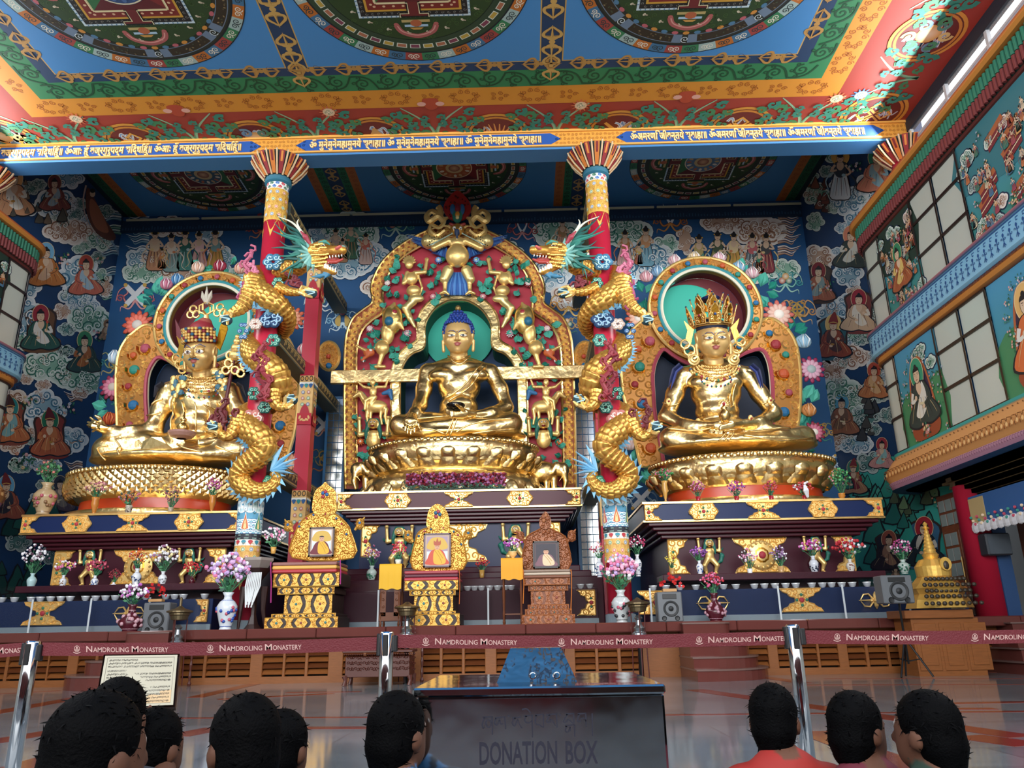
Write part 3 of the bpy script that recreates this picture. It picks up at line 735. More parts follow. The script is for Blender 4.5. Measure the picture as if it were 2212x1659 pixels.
def ribbons(P,x,y,s,c1,c2,core=0,l=6):
 P.l=l;u=s/100
 for d in(-1,1):
  Q=[(x,y+10*u),(x+d*22*u,y+20*u),(x+d*34*u,y+2*u),(x+d*22*u,y-10*u),(x+d*30*u,y-26*u),(x+d*48*u,y-14*u),(x+d*56*u,y+14*u)]
  P.line(Q,9*u,'16304c',5,w1=3*u);P.line(Q,7*u,c1,5,w1=2*u);P.line(Q,2*u,c2,5)
  Q=[(x,y+12*u),(x+d*18*u,y+36*u),(x+d*40*u,y+30*u),(x+d*44*u,y+44*u)];P.line(Q,6*u,c2,5,w1=1*u)
  P.spiral(x+d*44*u,y+6*u,12*u,4*u,c1,1.4,d,0);P.spiral(x+d*16*u,y-20*u,9*u,3*u,c1,1.3,-d,1)
 if core==0:[P.ell(x+a*u,y+b*u,11*u,11*u,c,n=12,cc='f4e8d8')for a,b,c in((-11,0,'b8543c'),(11,0,'3c8a6a'),(0,-14,'d8a04a'))]
 elif core==1:
  for k in range(14):P.ell(x+(k%4-1.5)*7*u,y-k*4.5*u+8*u,4.5*u,5*u,'b03a44',n=7)
 elif core==2:
  for d in(-1,1):P.line([(x+d*3*u,y+8*u),(x+d*14*u,y-12*u),(x+d*24*u,y-52*u)],9*u,'e8eef0',4,w1=1*u)
 elif core==3:
  for d in(-1,1):P.line([(x-d*26*u,y+24*u),(x+d*26*u,y-30*u)],15*u,'e4e8ec');P.ell(x+d*28*u,y-33*u,6*u,6*u,'d8b05a',n=8);P.ell(x-d*28*u,y+27*u,6*u,6*u,'d8b05a',n=8)
 elif core==4:
  for a in range(4):P.line([(x+18*u*cos(a*pi/2),y+18*u*sin(a*pi/2)),(x+18*u*cos((a+1)*pi/2),y+18*u*sin((a+1)*pi/2))],5*u,'c8a858');P.ring(x+14*u*cos(a*pi/2+.7),y+14*u*sin(a*pi/2+.7),10*u,10*u,4*u,4*u,'b89048',12)
 elif core==5:
  for k in range(9):P.ring(x+(k-4)*8*u,y+24*u+(k%2)*5*u,5*u,5*u,2*u,2*u,'bcdcea',8,pi,2*pi)
  for d in(-1,1):P.blob([(x+d*8*u,y-14*u),(x+d*24*u,y),(x+d*22*u,y+18*u),(x+d*8*u,y+20*u)],'c8a858')
  P.ell(x,y-22*u,9*u,9*u,'b8707c',n=10)
def rocks(P,x,y,w,h,c,seed=0,l=1):
 r=random.Random(seed);P.l=l
 for k in range(14):
  a,b=x+r.uniform(-.5,.5)*w,y+r.uniform(-.5,.5)*h;q=r.uniform(.1,.22)*w;P.blob([(a-q,b+q),(a-q*.4,b-q*.6),(a+q*.1,b-q*1.5),(a+q*.6,b-q*.4),(a+q,b+q)],'1c1a1c',2);P.blob([(a-q*.85,b+q*.9),(a-q*.3,b-q*.4),(a+q*.1,b-q*1.3),(a+q*.5,b-q*.3),(a+q*.8,b+q*.9)],c[k%len(c)],2)
def posy(P,x,y,r,n,seed,cols=('e08a9a','e8d8e4','d8783c','8ab8dc','e6d070'),l=10):
 q=random.Random(seed);P.l=l
 for k in range(n*2):a,b=x+q.gauss(0,r*.5),y+q.gauss(0,r*.5);P.ell(a,b,r*.22,r*.12,q.choice(['2f6a4c','3f8a6a','1f4a3c']),q.random()*3,6)
 for k in range(n):a,b=x+q.gauss(0,r*.45),y+q.gauss(0,r*.45);c=q.choice(cols);P.ell(a,b,r*.2,r*.2,c,n=7,cc='fff4e4');P.spiral(a,b,r*.12,r*.04,'8a3a44',1,1,k)
# left wall
P=Paint(onX(XL,-1),.003)
def f2(x,y,h):return AtX(x,y,XL+h)
P.f=f2
r4=random.Random(8)
for k in range(60):y=r4 .uniform(390,1120);cloud(P,r4 .uniform(5,232-.13*(y-460)),y,r4 .uniform(26,44),r4 .uniform(22,34),(PD,PB,PW,PG)[k%4],k,6,.2)
for a in[(215,520,60,40,PG),(150,500,120,55,PW),(120,440,90,60,PB),(60,690,90,110,PB),(165,640,70,50,PB),(100,790,120,55,PG),(165,810,110,65,PG),(170,600,90,120,PB),(225,620,40,60,PW),(190,690,90,60,PG),(100,890,90,110,PB),(150,950,80,60,PB),(30,870,70,60,PW),(215,600,50,40,PG),(60,620,60,60,PB),(150,385,60,45,PB),(90,560,60,50,PG),(25,960,60,40,PW),(60,735,80,40,PG),(205,830,70,40,PG),(40,1170,60,50,PD),(120,1200,60,60,PD)]:
 cloud(P,*a[:4],a[4],1)
for y in(470,500,545,590,640):wisp(P,262,y,60,-1,PB if y%20 else PG)
for y in(860,950,1010):wisp(P,178,y,-40,1,PW)
rocks(P,110,450,60,60,['6a5f54','5a564c','7c6a58'],2);rocks(P,40,420,40,90,['5f5a50','7a6a58'],5)
rocks(P,70,1160,120,120,['1f5a50','2a6a5c','1a4a44'],9);rocks(P,40,1260,120,120,['1f4a44','245a50'],11)
for a in[(30,385,95,'e8b070','d8a078','f0ece0',None,None),(100,545,85,'7fbfe4','c47a3c','d8b090',None,None),(186,570,78,'b8493c','c86a54','a8c4d4',None,None),(88,680,88,'9c2f3c','2f5a50','e0dcd4',None,'6a4a30'),(183,735,80,'3f8a60','2c4c4c','b06a3c',None,None),(22,880,88,'2a8a8c','bc6f44','7fb0b4','4a2a28','8a4a3a'),(108,908,90,'2a7c5c','b8623f','c87a4a','6a2428','8a3a30'),(14,1048,86,'6fb4dc','a85a44','3a3a44','7a2c30',None),(130,1045,70,'3a3f4c','5a4a54','8a8078',None,None),(118,395,70,'7a3a38','8a4a44','a8c0cc',None,None),(232,700,40,'8a6a50','9a7a60','c8b090',None,None)]:
 lama(P,a[0],a[1],a[2],a[3],a[4],a[5],'201c20',a[6],int(a[0]),a[7])
P.l=9
for k,(x,y,s)in enumerate([(205,440,60)]):
 P.blob([(190,405),(205,430),(225,470),(250,510),(238,520),(210,505),(190,470),(185,430)],'6a3f34');P.blob([(195,430),(212,445),(235,500),(210,495),(195,465)],'a8684c');P.ell(200,418,6,8,SK,n=10);P.ell(200,412,6,5,'201c20',n=8)
 P.line([(186,400),(180,440),(195,490),(240,540)],4,'c8b0a8',5,w1=1);P.line([(240,520),(255,545),(262,580)],5,'8fb0c8',5,w1=1)
for a in[(150,880,16,7,1),(60,870,14,10,2),(55,1000,20,8,3),(135,560,14,8,4),(210,720,12,6,5),(215,560,10,6,8)]:posy(P,*a)
P.mk('wall_mural',WLf)
# right wall
P=Paint(None,.003);P.f=lambda x,y,h:AtX(x,y,XR-h)
for k in range(60):y=r4 .uniform(350,960);cloud(P,r4 .uniform(1752+.13*(y-440),1925),y,r4 .uniform(26,44),r4 .uniform(22,34),(PD,PB,PW,PG)[k%4],k,6,.2)
for a in[(1830,430,80,70,PB),(1790,330,60,40,PG),(1765,420,55,60,PG),(1890,400,80,70,PB),(1850,480,60,60,PB),(1770,560,70,60,PW),(1800,690,80,110,PB),(1830,590,70,70,PB),(1880,680,70,70,PG),(1760,480,40,50,PG),(1830,770,110,50,PW),(1790,800,80,40,PW),(1820,860,90,110,PG),(1870,900,60,60,PD),(1850,960,90,40,PB),(1800,950,60,50,PW),(1900,780,60,60,PB),(1880,1000,60,50,PD),(1750,380,40,40,PG),(1900,300,60,40,PB)]:
 cloud(P,*a[:4],a[4],1)
rocks(P,1762,425,50,70,['7a4438','8a5444','5c342c'],4);rocks(P,1870,900,60,90,['3a3c40','4a4844'],6)
P.l=1;P.poly([(1836,1010),(1920,985),(2060,1000),(2060,1260),(1990,1420),(1800,1420),(1830,1180)],'3aa89c')
rocks(P,1880,1090,110,110,['349a86','4fb09c','2c7a6a'],7,2);rocks(P,1940,1180,130,150,['34a090','328a7c','2a7a70'],8,2);rocks(P,1970,1080,100,60,['2c7a70','5a6a4c','7a9a70'],12,2);rocks(P,1900,1290,120,110,['1d5a54','24685e'],14,2)
standing(P,1815,338,92,'e4ecf0','3a4450','a8d0dc',halo='e8b45c',seed=3)
for a in[(1893,340,88,'37a07c','d88a70','9cc4d0',None,None),(1838,508,82,'e08a6c','384644','d8d8cc',None,None),(1768,585,76,'8a2832','b0684c','8aa0a0',None,'4a3a34'),(1800,700,84,'e6c274','9a4a30','5a3a34','8a2a2c','3a6a74'),(1855,645,82,'a02c3c','d0b090','e4dccc',None,'7a3a34'),(1818,870,80,'5fa8c8','9a6248','7a5a48',None,None),(1888,800,70,'c4543c','c07a4c','d8b080',None,None),(1843,1010,66,'3a8a70','b0805c','8a2c30','8a2a2c',None),(1920,1165,78,'a85a48','3a2c34','b0846c',None,'2c2a34'),(1996,1140,96,'b02c38','26323c','d8d4c8',None,'3a6a8c'),(1905,960,60,'a83a44','c8908c','8fc0c0',None,None),(1935,1230,40,'7a5a44','8a6a54','a88a70',None,None)]:
 lama(P,a[0],a[1],a[2],a[3],a[4],a[5],'201c20',a[6],int(a[0]),a[7])
for a in[(1850,360,14,7,1),(1925,400,14,7,2),(1878,560,12,6,3),(1790,620,12,6,4),(2020,1080,12,5,5),(1950,1030,14,7,6)]:posy(P,*a)
P.mk('wall_mural',WRt)
# back wall
WB=bpy.data.objects['wall_back']
P=Paint(onY(YB,-1),.003)
for a in[(310,590,100,40,PG),(395,585,120,50,PW),(480,560,60,70,PB),(450,500,60,50,PB),(360,490,110,40,PW),(300,560,60,50,PB),(500,600,60,40,PG),(560,600,50,50,PB),(760,500,130,70,PG),(740,570,130,60,PB),(800,550,80,60,PB),(690,510,50,60,PB),(820,620,70,50,PW),(880,530,70,40,PG),(860,560,50,30,PW),(1060,530,80,40,PB),(1100,545,60,50,PG),(1130,590,80,50,PW),(1200,500,90,60,PG),(1190,590,90,70,PB),(1230,640,80,50,PW),(1350,500,110,60,PG),(1400,560,120,70,PB),(1340,590,90,50,PB),(1440,530,60,40,PG),(1560,480,120,40,PW),(1640,500,120,60,PW),(1600,585,160,50,PW),(1690,580,90,40,PG),(1510,590,80,50,PG),(1480,520,40,80,PW),(1600,560,150,50,PW),(360,560,140,40,PW)]:
 cloud(P,*a[:4],a[4],3)
for y in(480,500,520,545):wisp(P,262+60,y,50,-1,PB);wisp(P,1680,y,50,1,PW)
for k,(x,y,s,c1,c2)in enumerate([(335,505,78,'c8906c','e0c8a8'),(370,512,74,'8aa8a4','e8d8c4'),(400,505,78,'4a8a80','2f6a60'),(430,508,74,'d0a0a0','e8c0bc'),(465,505,78,'c89a48','7aa0a0'),(1510,515,74,'5a9a80','c8b070'),(1550,508,78,'8a8a50','4a5a44'),(1585,510,74,'d0a84c','e8d0a0'),(1625,512,74,'6a7a80','c8686c'),(1655,512,76,'8a3a44','4a4c50'),(1350,505,70,'e0b8b0','c88a50'),(1395,498,76,'7ab0c4','d8a070'),(725,500,60,'d8a868','c8b0a0'),(758,488,70,'3f6a50','6a9a80'),(790,510,60,'c8a89c','d0705c'),(740,520,46,'b88a64','d8c0a4'),(1215,480,66,'e0b8a0','b08a60'),(1380,530,40,'c86a4c','e0c070'),(350,540,40,'d8783c','e0a060'),(1640,545,44,'c85a34','3a8a6a')]):
 standing(P,x,y,s,c1,c2,['e0c48c','d8885c','b8d0d0'][k%3],9,k)
P.l=3;P.ell(492,485,5,5,'d0b45c',n=12);P.ell(1177,510,9,11,'e8ece8',n=14);P.ell(1512,465,5,6,'d8e0e4',n=10);P.ell(1514,464,4,5,'1f5587',n=10);P.ell(1325,515,6,7,'e8ece8')
for a in[(565,492,60,'a8443c','d8906c',1),(855,485,70,'3a8a84','bcd8c8',0),(1128,495,60,'a84c50','d8a0a0',2),(1448,475,66,'a8643c','d8984c',2),(292,640,74,'b05a64','e0a0a0',3),(740,690,66,'7fb4d0','d0e4ec',5),(1697,606,66,'3f9aa0','a8d8c8',0),(1722,668,74,'c8945c','e0b884',4),(690,650,60,'c8d8dc','e8f0f0',0),(1228,655,74,'d8984c','e8c070',2),(706,990,74,'3f7a7c','b8784c',4),(700,920,60,'a85a4c','d8a088',3),(250,780,70,'3f8a8c','c8b878',4),(1770,930,60,'c8a050','3f8a84',4),(1385,1080,66,'c8dce4','3a6a94',3),(250,960,50,'4f9ab0','a8d4dc',5),(1790,1000,50,'d0dce4','4a8aa8',3),(1225,700,50,'d0a060','4a8a7c',0),(640,690,50,'5f9ab8','d8e8ec',5)]:
 ribbons(P,*a)
P.mk('wall_mural',WB)
# ---- galleries along both sides
GL=M('gallery_window_glass','c3c9bf',0.22,0.0,(0.8,0.15));WD=M('dark_window_timber','2a1a18',0.4)
def gal(sx):
 xf=9.8 if sx>0 else-14.2
 path=[(xf,y)for y in np.linspace(-4,20.0,48)]
 for k in range(1,13):
  a=pi/2*k/12;path.append((xf+sx*.72*(1-cos(a)),20.0+.7*sin(a)))
 S=[0.0]
 for i in range(1,len(path)):S.append(S[-1]+hypot(path[i][0]-path[i-1][0],path[i][1]-path[i-1][1]))
 tot=S[-1]
 def at(s,out=0.0):
  s=min(max(s,0),tot-1e-6);i=int(np.searchsorted(S,s,'right'))-1;i=min(max(i,0),len(path)-2)
  t=(s-S[i])/(S[i+1]-S[i]);dx,dy=path[i+1][0]-path[i][0],path[i+1][1]-path[i][1];L=hypot(dx,dy)
  n=(-dy/L*sx,dx/L*sx);n=(n[0],n[1])
  return(path[i][0]+dx*t+n[0]*out,path[i][1]+dy*t+n[1]*out)
 def sweep(nm,prof,col,mat=None,s0=0,s1=None,parent=None,**k):
  """prof: (outwards, z)"""
  s1=tot if s1 is None else s1;ss=[s for s in S if s0<s<s1];ss=[s0]+ss+[s1];V=[];K=[]
  for s in ss:
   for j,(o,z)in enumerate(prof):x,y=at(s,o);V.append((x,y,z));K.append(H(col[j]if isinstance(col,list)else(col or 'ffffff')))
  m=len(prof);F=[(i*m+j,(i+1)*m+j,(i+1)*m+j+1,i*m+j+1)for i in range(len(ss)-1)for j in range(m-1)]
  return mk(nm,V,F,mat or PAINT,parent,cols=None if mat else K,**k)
 side='right' if sx>0 else 'left'
 root=thing('gallery_balcony',f'two-storey painted gallery with frosted windows along the {side} side of the hall','gallery',(xf,8,4.3))
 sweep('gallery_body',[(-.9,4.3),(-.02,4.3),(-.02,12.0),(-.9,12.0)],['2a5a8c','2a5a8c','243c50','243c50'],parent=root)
 sf=B();V=[(at(s,.3)[0],at(s,.3)[1],4.3)for s in S];n=len(V)
 V2=[(xf+sx*2.7,y,4.3)for x,y,z in V[:48]]+[(XR+.2 if sx>0 else XL-.2,V[-1][1],4.3)]*(n-48)
 sf.add(V+V2,[(i,i+1,n+i+1,n+i)for i in range(n-1)],'2f6494');sf.mk('gallery_soffit',PAINT,root)
 sweep('frieze_moulding',[(.28,4.3),(.34,4.45),(.34,4.47)],['a87a94','c894a8','c894a8'],parent=root)
 fz_=sweep('lower_frieze',[(.32,4.47),(.4,4.62),(.36,4.8),(.22,5.0),(.1,5.12),(.12,5.16),(.12,5.22),(0,5.24)],['d89a5c']*5+['3a9a94']*3,parent=root)
 P=Paint(lambda u,v,h:(at(u,.03+h+(.4 if v<4.8 else.3-.2*(v-4.8)/.32*0)-(0 if v<4.8 else(v-4.8)*.65))[0],at(u,.03+h+(.4 if v<4.8 else.4-(v-4.8)*.65))[1],v),.004)
 s0=12 if sx>0 else 20
 k=s0
 while k<tot-.05:
  P.l=1
  for j in range(3):P.spiral(k,5.02-.13*j,.07-.01*j,.024,'7a4a24',1.1,(-1)**j,pi/2,n=7)
  P.line([(k+.08,5.06),(k+.08,4.66)],.02,'8a5428');P.ell(k,4.66,.04,.05,'f0c080',n=6);P.ell(k+.08,4.62,.018,.05,'7a4a24',n=5)
  k+=.17
 k=s0
 while k<tot-.05:
  P.l=1;P.line([(k,4.42),(k+.06,4.42),(k+.06,4.35),(k+.02,4.35)],.014,'6a3a54');k+=.09
 P.mk('frieze_pattern',root)
 def sY(y):return float(np.interp(y,[p[1]for p in path],S))
 rows=[(5.24,7.72,[(tot,sY(19.5),'w',2),(sY(19.5),sY(17.42),'m',1),(sY(17.42),sY(15.2),'w',2),(sY(15.2),sY(12.9),'m',2),(sY(12.9),sY(11),'w',2)]),(8.66,11.1,[(tot,sY(19.25),'w',2),(sY(19.25),sY(17.4),'m',3),(sY(17.4),sY(15.2),'w',2),(sY(15.2),sY(12.4),'m',4),(sY(12.4),sY(10.5),'w',2)])]
 for z0,z1,cells in rows:
  for sa,sb,kd,n2 in cells:
   s1,s2=min(sa,sb),max(sa,sb)
   if kd=='w':
    f=bpy.data.objects.new('gallery_window',None);C.objects.link(f);f.parent=root;WL[f.name]=wl(root)
    L=s2-s1;hz=[z0,z0+(z1-z0)*.36,z0+(z1-z0)*.72,z1]
    for a in range(n2):
     for b2 in range(3):sweep('pane',[(.015,hz[b2]+.03),(.015,hz[b2+1]-.03)],'',GL,s1+L*a/n2+.03,s1+L*(a+1)/n2-.03,f)
    for a in range(n2+1):
     u=s1+L*a/n2;sweep('mullion',[(0,z0),(.06,z0),(.06,z1),(0,z1)],'',WD,u-.035,u+.035,f)
    for b2 in range(4):sweep('transom',[(0,hz[b2]-.035),(.05,hz[b2]-.035),(.05,hz[b2]+.035),(0,hz[b2]+.035)],'',WD,s1,s2,f)
   else:
    pl=sweep('painted_panel',[(.012,z0),(.012,z1)],['3f8a7c','4f9ac0'],None,s1,s2,root)
    u0=s2;L=s2-s1;hh=z1-z0
    def fm(x,y,h):p=at(u0-x*L,.014+h);return(p[0],p[1],z1-y*hh)
    P=Paint(fm,.003);rr=random.Random(n2*5+int(z0))
    class Q:
     pass
    asp=L/hh
    P2=Paint(lambda x,y,h:fm(x/100/asp,y/100,h),.003)
    W=100*asp
    if n2 in(1,2):
     P2 .l=1;P2 .blob([(0,55),(W*.3,45),(W*.6,50),(W,42),(W,100),(0,100)],'4a8a5c',2);
     for k in range(5):cloud(P2,rr.uniform(0,W),rr.uniform(8,35),18,10,PG,k)
     for k in range(12):posy(P2,rr.uniform(3,W-3),rr.uniform(40,98),6,4,k,l=4)
     for a in range(0,360,24):posy(P2,W/2+26*cos(radians(a)),42+30*sin(radians(a)),5,4,a,l=8)
     P2 .l=8;P2 .blob([(W/2-22,92),(W/2-21,50),(W/2-12,22),(W/2,16),(W/2+12,22),(W/2+21,50),(W/2+22,92)],'b8643c');P2 .blob([(W/2-19,92),(W/2-18,50),(W/2-10,26),(W/2,20),(W/2+10,26),(W/2+18,50),(W/2+19,92)],'3c2a44')
     lama(P2,W/2,33,62,'3a9a74' if n2==1 else 'e8b870','34403c' if n2==1 else 'd8703c','e4e0d4',l=14,seed=4)
     P2 .l=12;P2 .blob([(W/2-26,84),(W/2,80),(W/2+26,84),(W/2+22,97),(W/2,99),(W/2-22,97)],'9a4a2c');P2 .ell(W/2,90,6,5,'d8988c',n=12);posy(P2,W/2,92,8,6,3,l=16)
    else:
     P2 .l=1;P2 .blob([(0,0),(W,0),(W,60),(0,50)],'243a30' if n2==3 else '3a7a84',2)
     for k in range(10):cloud(P2,rr.uniform(0,W),rr.uniform(5,95),16,9,[PG,PW,PD][k%3],k)
     if n2==4:
      for k in range(7):
       a,b2=rr.uniform(5,W-12),12+12*k;P2 .l=6;P2 .poly([(a-12,b2+8),(a+14,b2),(a+16,b2+5),(a-10,b2+13)],'b0643c');P2 .poly([(a-10,b2+13),(a+16,b2+5),(a+16,b2+14),(a-10,b2+22)],'7a2c34');P2 .line([(a-10,b2+17),(a+16,b2+9)],1,'e8d8b0')
     cs=['b8543c','8a3a34','d8a060','c87a4c','3a7a6c','e0d0b0','4a7a9c','a84a5c']
     for k in range(46):standing(P2,rr.uniform(3,W-3),rr.uniform(12,88),rr.uniform(9,15),rr.choice(cs),rr.choice(cs),rr.choice(cs),10,k)
     for k in range(16):posy(P2,rr.uniform(3,W-3),rr.uniform(10,98),5,4,k,l=8)
     if n2==3:lama(P2,W/2,40,46,'3a8a60','a85a34','e0c070',l=16,seed=2);
    P2 .mk('panel_painting',root)
 sweep('brown_band',[(.02,7.72),(.12,7.76),(.12,7.88),(.2,7.9)],['6a3a2c','c8843c','c8843c','2a5a94'],parent=root)
 sweep('blue_frieze',[(.2,7.9),(.26,7.95),(.26,8.5),(.3,8.52),(.3,8.6),(0,8.64)],['6fa8cc','8cc0dc','7fb8d8','3a4a70','b06a6c','2a2a3c'],parent=root)
 P=Paint(lambda u,v,h:(at(u,.262+h)[0],at(u,.262+h)[1],v),.004);k=s0;j=0
 while k<tot-.05:
  P.l=1;c='1f4f8c'
  P.line([(k-.1,8.42),(k-.02,8.42),(k-.02,8.36),(k-.07,8.36)],.022,c);P.ell(k,8.28,.035,.045,c,n=6);P.line([(k,8.24),(k,8.02)],.022,c)
  for d in(-1,1):P.spiral(k+d*.05,8.2,.035,.014,c,1,d,0,n=6);P.line([(k,8.12),(k+d*.05,8.04)],.018,c)
  P.line([(k-.11,8.48),(k+.11,8.48)],.02,c);P.l=1;P.spiral(k+.05,7.82,.04,.018,'5a2c18',1,1,0,n=6);P.spiral(k-.06,7.82,.04,.018,'5a2c18',1,-1,0,n=6)
  k+=.22
 P.mk('blue_frieze_pattern',root)
 sweep('cornice_sill',[(0,11.1),(.06,11.12),(.06,11.2)],'5a2420',parent=root)
 pr=B();k=s0;c2=['2f7a60','7a3434']
 while k<tot-.06:
  for zz,col in((11.52,c2[0]),(11.2,c2[1])):
   x,y=at(k,.12);x2,y2=at(k,.22);pr.tube([(x,y,zz),(x,y,zz+.3)],.045,6,col)
  k+=.13
 pr.mk('cornice_dowels',PAINT,root,kind='stuff')
 sweep('cornice_back',[(.06,11.2),(.07,11.84)],'1f3a34',parent=root)
 sweep('cornice_rail',[(.0,11.84),(.24,11.84),(.3,11.9),(.3,11.98),(.1,12.04),(0,12.04)],['b0642c','d08a3c','d08a3c','a84a2c','a84a2c','a84a2c'],parent=root)
 if sx>0:
  for y in(17.6,16.4,15.2):q=B();q.lathe((10.3,y,4.27),[(.11,0),(.13,.03)],14,'e8e8e4');q.mk('downlight',PAINT,root)
 xw=XR if sx>0 else XL
 st=thing('clerestory_window',f'bright clerestory window band above the {side} gallery','window',(xw,8,12))
 CG=M('clerestory_glass','f4f8fa',0.1,alpha=.12)
 fr=M('white_window_frame','b8bcc0',0.5)
 for k in range(6):
  y0=18.0-3.6*k;y1=y0-3.6
  B().box(xw-.02,xw,y1+.05,y0-.05,12.1,13.6).mk('pane',CG,st)
  for yy in(y0,y0-1.8):q=B().box(xw-.06,xw+.03,yy-.045,yy+.045,12.0,13.62).mk('mullion',fr,st)
  B().box(xw-.05,xw+.02,y1,y0,13.2,13.26).mk('transom',fr,st)
 B().box(xw-.08,xw+.08,-5,18.1,13.6,ZF).mk('wall_lintel_'+side,M('dark_trim','1c2430',.6),kind='structure')
 return root
gal(1);gal(-1)
# ---- raised platform with louvred wooden front
RG=M('red_granite','5e312c',0.14,vary=0.12,spec=.35);WOOD=M('teak_wood','7f4c26',0.42,wood=True,spec=.3);WOOD2=M('brown_teak_wood','5c3118',0.45,wood=True,spec=.3)
pf=B().box(XL,XR,18.0,YB,0,1.12).mk('floor_platform',RG,kind='structure')
x=XL
while x<XR-.1:
 x2=min(x+1.5,XR);B().box(x+.004,x2-.004,17.42,18.4,.925,1.13,bev=.02).mk('slab',RG,pf);x=x2
lw=B().box(XL,XR,17.98,18.02,0,.93).mk('wall_platform_front',M('dark_recess','1a120c',.8),kind='structure')
def slatpanel(xa,xb,z0=.17,z1=.8,n=5):
 p=bpy.data.objects.new('louvre_panel',None);C.objects.link(p);p.parent=lw;WL[p.name]=Vector()
 st=(z1-z0)/n
 for k in range(n):
  z=z0+st*(k+.5);c=[(xa,17.84,z-.055),(xb,17.84,z-.055),(xb,17.96,z+.045),(xa,17.96,z+.045)]
  B().plate(c,(0,-.35,.7),.02).mk('slat',WOOD2 if k%2 else WOOD,p)
pan=[(-40,15),(22,68),(75,105),(109,148),(171,207),(214,250),(256,292),(300,340),(350,386),(395,441),(448,491),(497,542),(569,612),(618,660),(667,710),(742,785),(792,835),(842,884),(912,950),(957,998),(1005,1048),(1073,1112),(1119,1158),(1165,1205),(1243,1286),(1293,1334),(1342,1386),(1512,1548),(1556,1592),(1620,1660),(1682,1722),(1727,1766),(1772,1812),(1833,1871),(1878,1918),(1924,1964),(1985,2025),(2032,2072),(2079,2119),(2140,2180),(2187,2227)]
xs=[]
for a,b2 in pan:
 xa,xb=At(a,1440,17.9).x,At(b2,1440,17.9).x;slatpanel(xa,xb);xs.append((xa,xb))
prev=XL
for xa,xb in xs+[(XR,XR)]:
 if xa>prev:B().box(prev,xa,17.82,17.98,.12,.93,bev=.012).mk('stile',WOOD,lw)
 prev=xb
B().box(XL,XR,17.80,17.98,0,.14).mk('rail',WOOD,lw);B().box(XL,XR,17.81,17.98,.82,.925).mk('rail',WOOD,lw)
def stair(nm,label,x0,x1,depth,n=5,rgt=True,ins=.17):
 root=thing(nm,label,'steps',((x0+x1)/2,17.0,0));hz=1.1/n
 for k in range(n):
  z0=hz*k;z1=hz*(k+1);e=(n-k)*depth/n;w_=x1-x0-k*.16 if k else x1-x0;yy=17.42-e
  xr=x1-k*ins if rgt else x1;xl=x0 if rgt else x0+k*ins
  L=[]
  for t in range(13):
   a=pi/2*t/12
   L.append((xr-e*1.1+e*1.1*sin(a)if rgt else xl+e*1.1-e*1.1*sin(a),yy+e-e*cos(a)))
  L=[((xl if rgt else xr),yy)]+L+[((xr if rgt else xl),17.8),((xl if rgt else xr),17.8)]
  def pl(z,th,grow):
   q=[(a+(grow if a>(x0+x1)/2 else-grow),b2-grow if b2<17.42 else b2)for a,b2 in L]
   return B().plate([(a,b2,z)for a,b2 in q],(0,0,1),th)
  s=pl(z0,hz-.03,0).mk('step',RG,root);pl(z1-.03,.03,.015).mk('tread',M('pale_stone_nosing','6a524c',.25),s)
stair('stone_steps','curved red granite steps right of the centre of the platform front',3.25,4.95,1.35)
stair('stone_steps','curved red granite steps half hidden behind the propped notice board',-9.7,-7.6,1.15,4,False,.36)
st=thing('stone_steps','straight red granite steps at the right-hand end of the platform','steps',(10.9,17.2,0))
for k in range(4):B().box(9.75+.12*k,12.6,16.4+.27*k,17.9,.25*k,.25*k+.25-.03).mk('step',RG,st);B().box(9.7+.12*k,12.6,16.36+.27*k,17.9,.25*k+.22,.25*k+.25).mk('tread',M('pale_stone_nosing'),st)
B().box(XR+.3,13,17.0,18.4,0,1.12).mk('floor_side_platform',RG,kind='structure')
# ---- gilded ornament kit
def ridge(b,pts,Y,wd,hh,col=(1,1,1,1),taper=True):
 """raised scroll on a plane y = Y facing -y; pts (x, z)"""
 n=len(pts);V=[]
 for i,p in enumerate(pts):
  a,c=pts[max(i-1,0)],pts[min(i+1,n-1)];dx,dz=c[0]-a[0],c[1]-a[1];L=hypot(dx,dz)or 1
  t=(1-.55*i/(n-1))if taper else 1;q=wd*t/2
  V+=[(p[0]-dz/L*q,Y,p[1]+dx/L*q),(p[0],Y-hh*t,p[1]),(p[0]+dz/L*q,Y,p[1]-dx/L*q)]
 F=[]
 for i in range(n-1):a=3*i;F+=[(a,a+1,a+4,a+3),(a+1,a+2,a+5,a+4)]
 F+=[(0,2,1),(3*n-3,3*n-2,3*n-1)]
 return b.add(V,F,col)
def sp(x,z,r,turns=1.5,d=1,a0=0.0,n=None):
 n=n or int(9*turns)+2
 return[(x+r*(1-.88*i/n)*cos(a0+d*2*pi*turns*i/n),z+r*(1-.88*i/n)*sin(a0+d*2*pi*turns*i/n))for i in range(n+1)]
GG=H('f2cc80',0.35)
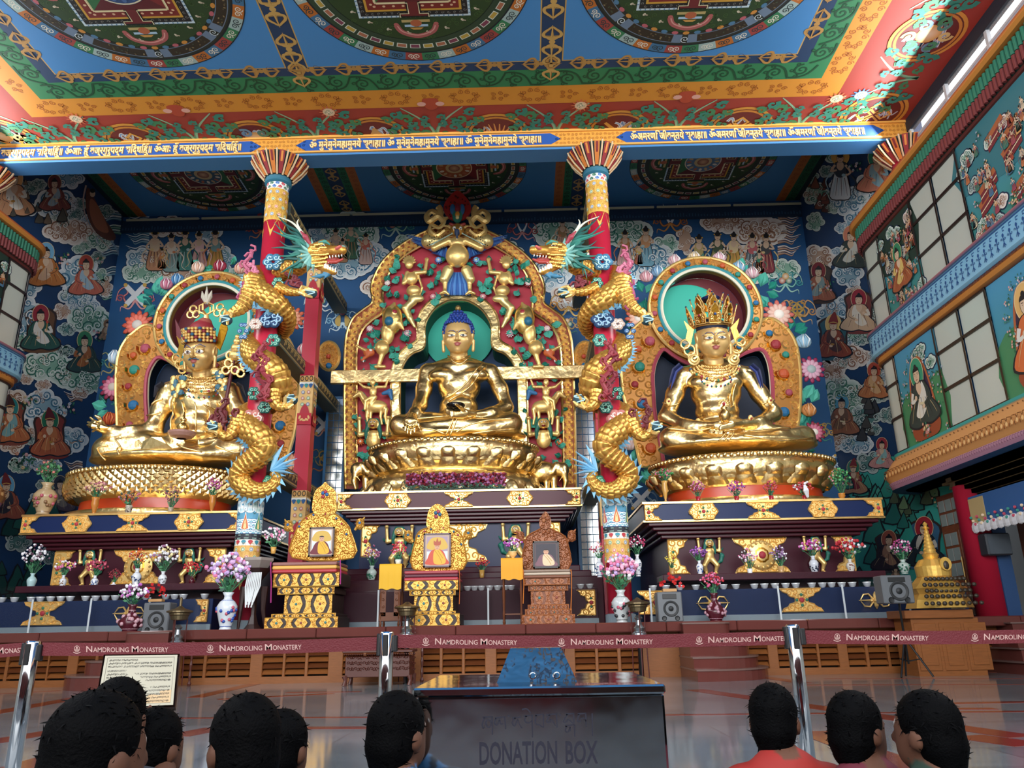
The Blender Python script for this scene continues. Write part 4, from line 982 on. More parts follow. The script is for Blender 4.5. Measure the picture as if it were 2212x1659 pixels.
def outline(kind,w_,h_):
 o=[]
 if kind=='med':
  for k in range(36):
   a=2*pi*k/36;r=1+.07*cos(6*a);ex=abs(cos(a))**.8*(1 if cos(a)>0 else-1);o.append((w_/2*r*ex,h_/2*min(1,r)*max(-1,min(1,1.25*sin(a)))))
 elif kind=='hour':
  R=[(-.5,-.5),(.5,-.5),(.46,-.38),(.34,-.3),(.3,-.18),(.17,-.12),(.15,0),(.17,.12),(.3,.18),(.34,.3),(.46,.38),(.5,.5),(-.5,.5),(-.46,.38),(-.34,.3),(-.3,.18),(-.17,.12),(-.15,0),(-.17,-.12),(-.3,-.18),(-.34,-.3),(-.46,-.38)]
  o=[(a*w_,b2*h_)for a,b2 in R]
 elif kind=='cornL' or kind=='cornR':
  R=[(0,-.5),(1,-.5),(.85,-.42),(.8,-.3),(.55,-.25),(.5,-.1),(.35,0),(.5,.1),(.55,.25),(.8,.3),(.85,.42),(1,.5),(0,.5)]
  s=1 if kind=='cornL' else-1;o=[(s*a*w_,b2*h_)for a,b2 in R]
  if s<0:o=o[::-1]
 elif kind=='box':o=[(-w_/2,-h_/2),(w_/2,-h_/2),(w_/2,h_/2),(-w_/2,h_/2)]
 return o
def inside(x,z,o):
 c=False;j=len(o)-1
 for i in range(len(o)):
  if(o[i][1]>z)!=(o[j][1]>z)and x<(o[j][0]-o[i][0])*(z-o[i][1])/(o[j][1]-o[i][1])+o[i][0]:c=not c
  j=i
 return c
def fillspirals(b,o,Y,r,hh,seed=0,col=GG,keep=None):
 rr=random.Random(seed);xs=[p[0]for p in o];zs=[p[1]for p in o];P=[]
 A=(max(xs)-min(xs))*(max(zs)-min(zs));n=min(int(A/(r*r)*14),8000);X0,X1,Z0,Z1=min(xs),max(xs),min(zs),max(zs)
 for i in range(n):
  x,z=rr.uniform(X0,X1),rr.uniform(Z0,Z1);q=r*(1.05-.6*i/n)
  if any((x-a)**2+(z-c)**2<((q+e)*.84)**2 for a,c,e in P):continue
  if not inside(x,z,o)or not all(inside(x+q*.8*a,z+q*.8*c,o)for a,c in((1,0),(-1,0),(0,1),(0,-1))):continue
  if keep and not keep(x,z,q):continue
  P.append((x,z,q))
 for k,(x,z,q)in enumerate(P):
  ridge(b,sp(x,z,q,1.35,1 if k%2 else-1,rr.uniform(0,6.28)),Y,q*.5,hh,col)
 return P
def ornament(parent,kind,cx,Y,cz,w_,h_,gem='b02c38',gems=True,name='gilded_ornament',seed=1,r=None):
 o=outline(kind,w_,h_);b=B();b.plate([(cx+x,Y,cz+z)for x,z in o],(0,-1,0),.03,GG)
 o2=[(cx+x,cz+z)for x,z in o];r=r or min(w_,h_)*.16
 fillspirals(b,o2,Y-.03,r,.03,seed)
 nn=len(o2);ridge(b,[((o2[i%nn][0]-cx)*.95+cx,(o2[i%nn][1]-cz)*.95+cz)for i in range(nn+1)],Y-.03,.035,.025,GG,False)
 if gems:
  g=min(w_,h_)*.11;ex=cx if not kind.startswith('corn')else cx+(w_*.22 if kind=='cornL' else-w_*.22)
  b.ball((ex,Y-.05,cz),g,10,gem,g*.5,g)
  for k in range(4):
   a=pi/2*k;b.ball((ex+g*2*cos(a)*(0 if kind.startswith('corn')and k%2==0 else 1),Y-.05,cz+g*2*sin(a)),g*.6,8,'2f7a5c',g*.4,g*.6)
 return b.mk(name,PAINT,parent)
# ---- plinths
def plinth(nm,label,x0,x1,Y,zt,zf,zc,zb,cols,depth,body_in=.45):
 """zt top, zf frieze bottom, zc cornice bottom, zb body bottom"""
 root=thing(nm,label,'altar plinth',((x0+x1)/2,Y+depth/2,ZP))
 cf,cbdy,cst=cols
 B().box(x0,x1,Y,Y+depth,zf,zt,cf,.01).mk('frieze',M('lacquer_'+cf,cf,.35,spec=.25),root)
 e=B();e.box(x0-.03,x1+.03,Y-.04,Y+depth,zt,zt+.05);e.box(x0-.03,x1+.03,Y-.03,Y+depth,zf-.03,zf+.015);e.mk('gilt_edge',GFLAT,root)
 n=4;c=B()
 for k in range(n):
  t=k/n;c.box(x0+.1+body_in*t,x1-.1-body_in*t,Y+.05+body_in*t,Y+depth,zf-.03-(zf-zc)*(k+1)/n,zf-.03-(zf-zc)*k/n,(0,0,0,1),.02)
 c.mk('stepped_cornice',M('lacquer_'+cst,cst,.3,spec=.3),root)
 yb=Y+body_in+.12;B().box(x0+body_in+.15,x1-body_in-.15,yb,Y+depth,ZP,zc,'5').mk('body',M('lacquer_'+cbdy,cbdy,.35,spec=.25),root)if False else B().box(x0+body_in+.15,x1-body_in-.15,yb,Y+depth,ZP,zc).mk('body',M('lacquer_'+cbdy,cbdy,.35,spec=.25),root)
 return root,yb
def gem_frieze(root,x0,x1,Y,zf,zt,seed=0):
 h_=zt-zf;cz=(zt+zf)/2;L=x1-x0
 ornament(root,'cornL',x0+.02,Y,cz,.42,h_*.98,seed=seed);ornament(root,'cornR',x1-.02,Y,cz,.42,h_*.98,seed=seed+1)
 for k,kd in enumerate(['med','hour','med']):ornament(root,kd,x0+L*(k+1)/4,Y,cz,.68 if kd=='med' else.8,h_*.98,seed=seed+2+k)
plL,ybL=plinth('altar_plinth','navy and maroon altar plinth under the left golden statue',-12.36,-6.85,19.0,3.87,3.46,3.12,2.2,('13254f','3c1220','41141f'),5.6)
plR,ybR=plinth('altar_plinth','navy and maroon altar plinth under the right crowned golden statue',2.87,8.62,19.0,3.88,3.47,3.12,2.2,('13254f','3c1220','41141f'),5.6)
plC,ybC=plinth('altar_plinth','maroon and navy altar plinth under the central golden statue',-5.1,1.5,21.0,4.62,4.2,3.85,2.5,('4a1524','131f44','41141f'),4.4,.4)
gem_frieze(plL,-12.36,-6.85,18.99,3.46,3.87,1);gem_frieze(plR,2.87,8.62,18.99,3.47,3.88,11);gem_frieze(plC,-5.1,1.5,20.99,4.2,4.62,21)
MRN=M('lacquer_3c1220')
for root,x0,x1,yb,zc,zb,s in((plL,-12.36,-6.85,ybL,3.1,2.22,31),(plR,2.87,8.62,ybR,3.1,2.22,41)):
 cx=(x0+x1)/2;cz=(zc+zb)/2;h_=zc-zb-.04
 B().box(x0+.3,x1-.3,18.68,yb,2.04,2.19,bev=.01).mk('ledge',MRN,root)
 ornament(root,'hour',cx,yb,cz,1.35,h_,seed=s,r=.1,gems=False);b=B()
 for rr_,c in((.36,GG),(.3,G('c88a30')),(.24,GG)):b.ball((cx,yb-.05,cz),rr_,24,c,.07+.1*(.36-rr_),rr_)
 for k in range(16):a=2*pi*k/16;b.ball((cx+.3*cos(a),yb-.1,cz+.3*sin(a)),.035,6,GG)
 b.ball((cx,yb-.13,cz),.09,12,'a02c38',.05,.09);b.mk('dharma_wheel',PAINT,root)
 ornament(root,'cornL',x0+.62,yb,cz,.5,h_,seed=s+1,r=.1);ornament(root,'cornR',x1-.62,yb,cz,.5,h_,seed=s+2,r=.1)
ornament(plC,'hour',-1.8,ybC,3.3,1.5,1.0,seed=5,r=.11,gems=False);ornament(plC,'cornL',-4.5,ybC,3.4,.5,.85,seed=6,r=.1);ornament(plC,'cornR',.93,ybC,3.4,.5,.85,seed=7,r=.1)
st=B();MRN=M('lacquer_3c1220')
for k in range(3):st.box(-5.0-.25*k,1.4+.25*k,20.9-.45*k,22,ZP,2.62-.17*k,bev=.02)
st.mk('stepped_base',MRN,plC)
# guardian lions holding up the cornice
def atlant(name,label,cx,Y,cz,h_,parent=None,mane='1f6a5c',body=GG,flip=1,legs=True,cat='statue',belly=1.0,group=None):
 """relief beast-man with raised arms; cz = feet, h_ = height"""
 u=h_/1.0;T=lambda x,y,z:(cx+flip*x*u,Y-y*u,cz+z*u)
 s=Sdf(max(.009,h_/75),.03*u)
 s.ell(T(0,.07,.52),(.12*u*belly,.09*u,.17*u),col=body);s.ell(T(0,.08,.63),(.13*u,.09*u,.09*u),col=body)
 s.ell(T(0,.15,.82),(.095*u,.085*u,.09*u),col=body)
 s.ell(T(0,.24,.785),(.05*u,.04*u,.035*u),col=body);s.ell(T(0,.25,.76),(.035*u,.03*u,.015*u),col='7a1c24',k=.004)
 for d in(-1,1):
  s.ell(T(d*.035,.225,.85),(.022*u,.016*u,.018*u),col='f0ece0',k=.003);s.ell(T(d*.035,.238,.85),(.009*u,.008*u,.009*u),col='1a1a1a',k=.002)
  s.ell(T(d*.11,.13,.8),(.03*u,.02*u,.06*u),col=body)
  s.chain([T(d*.1,.07,.66),T(d*.27,.1,.62),T(d*.29,.12,.93)],[.05*u,.042*u,.036*u],body)
  s.ell(T(d*.29,.14,.96),(.05*u,.04*u,.03*u),col=body)
  s.chain([T(d*.29,.1,.63),T(d*.35,.05,.66),T(d*.4,.03,.72)],[.03*u,.02*u,.008*u],mane)
  if legs:
   s.chain([T(d*.06,.06,.4),T(d*.17,.12,.24),T(d*.12,.07,.05)],[.085*u,.06*u,.04*u],body);s.ell(T(d*.14,.12,.025),(.05*u,.07*u,.025*u),col=body)
   s.chain([T(d*.14,.07,.1),T(d*.22,.05,.14)],[.03*u,.01*u],mane)
  for k in range(4):s.chain([T(d*.06,.12,.9),T(d*(.1+.012*k),.14,.84-.05*k),T(d*(.12+.01*k),.12,.72-.06*k)],[.035*u,.03*u,.015*u],mane)
 for k in range(5):s.ell(T((k-2)*.035,.13,.91),(.03*u,.04*u,.03*u),col=mane)
 if legs:s.chain([T(.2,.04,.3),T(.3,.06,.36),T(.34,.05,.5),T(.3,.05,.58)],[.03*u,.045*u,.06*u,.02*u],mane)
 V,F,K=s.mesh()
 if parent:return mk(name,V,F,CARVED,parent,K,True,label)
 root=thing(name,label,cat,(cx,Y,cz),group);mk('body',V,F,CARVED,root,K,True);return root
for root,x0,x1,yb in((plL,-12.36,-6.85,ybL),(plR,2.87,8.62,ybR)):
 for t in(.28,.73):atlant('guardian_lion',None,x0+(x1-x0)*t,yb,2.22,.9,root)
for x,f in((-3.45,1),(-.28,-1)):atlant('guardian_lion',None,x,ybC,2.62,1.2,plC,flip=f)
# ---- acrylic fronted offering cases with rows of bowls
ACR=M('clear_acrylic','2a3034',.04,alpha=.1,spec=.5);GREY=M('grey_stone_base','7f8f98',.3)
BOWL=None
ORD='first second third fourth fifth sixth seventh eighth ninth tenth eleventh twelfth thirteenth fourteenth fifteenth sixteenth seventeenth eighteenth nineteenth twentieth'.split()
def case(label,x0,x1,Y,zt,col,orn,bowls,gp,step=.34,gap=()):
 """low display case: coloured back panel with gilt motifs, acrylic front and hood"""
 global BOWL
 root=thing('offering_case',label,'display case',((x0+x1)/2,Y+.3,ZP))
 B().box(x0,x1,Y+.25,Y+1.0,ZP,zt,bev=.01).mk('back_panel',M('case_'+col,col,.45,spec=.2),root)
 B().box(x0,x1,Y+.2,Y+.26,ZP,ZP+.13).mk('base',GREY,root)
 n=max(1,round((x1-x0)/1.42));L=(x1-x0)/n
 for k in range(n):
  a,b2=x0+L*k,x0+L*(k+1)
  B().box(a+.01,b2-.01,Y,Y+.012,ZP+.01,zt+.02).mk('acrylic_panel',ACR,root)
  B().add([(a+.01,Y,zt+.02),(b2-.01,Y,zt+.02),(b2-.01,Y+.55,zt+.36),(a+.01,Y+.55,zt+.36)],[(0,1,2,3)]).mk('acrylic_hood',ACR,root)
  B().box(a-.02,a+.02,Y-.012,Y,ZP,zt+.04).mk('edge_strip',M('frosted_edge','b8c0c4',.3),root)
 for kd,t,w_,h_ in orn:ornament(root,kd,x0+(x1-x0)*t,Y+.25,(ZP+.12+zt)/2+.02,w_,h_,seed=int(t*50),r=.085)
 for bi,x in enumerate(bowls):
  if BOWL is None:
   BOWL=B().lathe((x,Y+.45,zt),[(.05,0),(.045,.012),(.07,.03),(.085,.09),(.1,.115),(.092,.115),(.07,.07),(.0,.07)],16,cap=False).mk('offering_bowl',M('silver_metal','e4e8ea',.35,.35),smooth=True)
   me=BOWL.data
   for v in me.vertices:v.co-=Vector((x,Y+.45,zt))
   BOWL.location=(x,Y+.45,zt);o=BOWL
  else:o=BOWL.copy();C.objects.link(o);o.location=(x,Y+.45,zt)
  tag(o,f'silver offering bowl, {ORD[bi]} from the left {gp[0]}','bowl',gp[1])
 return root
def bx(pxs,Y):return[At(p,1290,Y).x for p in pxs]
def vajra3(parent,cx,Y,cz,s,name='gilded_vajra'):
 b=B()
 b.ball((cx,Y-.05,cz),.16*s,12,GG,.08,.16*s)
 for k in range(4):
  a=k*pi/2;ca,sa=cos(a),sin(a)
  def T(u,v):return(cx+(u*ca-v*sa)*s,Y-.04,cz+(u*sa+v*ca)*s)
  if k%2==0:
   for e in(-1,1):b.tube([T(.12,e*.05),T(.35,e*.33),T(.62,e*.3),T(.8,e*.04)],[.06*s,.05*s,.045*s,.02*s],6,GG)
   b.tube([T(.1,0),T(.6,0),T(.9,0)],[.06*s,.035*s,.015*s],6,GG);b.ball(T(.22,0),.1*s,8,GG,.06)
  else:b.tube([T(.1,0),T(.3,0),T(.45,0)],[.13*s,.11*s,.02*s],8,GG)
 return b.mk(name,PAINT,parent)
cL=case('long navy offering case in front of the left plinth with a gold crossed sceptre motif',-13.9,-7.2,18.1,1.82,'14264c',[('hour',.42,.95,.52),('cornR',.985,.3,.5)],bx([5,32,68,88,110,132,152,185,207,228,249,315,358,377,396,442],18.55),('on the case below the left statue','silver bowls on the left offering case'))
vajra3(cL,-13.9+6.7*.19,18.33,1.52,.42);vajra3(cL,-13.9+6.7*.72,18.33,1.52,.42)
cR=case('long navy offering case in front of the right plinth with a gold crossed sceptre motif',2.75,9.9,18.1,1.82,'14264c',[('hour',.48,.95,.52),('hour',.02,.8,.52),('cornR',.985,.3,.5)],bx([1412,1440,1470,1505,1565,1592,1632,1654,1677,1700,1722,1757,1780,1800,1822,1845,1877,1900,1967,1990],18.55),('on the case below the right statue','silver bowls on the right offering case'))
vajra3(cR,2.75+7.15*.2,18.33,1.52,.42);vajra3(cR,2.75+7.15*.71,18.33,1.52,.42)
cC=case('maroon and clear offering case behind the three small thrones',-4.9,1.7,19.3,1.95,'3c1220',[('cornR',.99,.45,.6)],bx([1010,1025,1040,1058,1075,1092,1105,1255,1275],19.75),('on the case behind the thrones','silver bowls on the central offering case'))
# ---- round columns, painted
def painted_column(X,lab,low=True):
 root=thing('pillar',lab,'column',(X,18.4,ZP));R=.285
 B().lathe((X,18.4,0),[(R,ZP),(R,13.0)],40).mk('shaft',M('column_red','b4213a',.35),root,smooth=True)
 B().lathe((X,18.4,0),[(R+.06,ZP),(R+.06,ZP+.18),(R,ZP+.2)],32).mk('base',GREY,root)
 P=Paint(lambda u,z,h:(X+(R+h)*sin(u),18.4-(R+h)*cos(u),z),.002)
 def bandp(z0,z1,c,l):
  P.l=l
  for k in range(24):a,b2=2*pi*k/24,2*pi*(k+1)/24;P.l=l;P.poly([(a,z0),(b2,z0),(b2,z1),(a,z1)],c)
 def points(z0,z1,c,l,n=6,up=1):
  for k in range(n):
   P.l=l;a=2*pi*k/n;w2=pi/n;Q=[(a-w2,z0)]+[(a-w2+w2*t/4,z0+(z1-z0)*(t/4)**1.2)for t in range(1,5)]+[(a+w2*t/4,z1-(z1-z0)*(1-(1-t/4)**1.2))for t in range(1,5)];P.poly(Q,c)
 def gems(z0,z1,rows,n=10):
  for j in range(rows):
   for k in range(n):
    a=2*pi*(k+.5*(j%2))/n;z=z0+(z1-z0)*(j+.5)/rows;c=['2f74b0','c0392c','2f8a5c'][(j+k)%3];P.l=8
    P.ell(a,z,.055/R,.055,'f0d898',n=10);P.ell(a,z,.043/R,.045,c,n=10,cc='e8e0d0');P.spiral(a,z-.03,.07/R,.012,'c48a34',1,1,0,n=7)
 z=lambda y:At(1106,y,18.15).z
 if not low:bandp=lambda*a:None;_p=Paint.put;P.put=lambda*a:P
 bandp(2.45,2.98,'d8ab5c',3);points(2.45,1.98,'d8ab5c',3);gems(2.45,2.98,3)
 bandp(2.98,3.12,'e8e4d8',4)
 for k in range(12):P.l=6;P.blob([(2*pi*k/12-.2,3.08),(2*pi*k/12,3.0),(2*pi*k/12+.2,3.08),(2*pi*k/12,3.11)],['3a8a9c','b83a44'][k%2],2)
 bandp(3.12,3.25,'2a2c34',4)
 for k in range(10):P.l=6;P.line([(2*pi*k/10,3.15),(2*pi*k/10+.35,3.15),(2*pi*k/10+.35,3.22),(2*pi*k/10+.12,3.22)],.02,'8aa89c')
 bandp(3.25,3.6,'1f5f94',4)
 for j in range(4):
  for k in range(14):P.l=6+j*.2;a=2*pi*(k+.5*(j%2))/14;P.ring(a,3.26+.085*j,.1/R,.055,.035/R,.02,'e4f0f0',8,0,pi);P.ring(a,3.26+.085*j,.05/R,.03,.02/R,.015,'9cd0dc',8,0,pi)
 for k in range(6):
  a=2*pi*k/6;c=['c86a3c','2f8a6c','b84a5c'][k%3];P.l=10;P.blob([(a-.34,3.36),(a-.1,3.6),(a,3.78),(a+.1,3.6),(a+.34,3.36)],'f0f0e8',2);P.blob([(a-.27,3.37),(a-.08,3.6),(a,3.72),(a+.08,3.6),(a+.27,3.37)],c,2);P.blob([(a-.12,3.38),(a,3.6),(a+.12,3.38)],'e8c88c',2)
 bandp(3.6,4.1,'5a9ab8',4)
 for k in range(9):cl=[('f0f4f4','a8d0dc','1d4a6a'),('e8f0ec','9cc8c0','2a5a5a')][k%2];a=2*pi*k/9;P.l=7;P.ell(a,3.93,.16/R,.1,cl[0],n=12,cc=cl[1]);P.spiral(a,3.93,.1/R,.02,cl[2],1.4,1,k);P.ell(a+.3,3.8,.1/R,.07,cl[0],n=10,cc=cl[1])
 if not low:
  del P.put
  def bandp(z0,z1,c,l):
   for k in range(24):P.l=l;P.poly([(2*pi*k/24,z0),(2*pi*(k+1)/24,z0),(2*pi*(k+1)/24,z1),(2*pi*k/24,z1)],c)
 bandp(11.45,12.4,'d8ab4c',3);points(11.45,10.95,'d8ab4c',3);gems(11.5,12.4,4)
 for j in range(7):
  for k in range(16):P.l=5;P.spiral(2*pi*k/16,11.5+.13*j,.045/R,.01,'b07c2c',1.3,(-1)**k,j)
 bandp(12.4,12.62,'e4e4dc',4)
 for j in range(2):
  for k in range(12):P.l=6;a=2*pi*(k+.5*j)/12;P.ell(a,12.46+.1*j,.05/R,.045,['2f6ab0','c03440','1f6a4c'][k%3],n=8);P.spiral(a,12.46+.1*j,.03/R,.012,'f0f0f0',1,1,0,n=6)
 P.mk('painted_pattern',root)
 c=B();c.lathe((X,18.4,0),[(R+.02,12.6),(R+.07,12.64),(R+.07,12.7),(R+.03,12.72),(R+.06,12.78)],32,'2a6a80');c.mk('capital_collar',PAINT,root)
 c=B();n=16
 c.lathe((X,18.4,0),[(R+.02,12.75),(R+.2,13.05),(R+.36,13.3),(R+.36,13.36)],32,'20302c')
 for k in range(n):
  a=2*pi*k/n
  def T(r,z_,da):return(X+r*sin(a+da),18.4-r*cos(a+da),z_)
  da=pi/n*.55
  c.add([T(R+.1,12.8,-da),T(R+.1,12.8,da),T(R+.32,13.08,da),T(R+.46,13.3,da*.9),T(R+.46,13.3,-da*.9),T(R+.32,13.08,-da)],[(0,1,2,5),(5,2,3,4)],['c8742c','8a2428'][k%2])
  c.add([T(R+.115,12.86,-da*.45),T(R+.115,12.86,da*.45),T(R+.34,13.1,da*.4),T(R+.465,13.27,da*.35),T(R+.465,13.27,-da*.35),T(R+.34,13.1,-da*.4)],[(0,1,2,5),(5,2,3,4)],['7a1c20','d8863c'][k%2])
  c.tube([T(R+.08,12.78,pi/n),T(R+.3,13.03,pi/n),T(R+.44,13.25,pi/n),T(R+.47,13.33,pi/n)],.025,5,'d0b48c')
 c.mk('capital',PAINT,root)
 return root
colL=painted_column(-6.53,'red column wrapped by the left golden dragon, under the long beam')
colR=painted_column(2.1,'red column wrapped by the right golden dragon, under the long beam')
colS=painted_column(10.35,'red column at the right end of the beam, mostly behind the gallery',False)
for ch in colS.children:
 if ch.name.startswith('shaft'):ch.scale=(1.3,1.3,1)
colS.location.x+=0.12
painted_column(-14.75,'red column at the left end of the beam behind the left gallery')
# ---- rear square pillars and longitudinal beams
def square_pillar(px,Y,lab):
 X=At(px,900,Y).x;root=thing('square_pillar',lab,'column',(X,Y,ZP));r=.2
 B().box(X-r,X+r,Y-r,Y+r,ZP,11.9).mk('shaft',M('column_red'),root)
 for fx in(0,1):
  if fx==0:f=lambda u,z,h:(X+u,Y-r-h,z)
  else:
   s=1 if X<AX else-1;f=lambda u,z,h,s=s:(X+s*(r+h),Y+u,z)
  P=Paint(f,.004)
  for zt in(11.9,8.05,4.75):
   P.l=1;P.poly([(-r,zt-1.2),(r,zt-1.2),(r,zt),(-r,zt)],'d8b070');P.l=2
   for k in range(3):P.ell(-.13+.13*k,zt-.09,.055,.08,'3a2c28',n=10);P.ell(-.13+.13*k,zt-.09,.035,.055,'c8944c',n=8)
   P.poly([(-r,zt-.28),(r,zt-.28),(r,zt-.2),(-r,zt-.2)],'e8e8e0')
   for k in range(3):P.blob([(-.19+.13*k,zt-.26),(-.13+.13*k,zt-.38),(-.07+.13*k,zt-.26)],['2a5a94','2a8a8c'][k%2],2)
   for j in range(3):
    for k in range(2):P.ell(-.08+.16*k,zt-.5-.18*j,.05,.055,['2a5a94','a83838','3a8a60'][(j+k)%3],n=8,cc='e8e0d0')
   P.blob([(-.14,zt-1.12),(0,zt-.84),(.14,zt-1.12)],'a82030',2);P.poly([(-r,zt-1.45),(r,zt-1.45),(r,zt-1.12),(-r,zt-1.12)],'b0182c')
   for k in range(5):a=pi*(k+.5)/5;P.ell(.13*cos(a),zt-1.2-.13*sin(a),.03,.06,'d8b070',a,7)
  P.mk('painted_capital',root)
 return X
XLp=square_pillar(662,21.2,'square red pillar with painted capitals between the left column and the central shrine')
XRp=square_pillar(1300,21.2,'square red pillar with painted capitals behind the right dragon column')
def cross_beam(x,z,w_,h_,lab,s):
 y0,y1=18.7,25.6;root=thing('ceiling_cross_beam',lab,'beam',(x,y0,z))
 B().box(x-w_/2,x+w_/2,y0,y1,z,z+h_).mk('timber',M('grey_green_paint','46544f',.5),root)
 P=Paint(lambda y,zz,h:(x+s*(w_/2+h),y,zz),.004);P.l=1;P.poly([(y0,z+.04),(y1,z+.04),(y1,z+h_-.04),(y0,z+h_-.04)],'a8905c');P.l=2;P.poly([(y0,z+.08),(y1,z+.08),(y1,z+h_-.08),(y0,z+h_-.08)],'33332c')
 k=y0+.3
 while k<y1-.2:
  P.l=3;P.line([(k,z+.13),(k+.09,z+h_-.13),(k+.14,z+.2),(k+.2,z+h_-.14)],.045,'b89c60');P.line([(k,z+h_-.12),(k+.22,z+h_-.12)],.04,'b89c60');k+=.3
 P.mk('script_band',root)
for s,xc in((1,-6.45),(-1,2.05)):
 sd='left' if s>0 else 'right'
 for z,lv in((11.9,'highest'),(8.1,'middle'),(4.8,'lowest')):cross_beam(xc,z,.42,.4,f'grey green beam with gold script running back from the {sd} column, {lv} of three',s)
# tall mirrored cabinets against the back wall beside the shrine
for px0,px1,yt,lab in((706,742,862,'left'),(1246,1284,880,'right')):
 a,b2=At(px0,950,25.0),At(px1,950,25.0);z1=At(px0,yt,25.0).z
 root=thing('mirrored_cabinet',f'tall narrow blue cabinet of small mirror panes {lab} of the central shrine','cabinet',((a.x+b2 .x)/2,25,ZP))
 B().box(a.x-.09,b2 .x+.09,25.05,25.6,ZP,z1+.1).mk('frame',M('cabinet_blue','2a6a9c',.4),root)
 MR=M('mirror_pane','b8bcbc',.12,.9);n=26;zb=2.0
 for k in range(n):
  zz=zb+(z1-zb)*k/n
  for j in range(3):w3=(b2 .x-a.x)/3;B().box(a.x+w3*j+.01,a.x+w3*(j+1)-.01,25.0,25.04,zz+.012,zz+(z1-zb)/n-.012).mk('pane',MR,root)
# ---- the three seated gilded statues
MG=H('d6b070',.6)
LEAF2=M('vp_leaf','ffffff',.2)
def head_mesh(skin=MG,eyes='peace',cell=.045,nose=1.0):
 s=Sdf(cell,.16)
 s.ell((0,-.2,.35),(1.0,1.0,1.15),col=skin);s.ell((0,.1,-.1),(.97,.85,1.15),col=skin);s.ell((0,.22,-.66),(.68,.62,.5),col=skin);s.ell((0,.6,-.98),(.24,.2,.17),col=skin)
 for d in(-1,1):s.ell((d*.5,.55,-.32),(.36,.3,.34),col=skin);s.ell((d*.4,.84,.22),(.34,.12,.1),col=skin,k=.1);s.ell((d*.42,.8,.02),(.29,.17,.13),col=skin,k=.06)
 s.cap((0,.9,.22),(0,1.16,-.22),.06,.13,skin,.08);s.ell((0,1.12,-.3),(.13,.12,.09),col=skin,k=.05)
 for d in(-1,1):s.ell((d*.13,1.02,-.31),(.09,.09,.07),col=skin,k=.05)
 s.ell((0,.88,-.53),(.24,.11,.06),col='a0524e',k=.04);s.ell((0,.86,-.64),(.17,.12,.07),col='a85c58',k=.04)
 for d in(-1,1):
  s.ell((d*1.03,-.02,.05),(.1,.25,.5),rot=(0,d*.12,0),col=skin,k=.08);s.cap((d*1.08,.06,-.25),(d*1.04,.12,-.95),.11,.12,skin,.06)
  s.ell((d*1.12,.06,.1),(.07,.12,.3),col=skin,k=.04,op='-')
 eh=.075 if eyes=='peace' else.13
 for d in(-1,1):
  s.ell((d*.42,.93,.0),(.245,.2,eh),rot=(0,d*.06,0),col='ece8de',op='p');s.ell((d*.4,.98,.0),(.085,.2,eh*.95),col='6a4634' if eyes!='peace' else '3a5a6a',op='p');s.ell((d*.4,.98,.0),(.04,.2,.045),col='101014',op='p')
 s.cap((0,-.25,-.7),(0,-.32,-1.75),.6,.66,skin,.12)
 for k in range(3):s.cap((-.35,.18-.04*k,-1.2-.16*k),(.35,.18-.04*k,-1.2-.16*k),.12,.12,skin,.05)
 return s.mesh()
def brow_tubes(b,f,angry=False,col='2a4a8c'):
 for d in(-1,1):
  z0=.3 if not angry else.34
  b.tube([f(d*.08,1.02,z0-.1),f(d*.25,1.03,z0+.06),f(d*.48,.95,.05+z0+(.04 if not angry else.12)),f(d*.74,.72,z0-.08+(.1 if angry else 0))],.022*f.u,5,col)
  b.tube([f(d*.17,.97,-.02),f(d*.3,1.0,.07),f(d*.44,.99,.09),f(d*.62,.84,0)],.014*f.u,5,'20304c');b.tube([f(d*.17,.97,-.02),f(d*.42,1.0,-.07),f(d*.62,.84,0)],.01*f.u,5,'6a3a2c')
class HeadFrame:
 def __init__(s,c,u,pitch=0,yaw=0):s.c=Vector(c);s.u=u;s.R=Matrix.Rotation(yaw,3,'Z')@Matrix.Rotation(pitch,3,'X')
 def __call__(s,x,y,z):return s.c+s.R@Vector((x*s.u,-y*s.u,z*s.u))
def place(f,V):
 V=np.array(V)*f.u;V[:,1]*=-1;return V@np.array(f.R).T+np.array(f.c)
def flipq(F):return F[:,::-1].copy()
def put_head(root,c,u,pitch,yaw,eyes='peace',skin=MG,name='head'):
 f=HeadFrame(c,u,pitch,yaw);V,F,K=head_mesh(skin,eyes)
 h=mk(name,place(f,V),flipq(F),VM('painted_smooth',.42,None,.3),root,K,True)
 b=B();brow_tubes(b,f,eyes!='peace');b.ball(f(0,1.0,.34),.05*u,8,'d8d0c0');b.mk('painted_brows',PAINT,h)
 return f,h
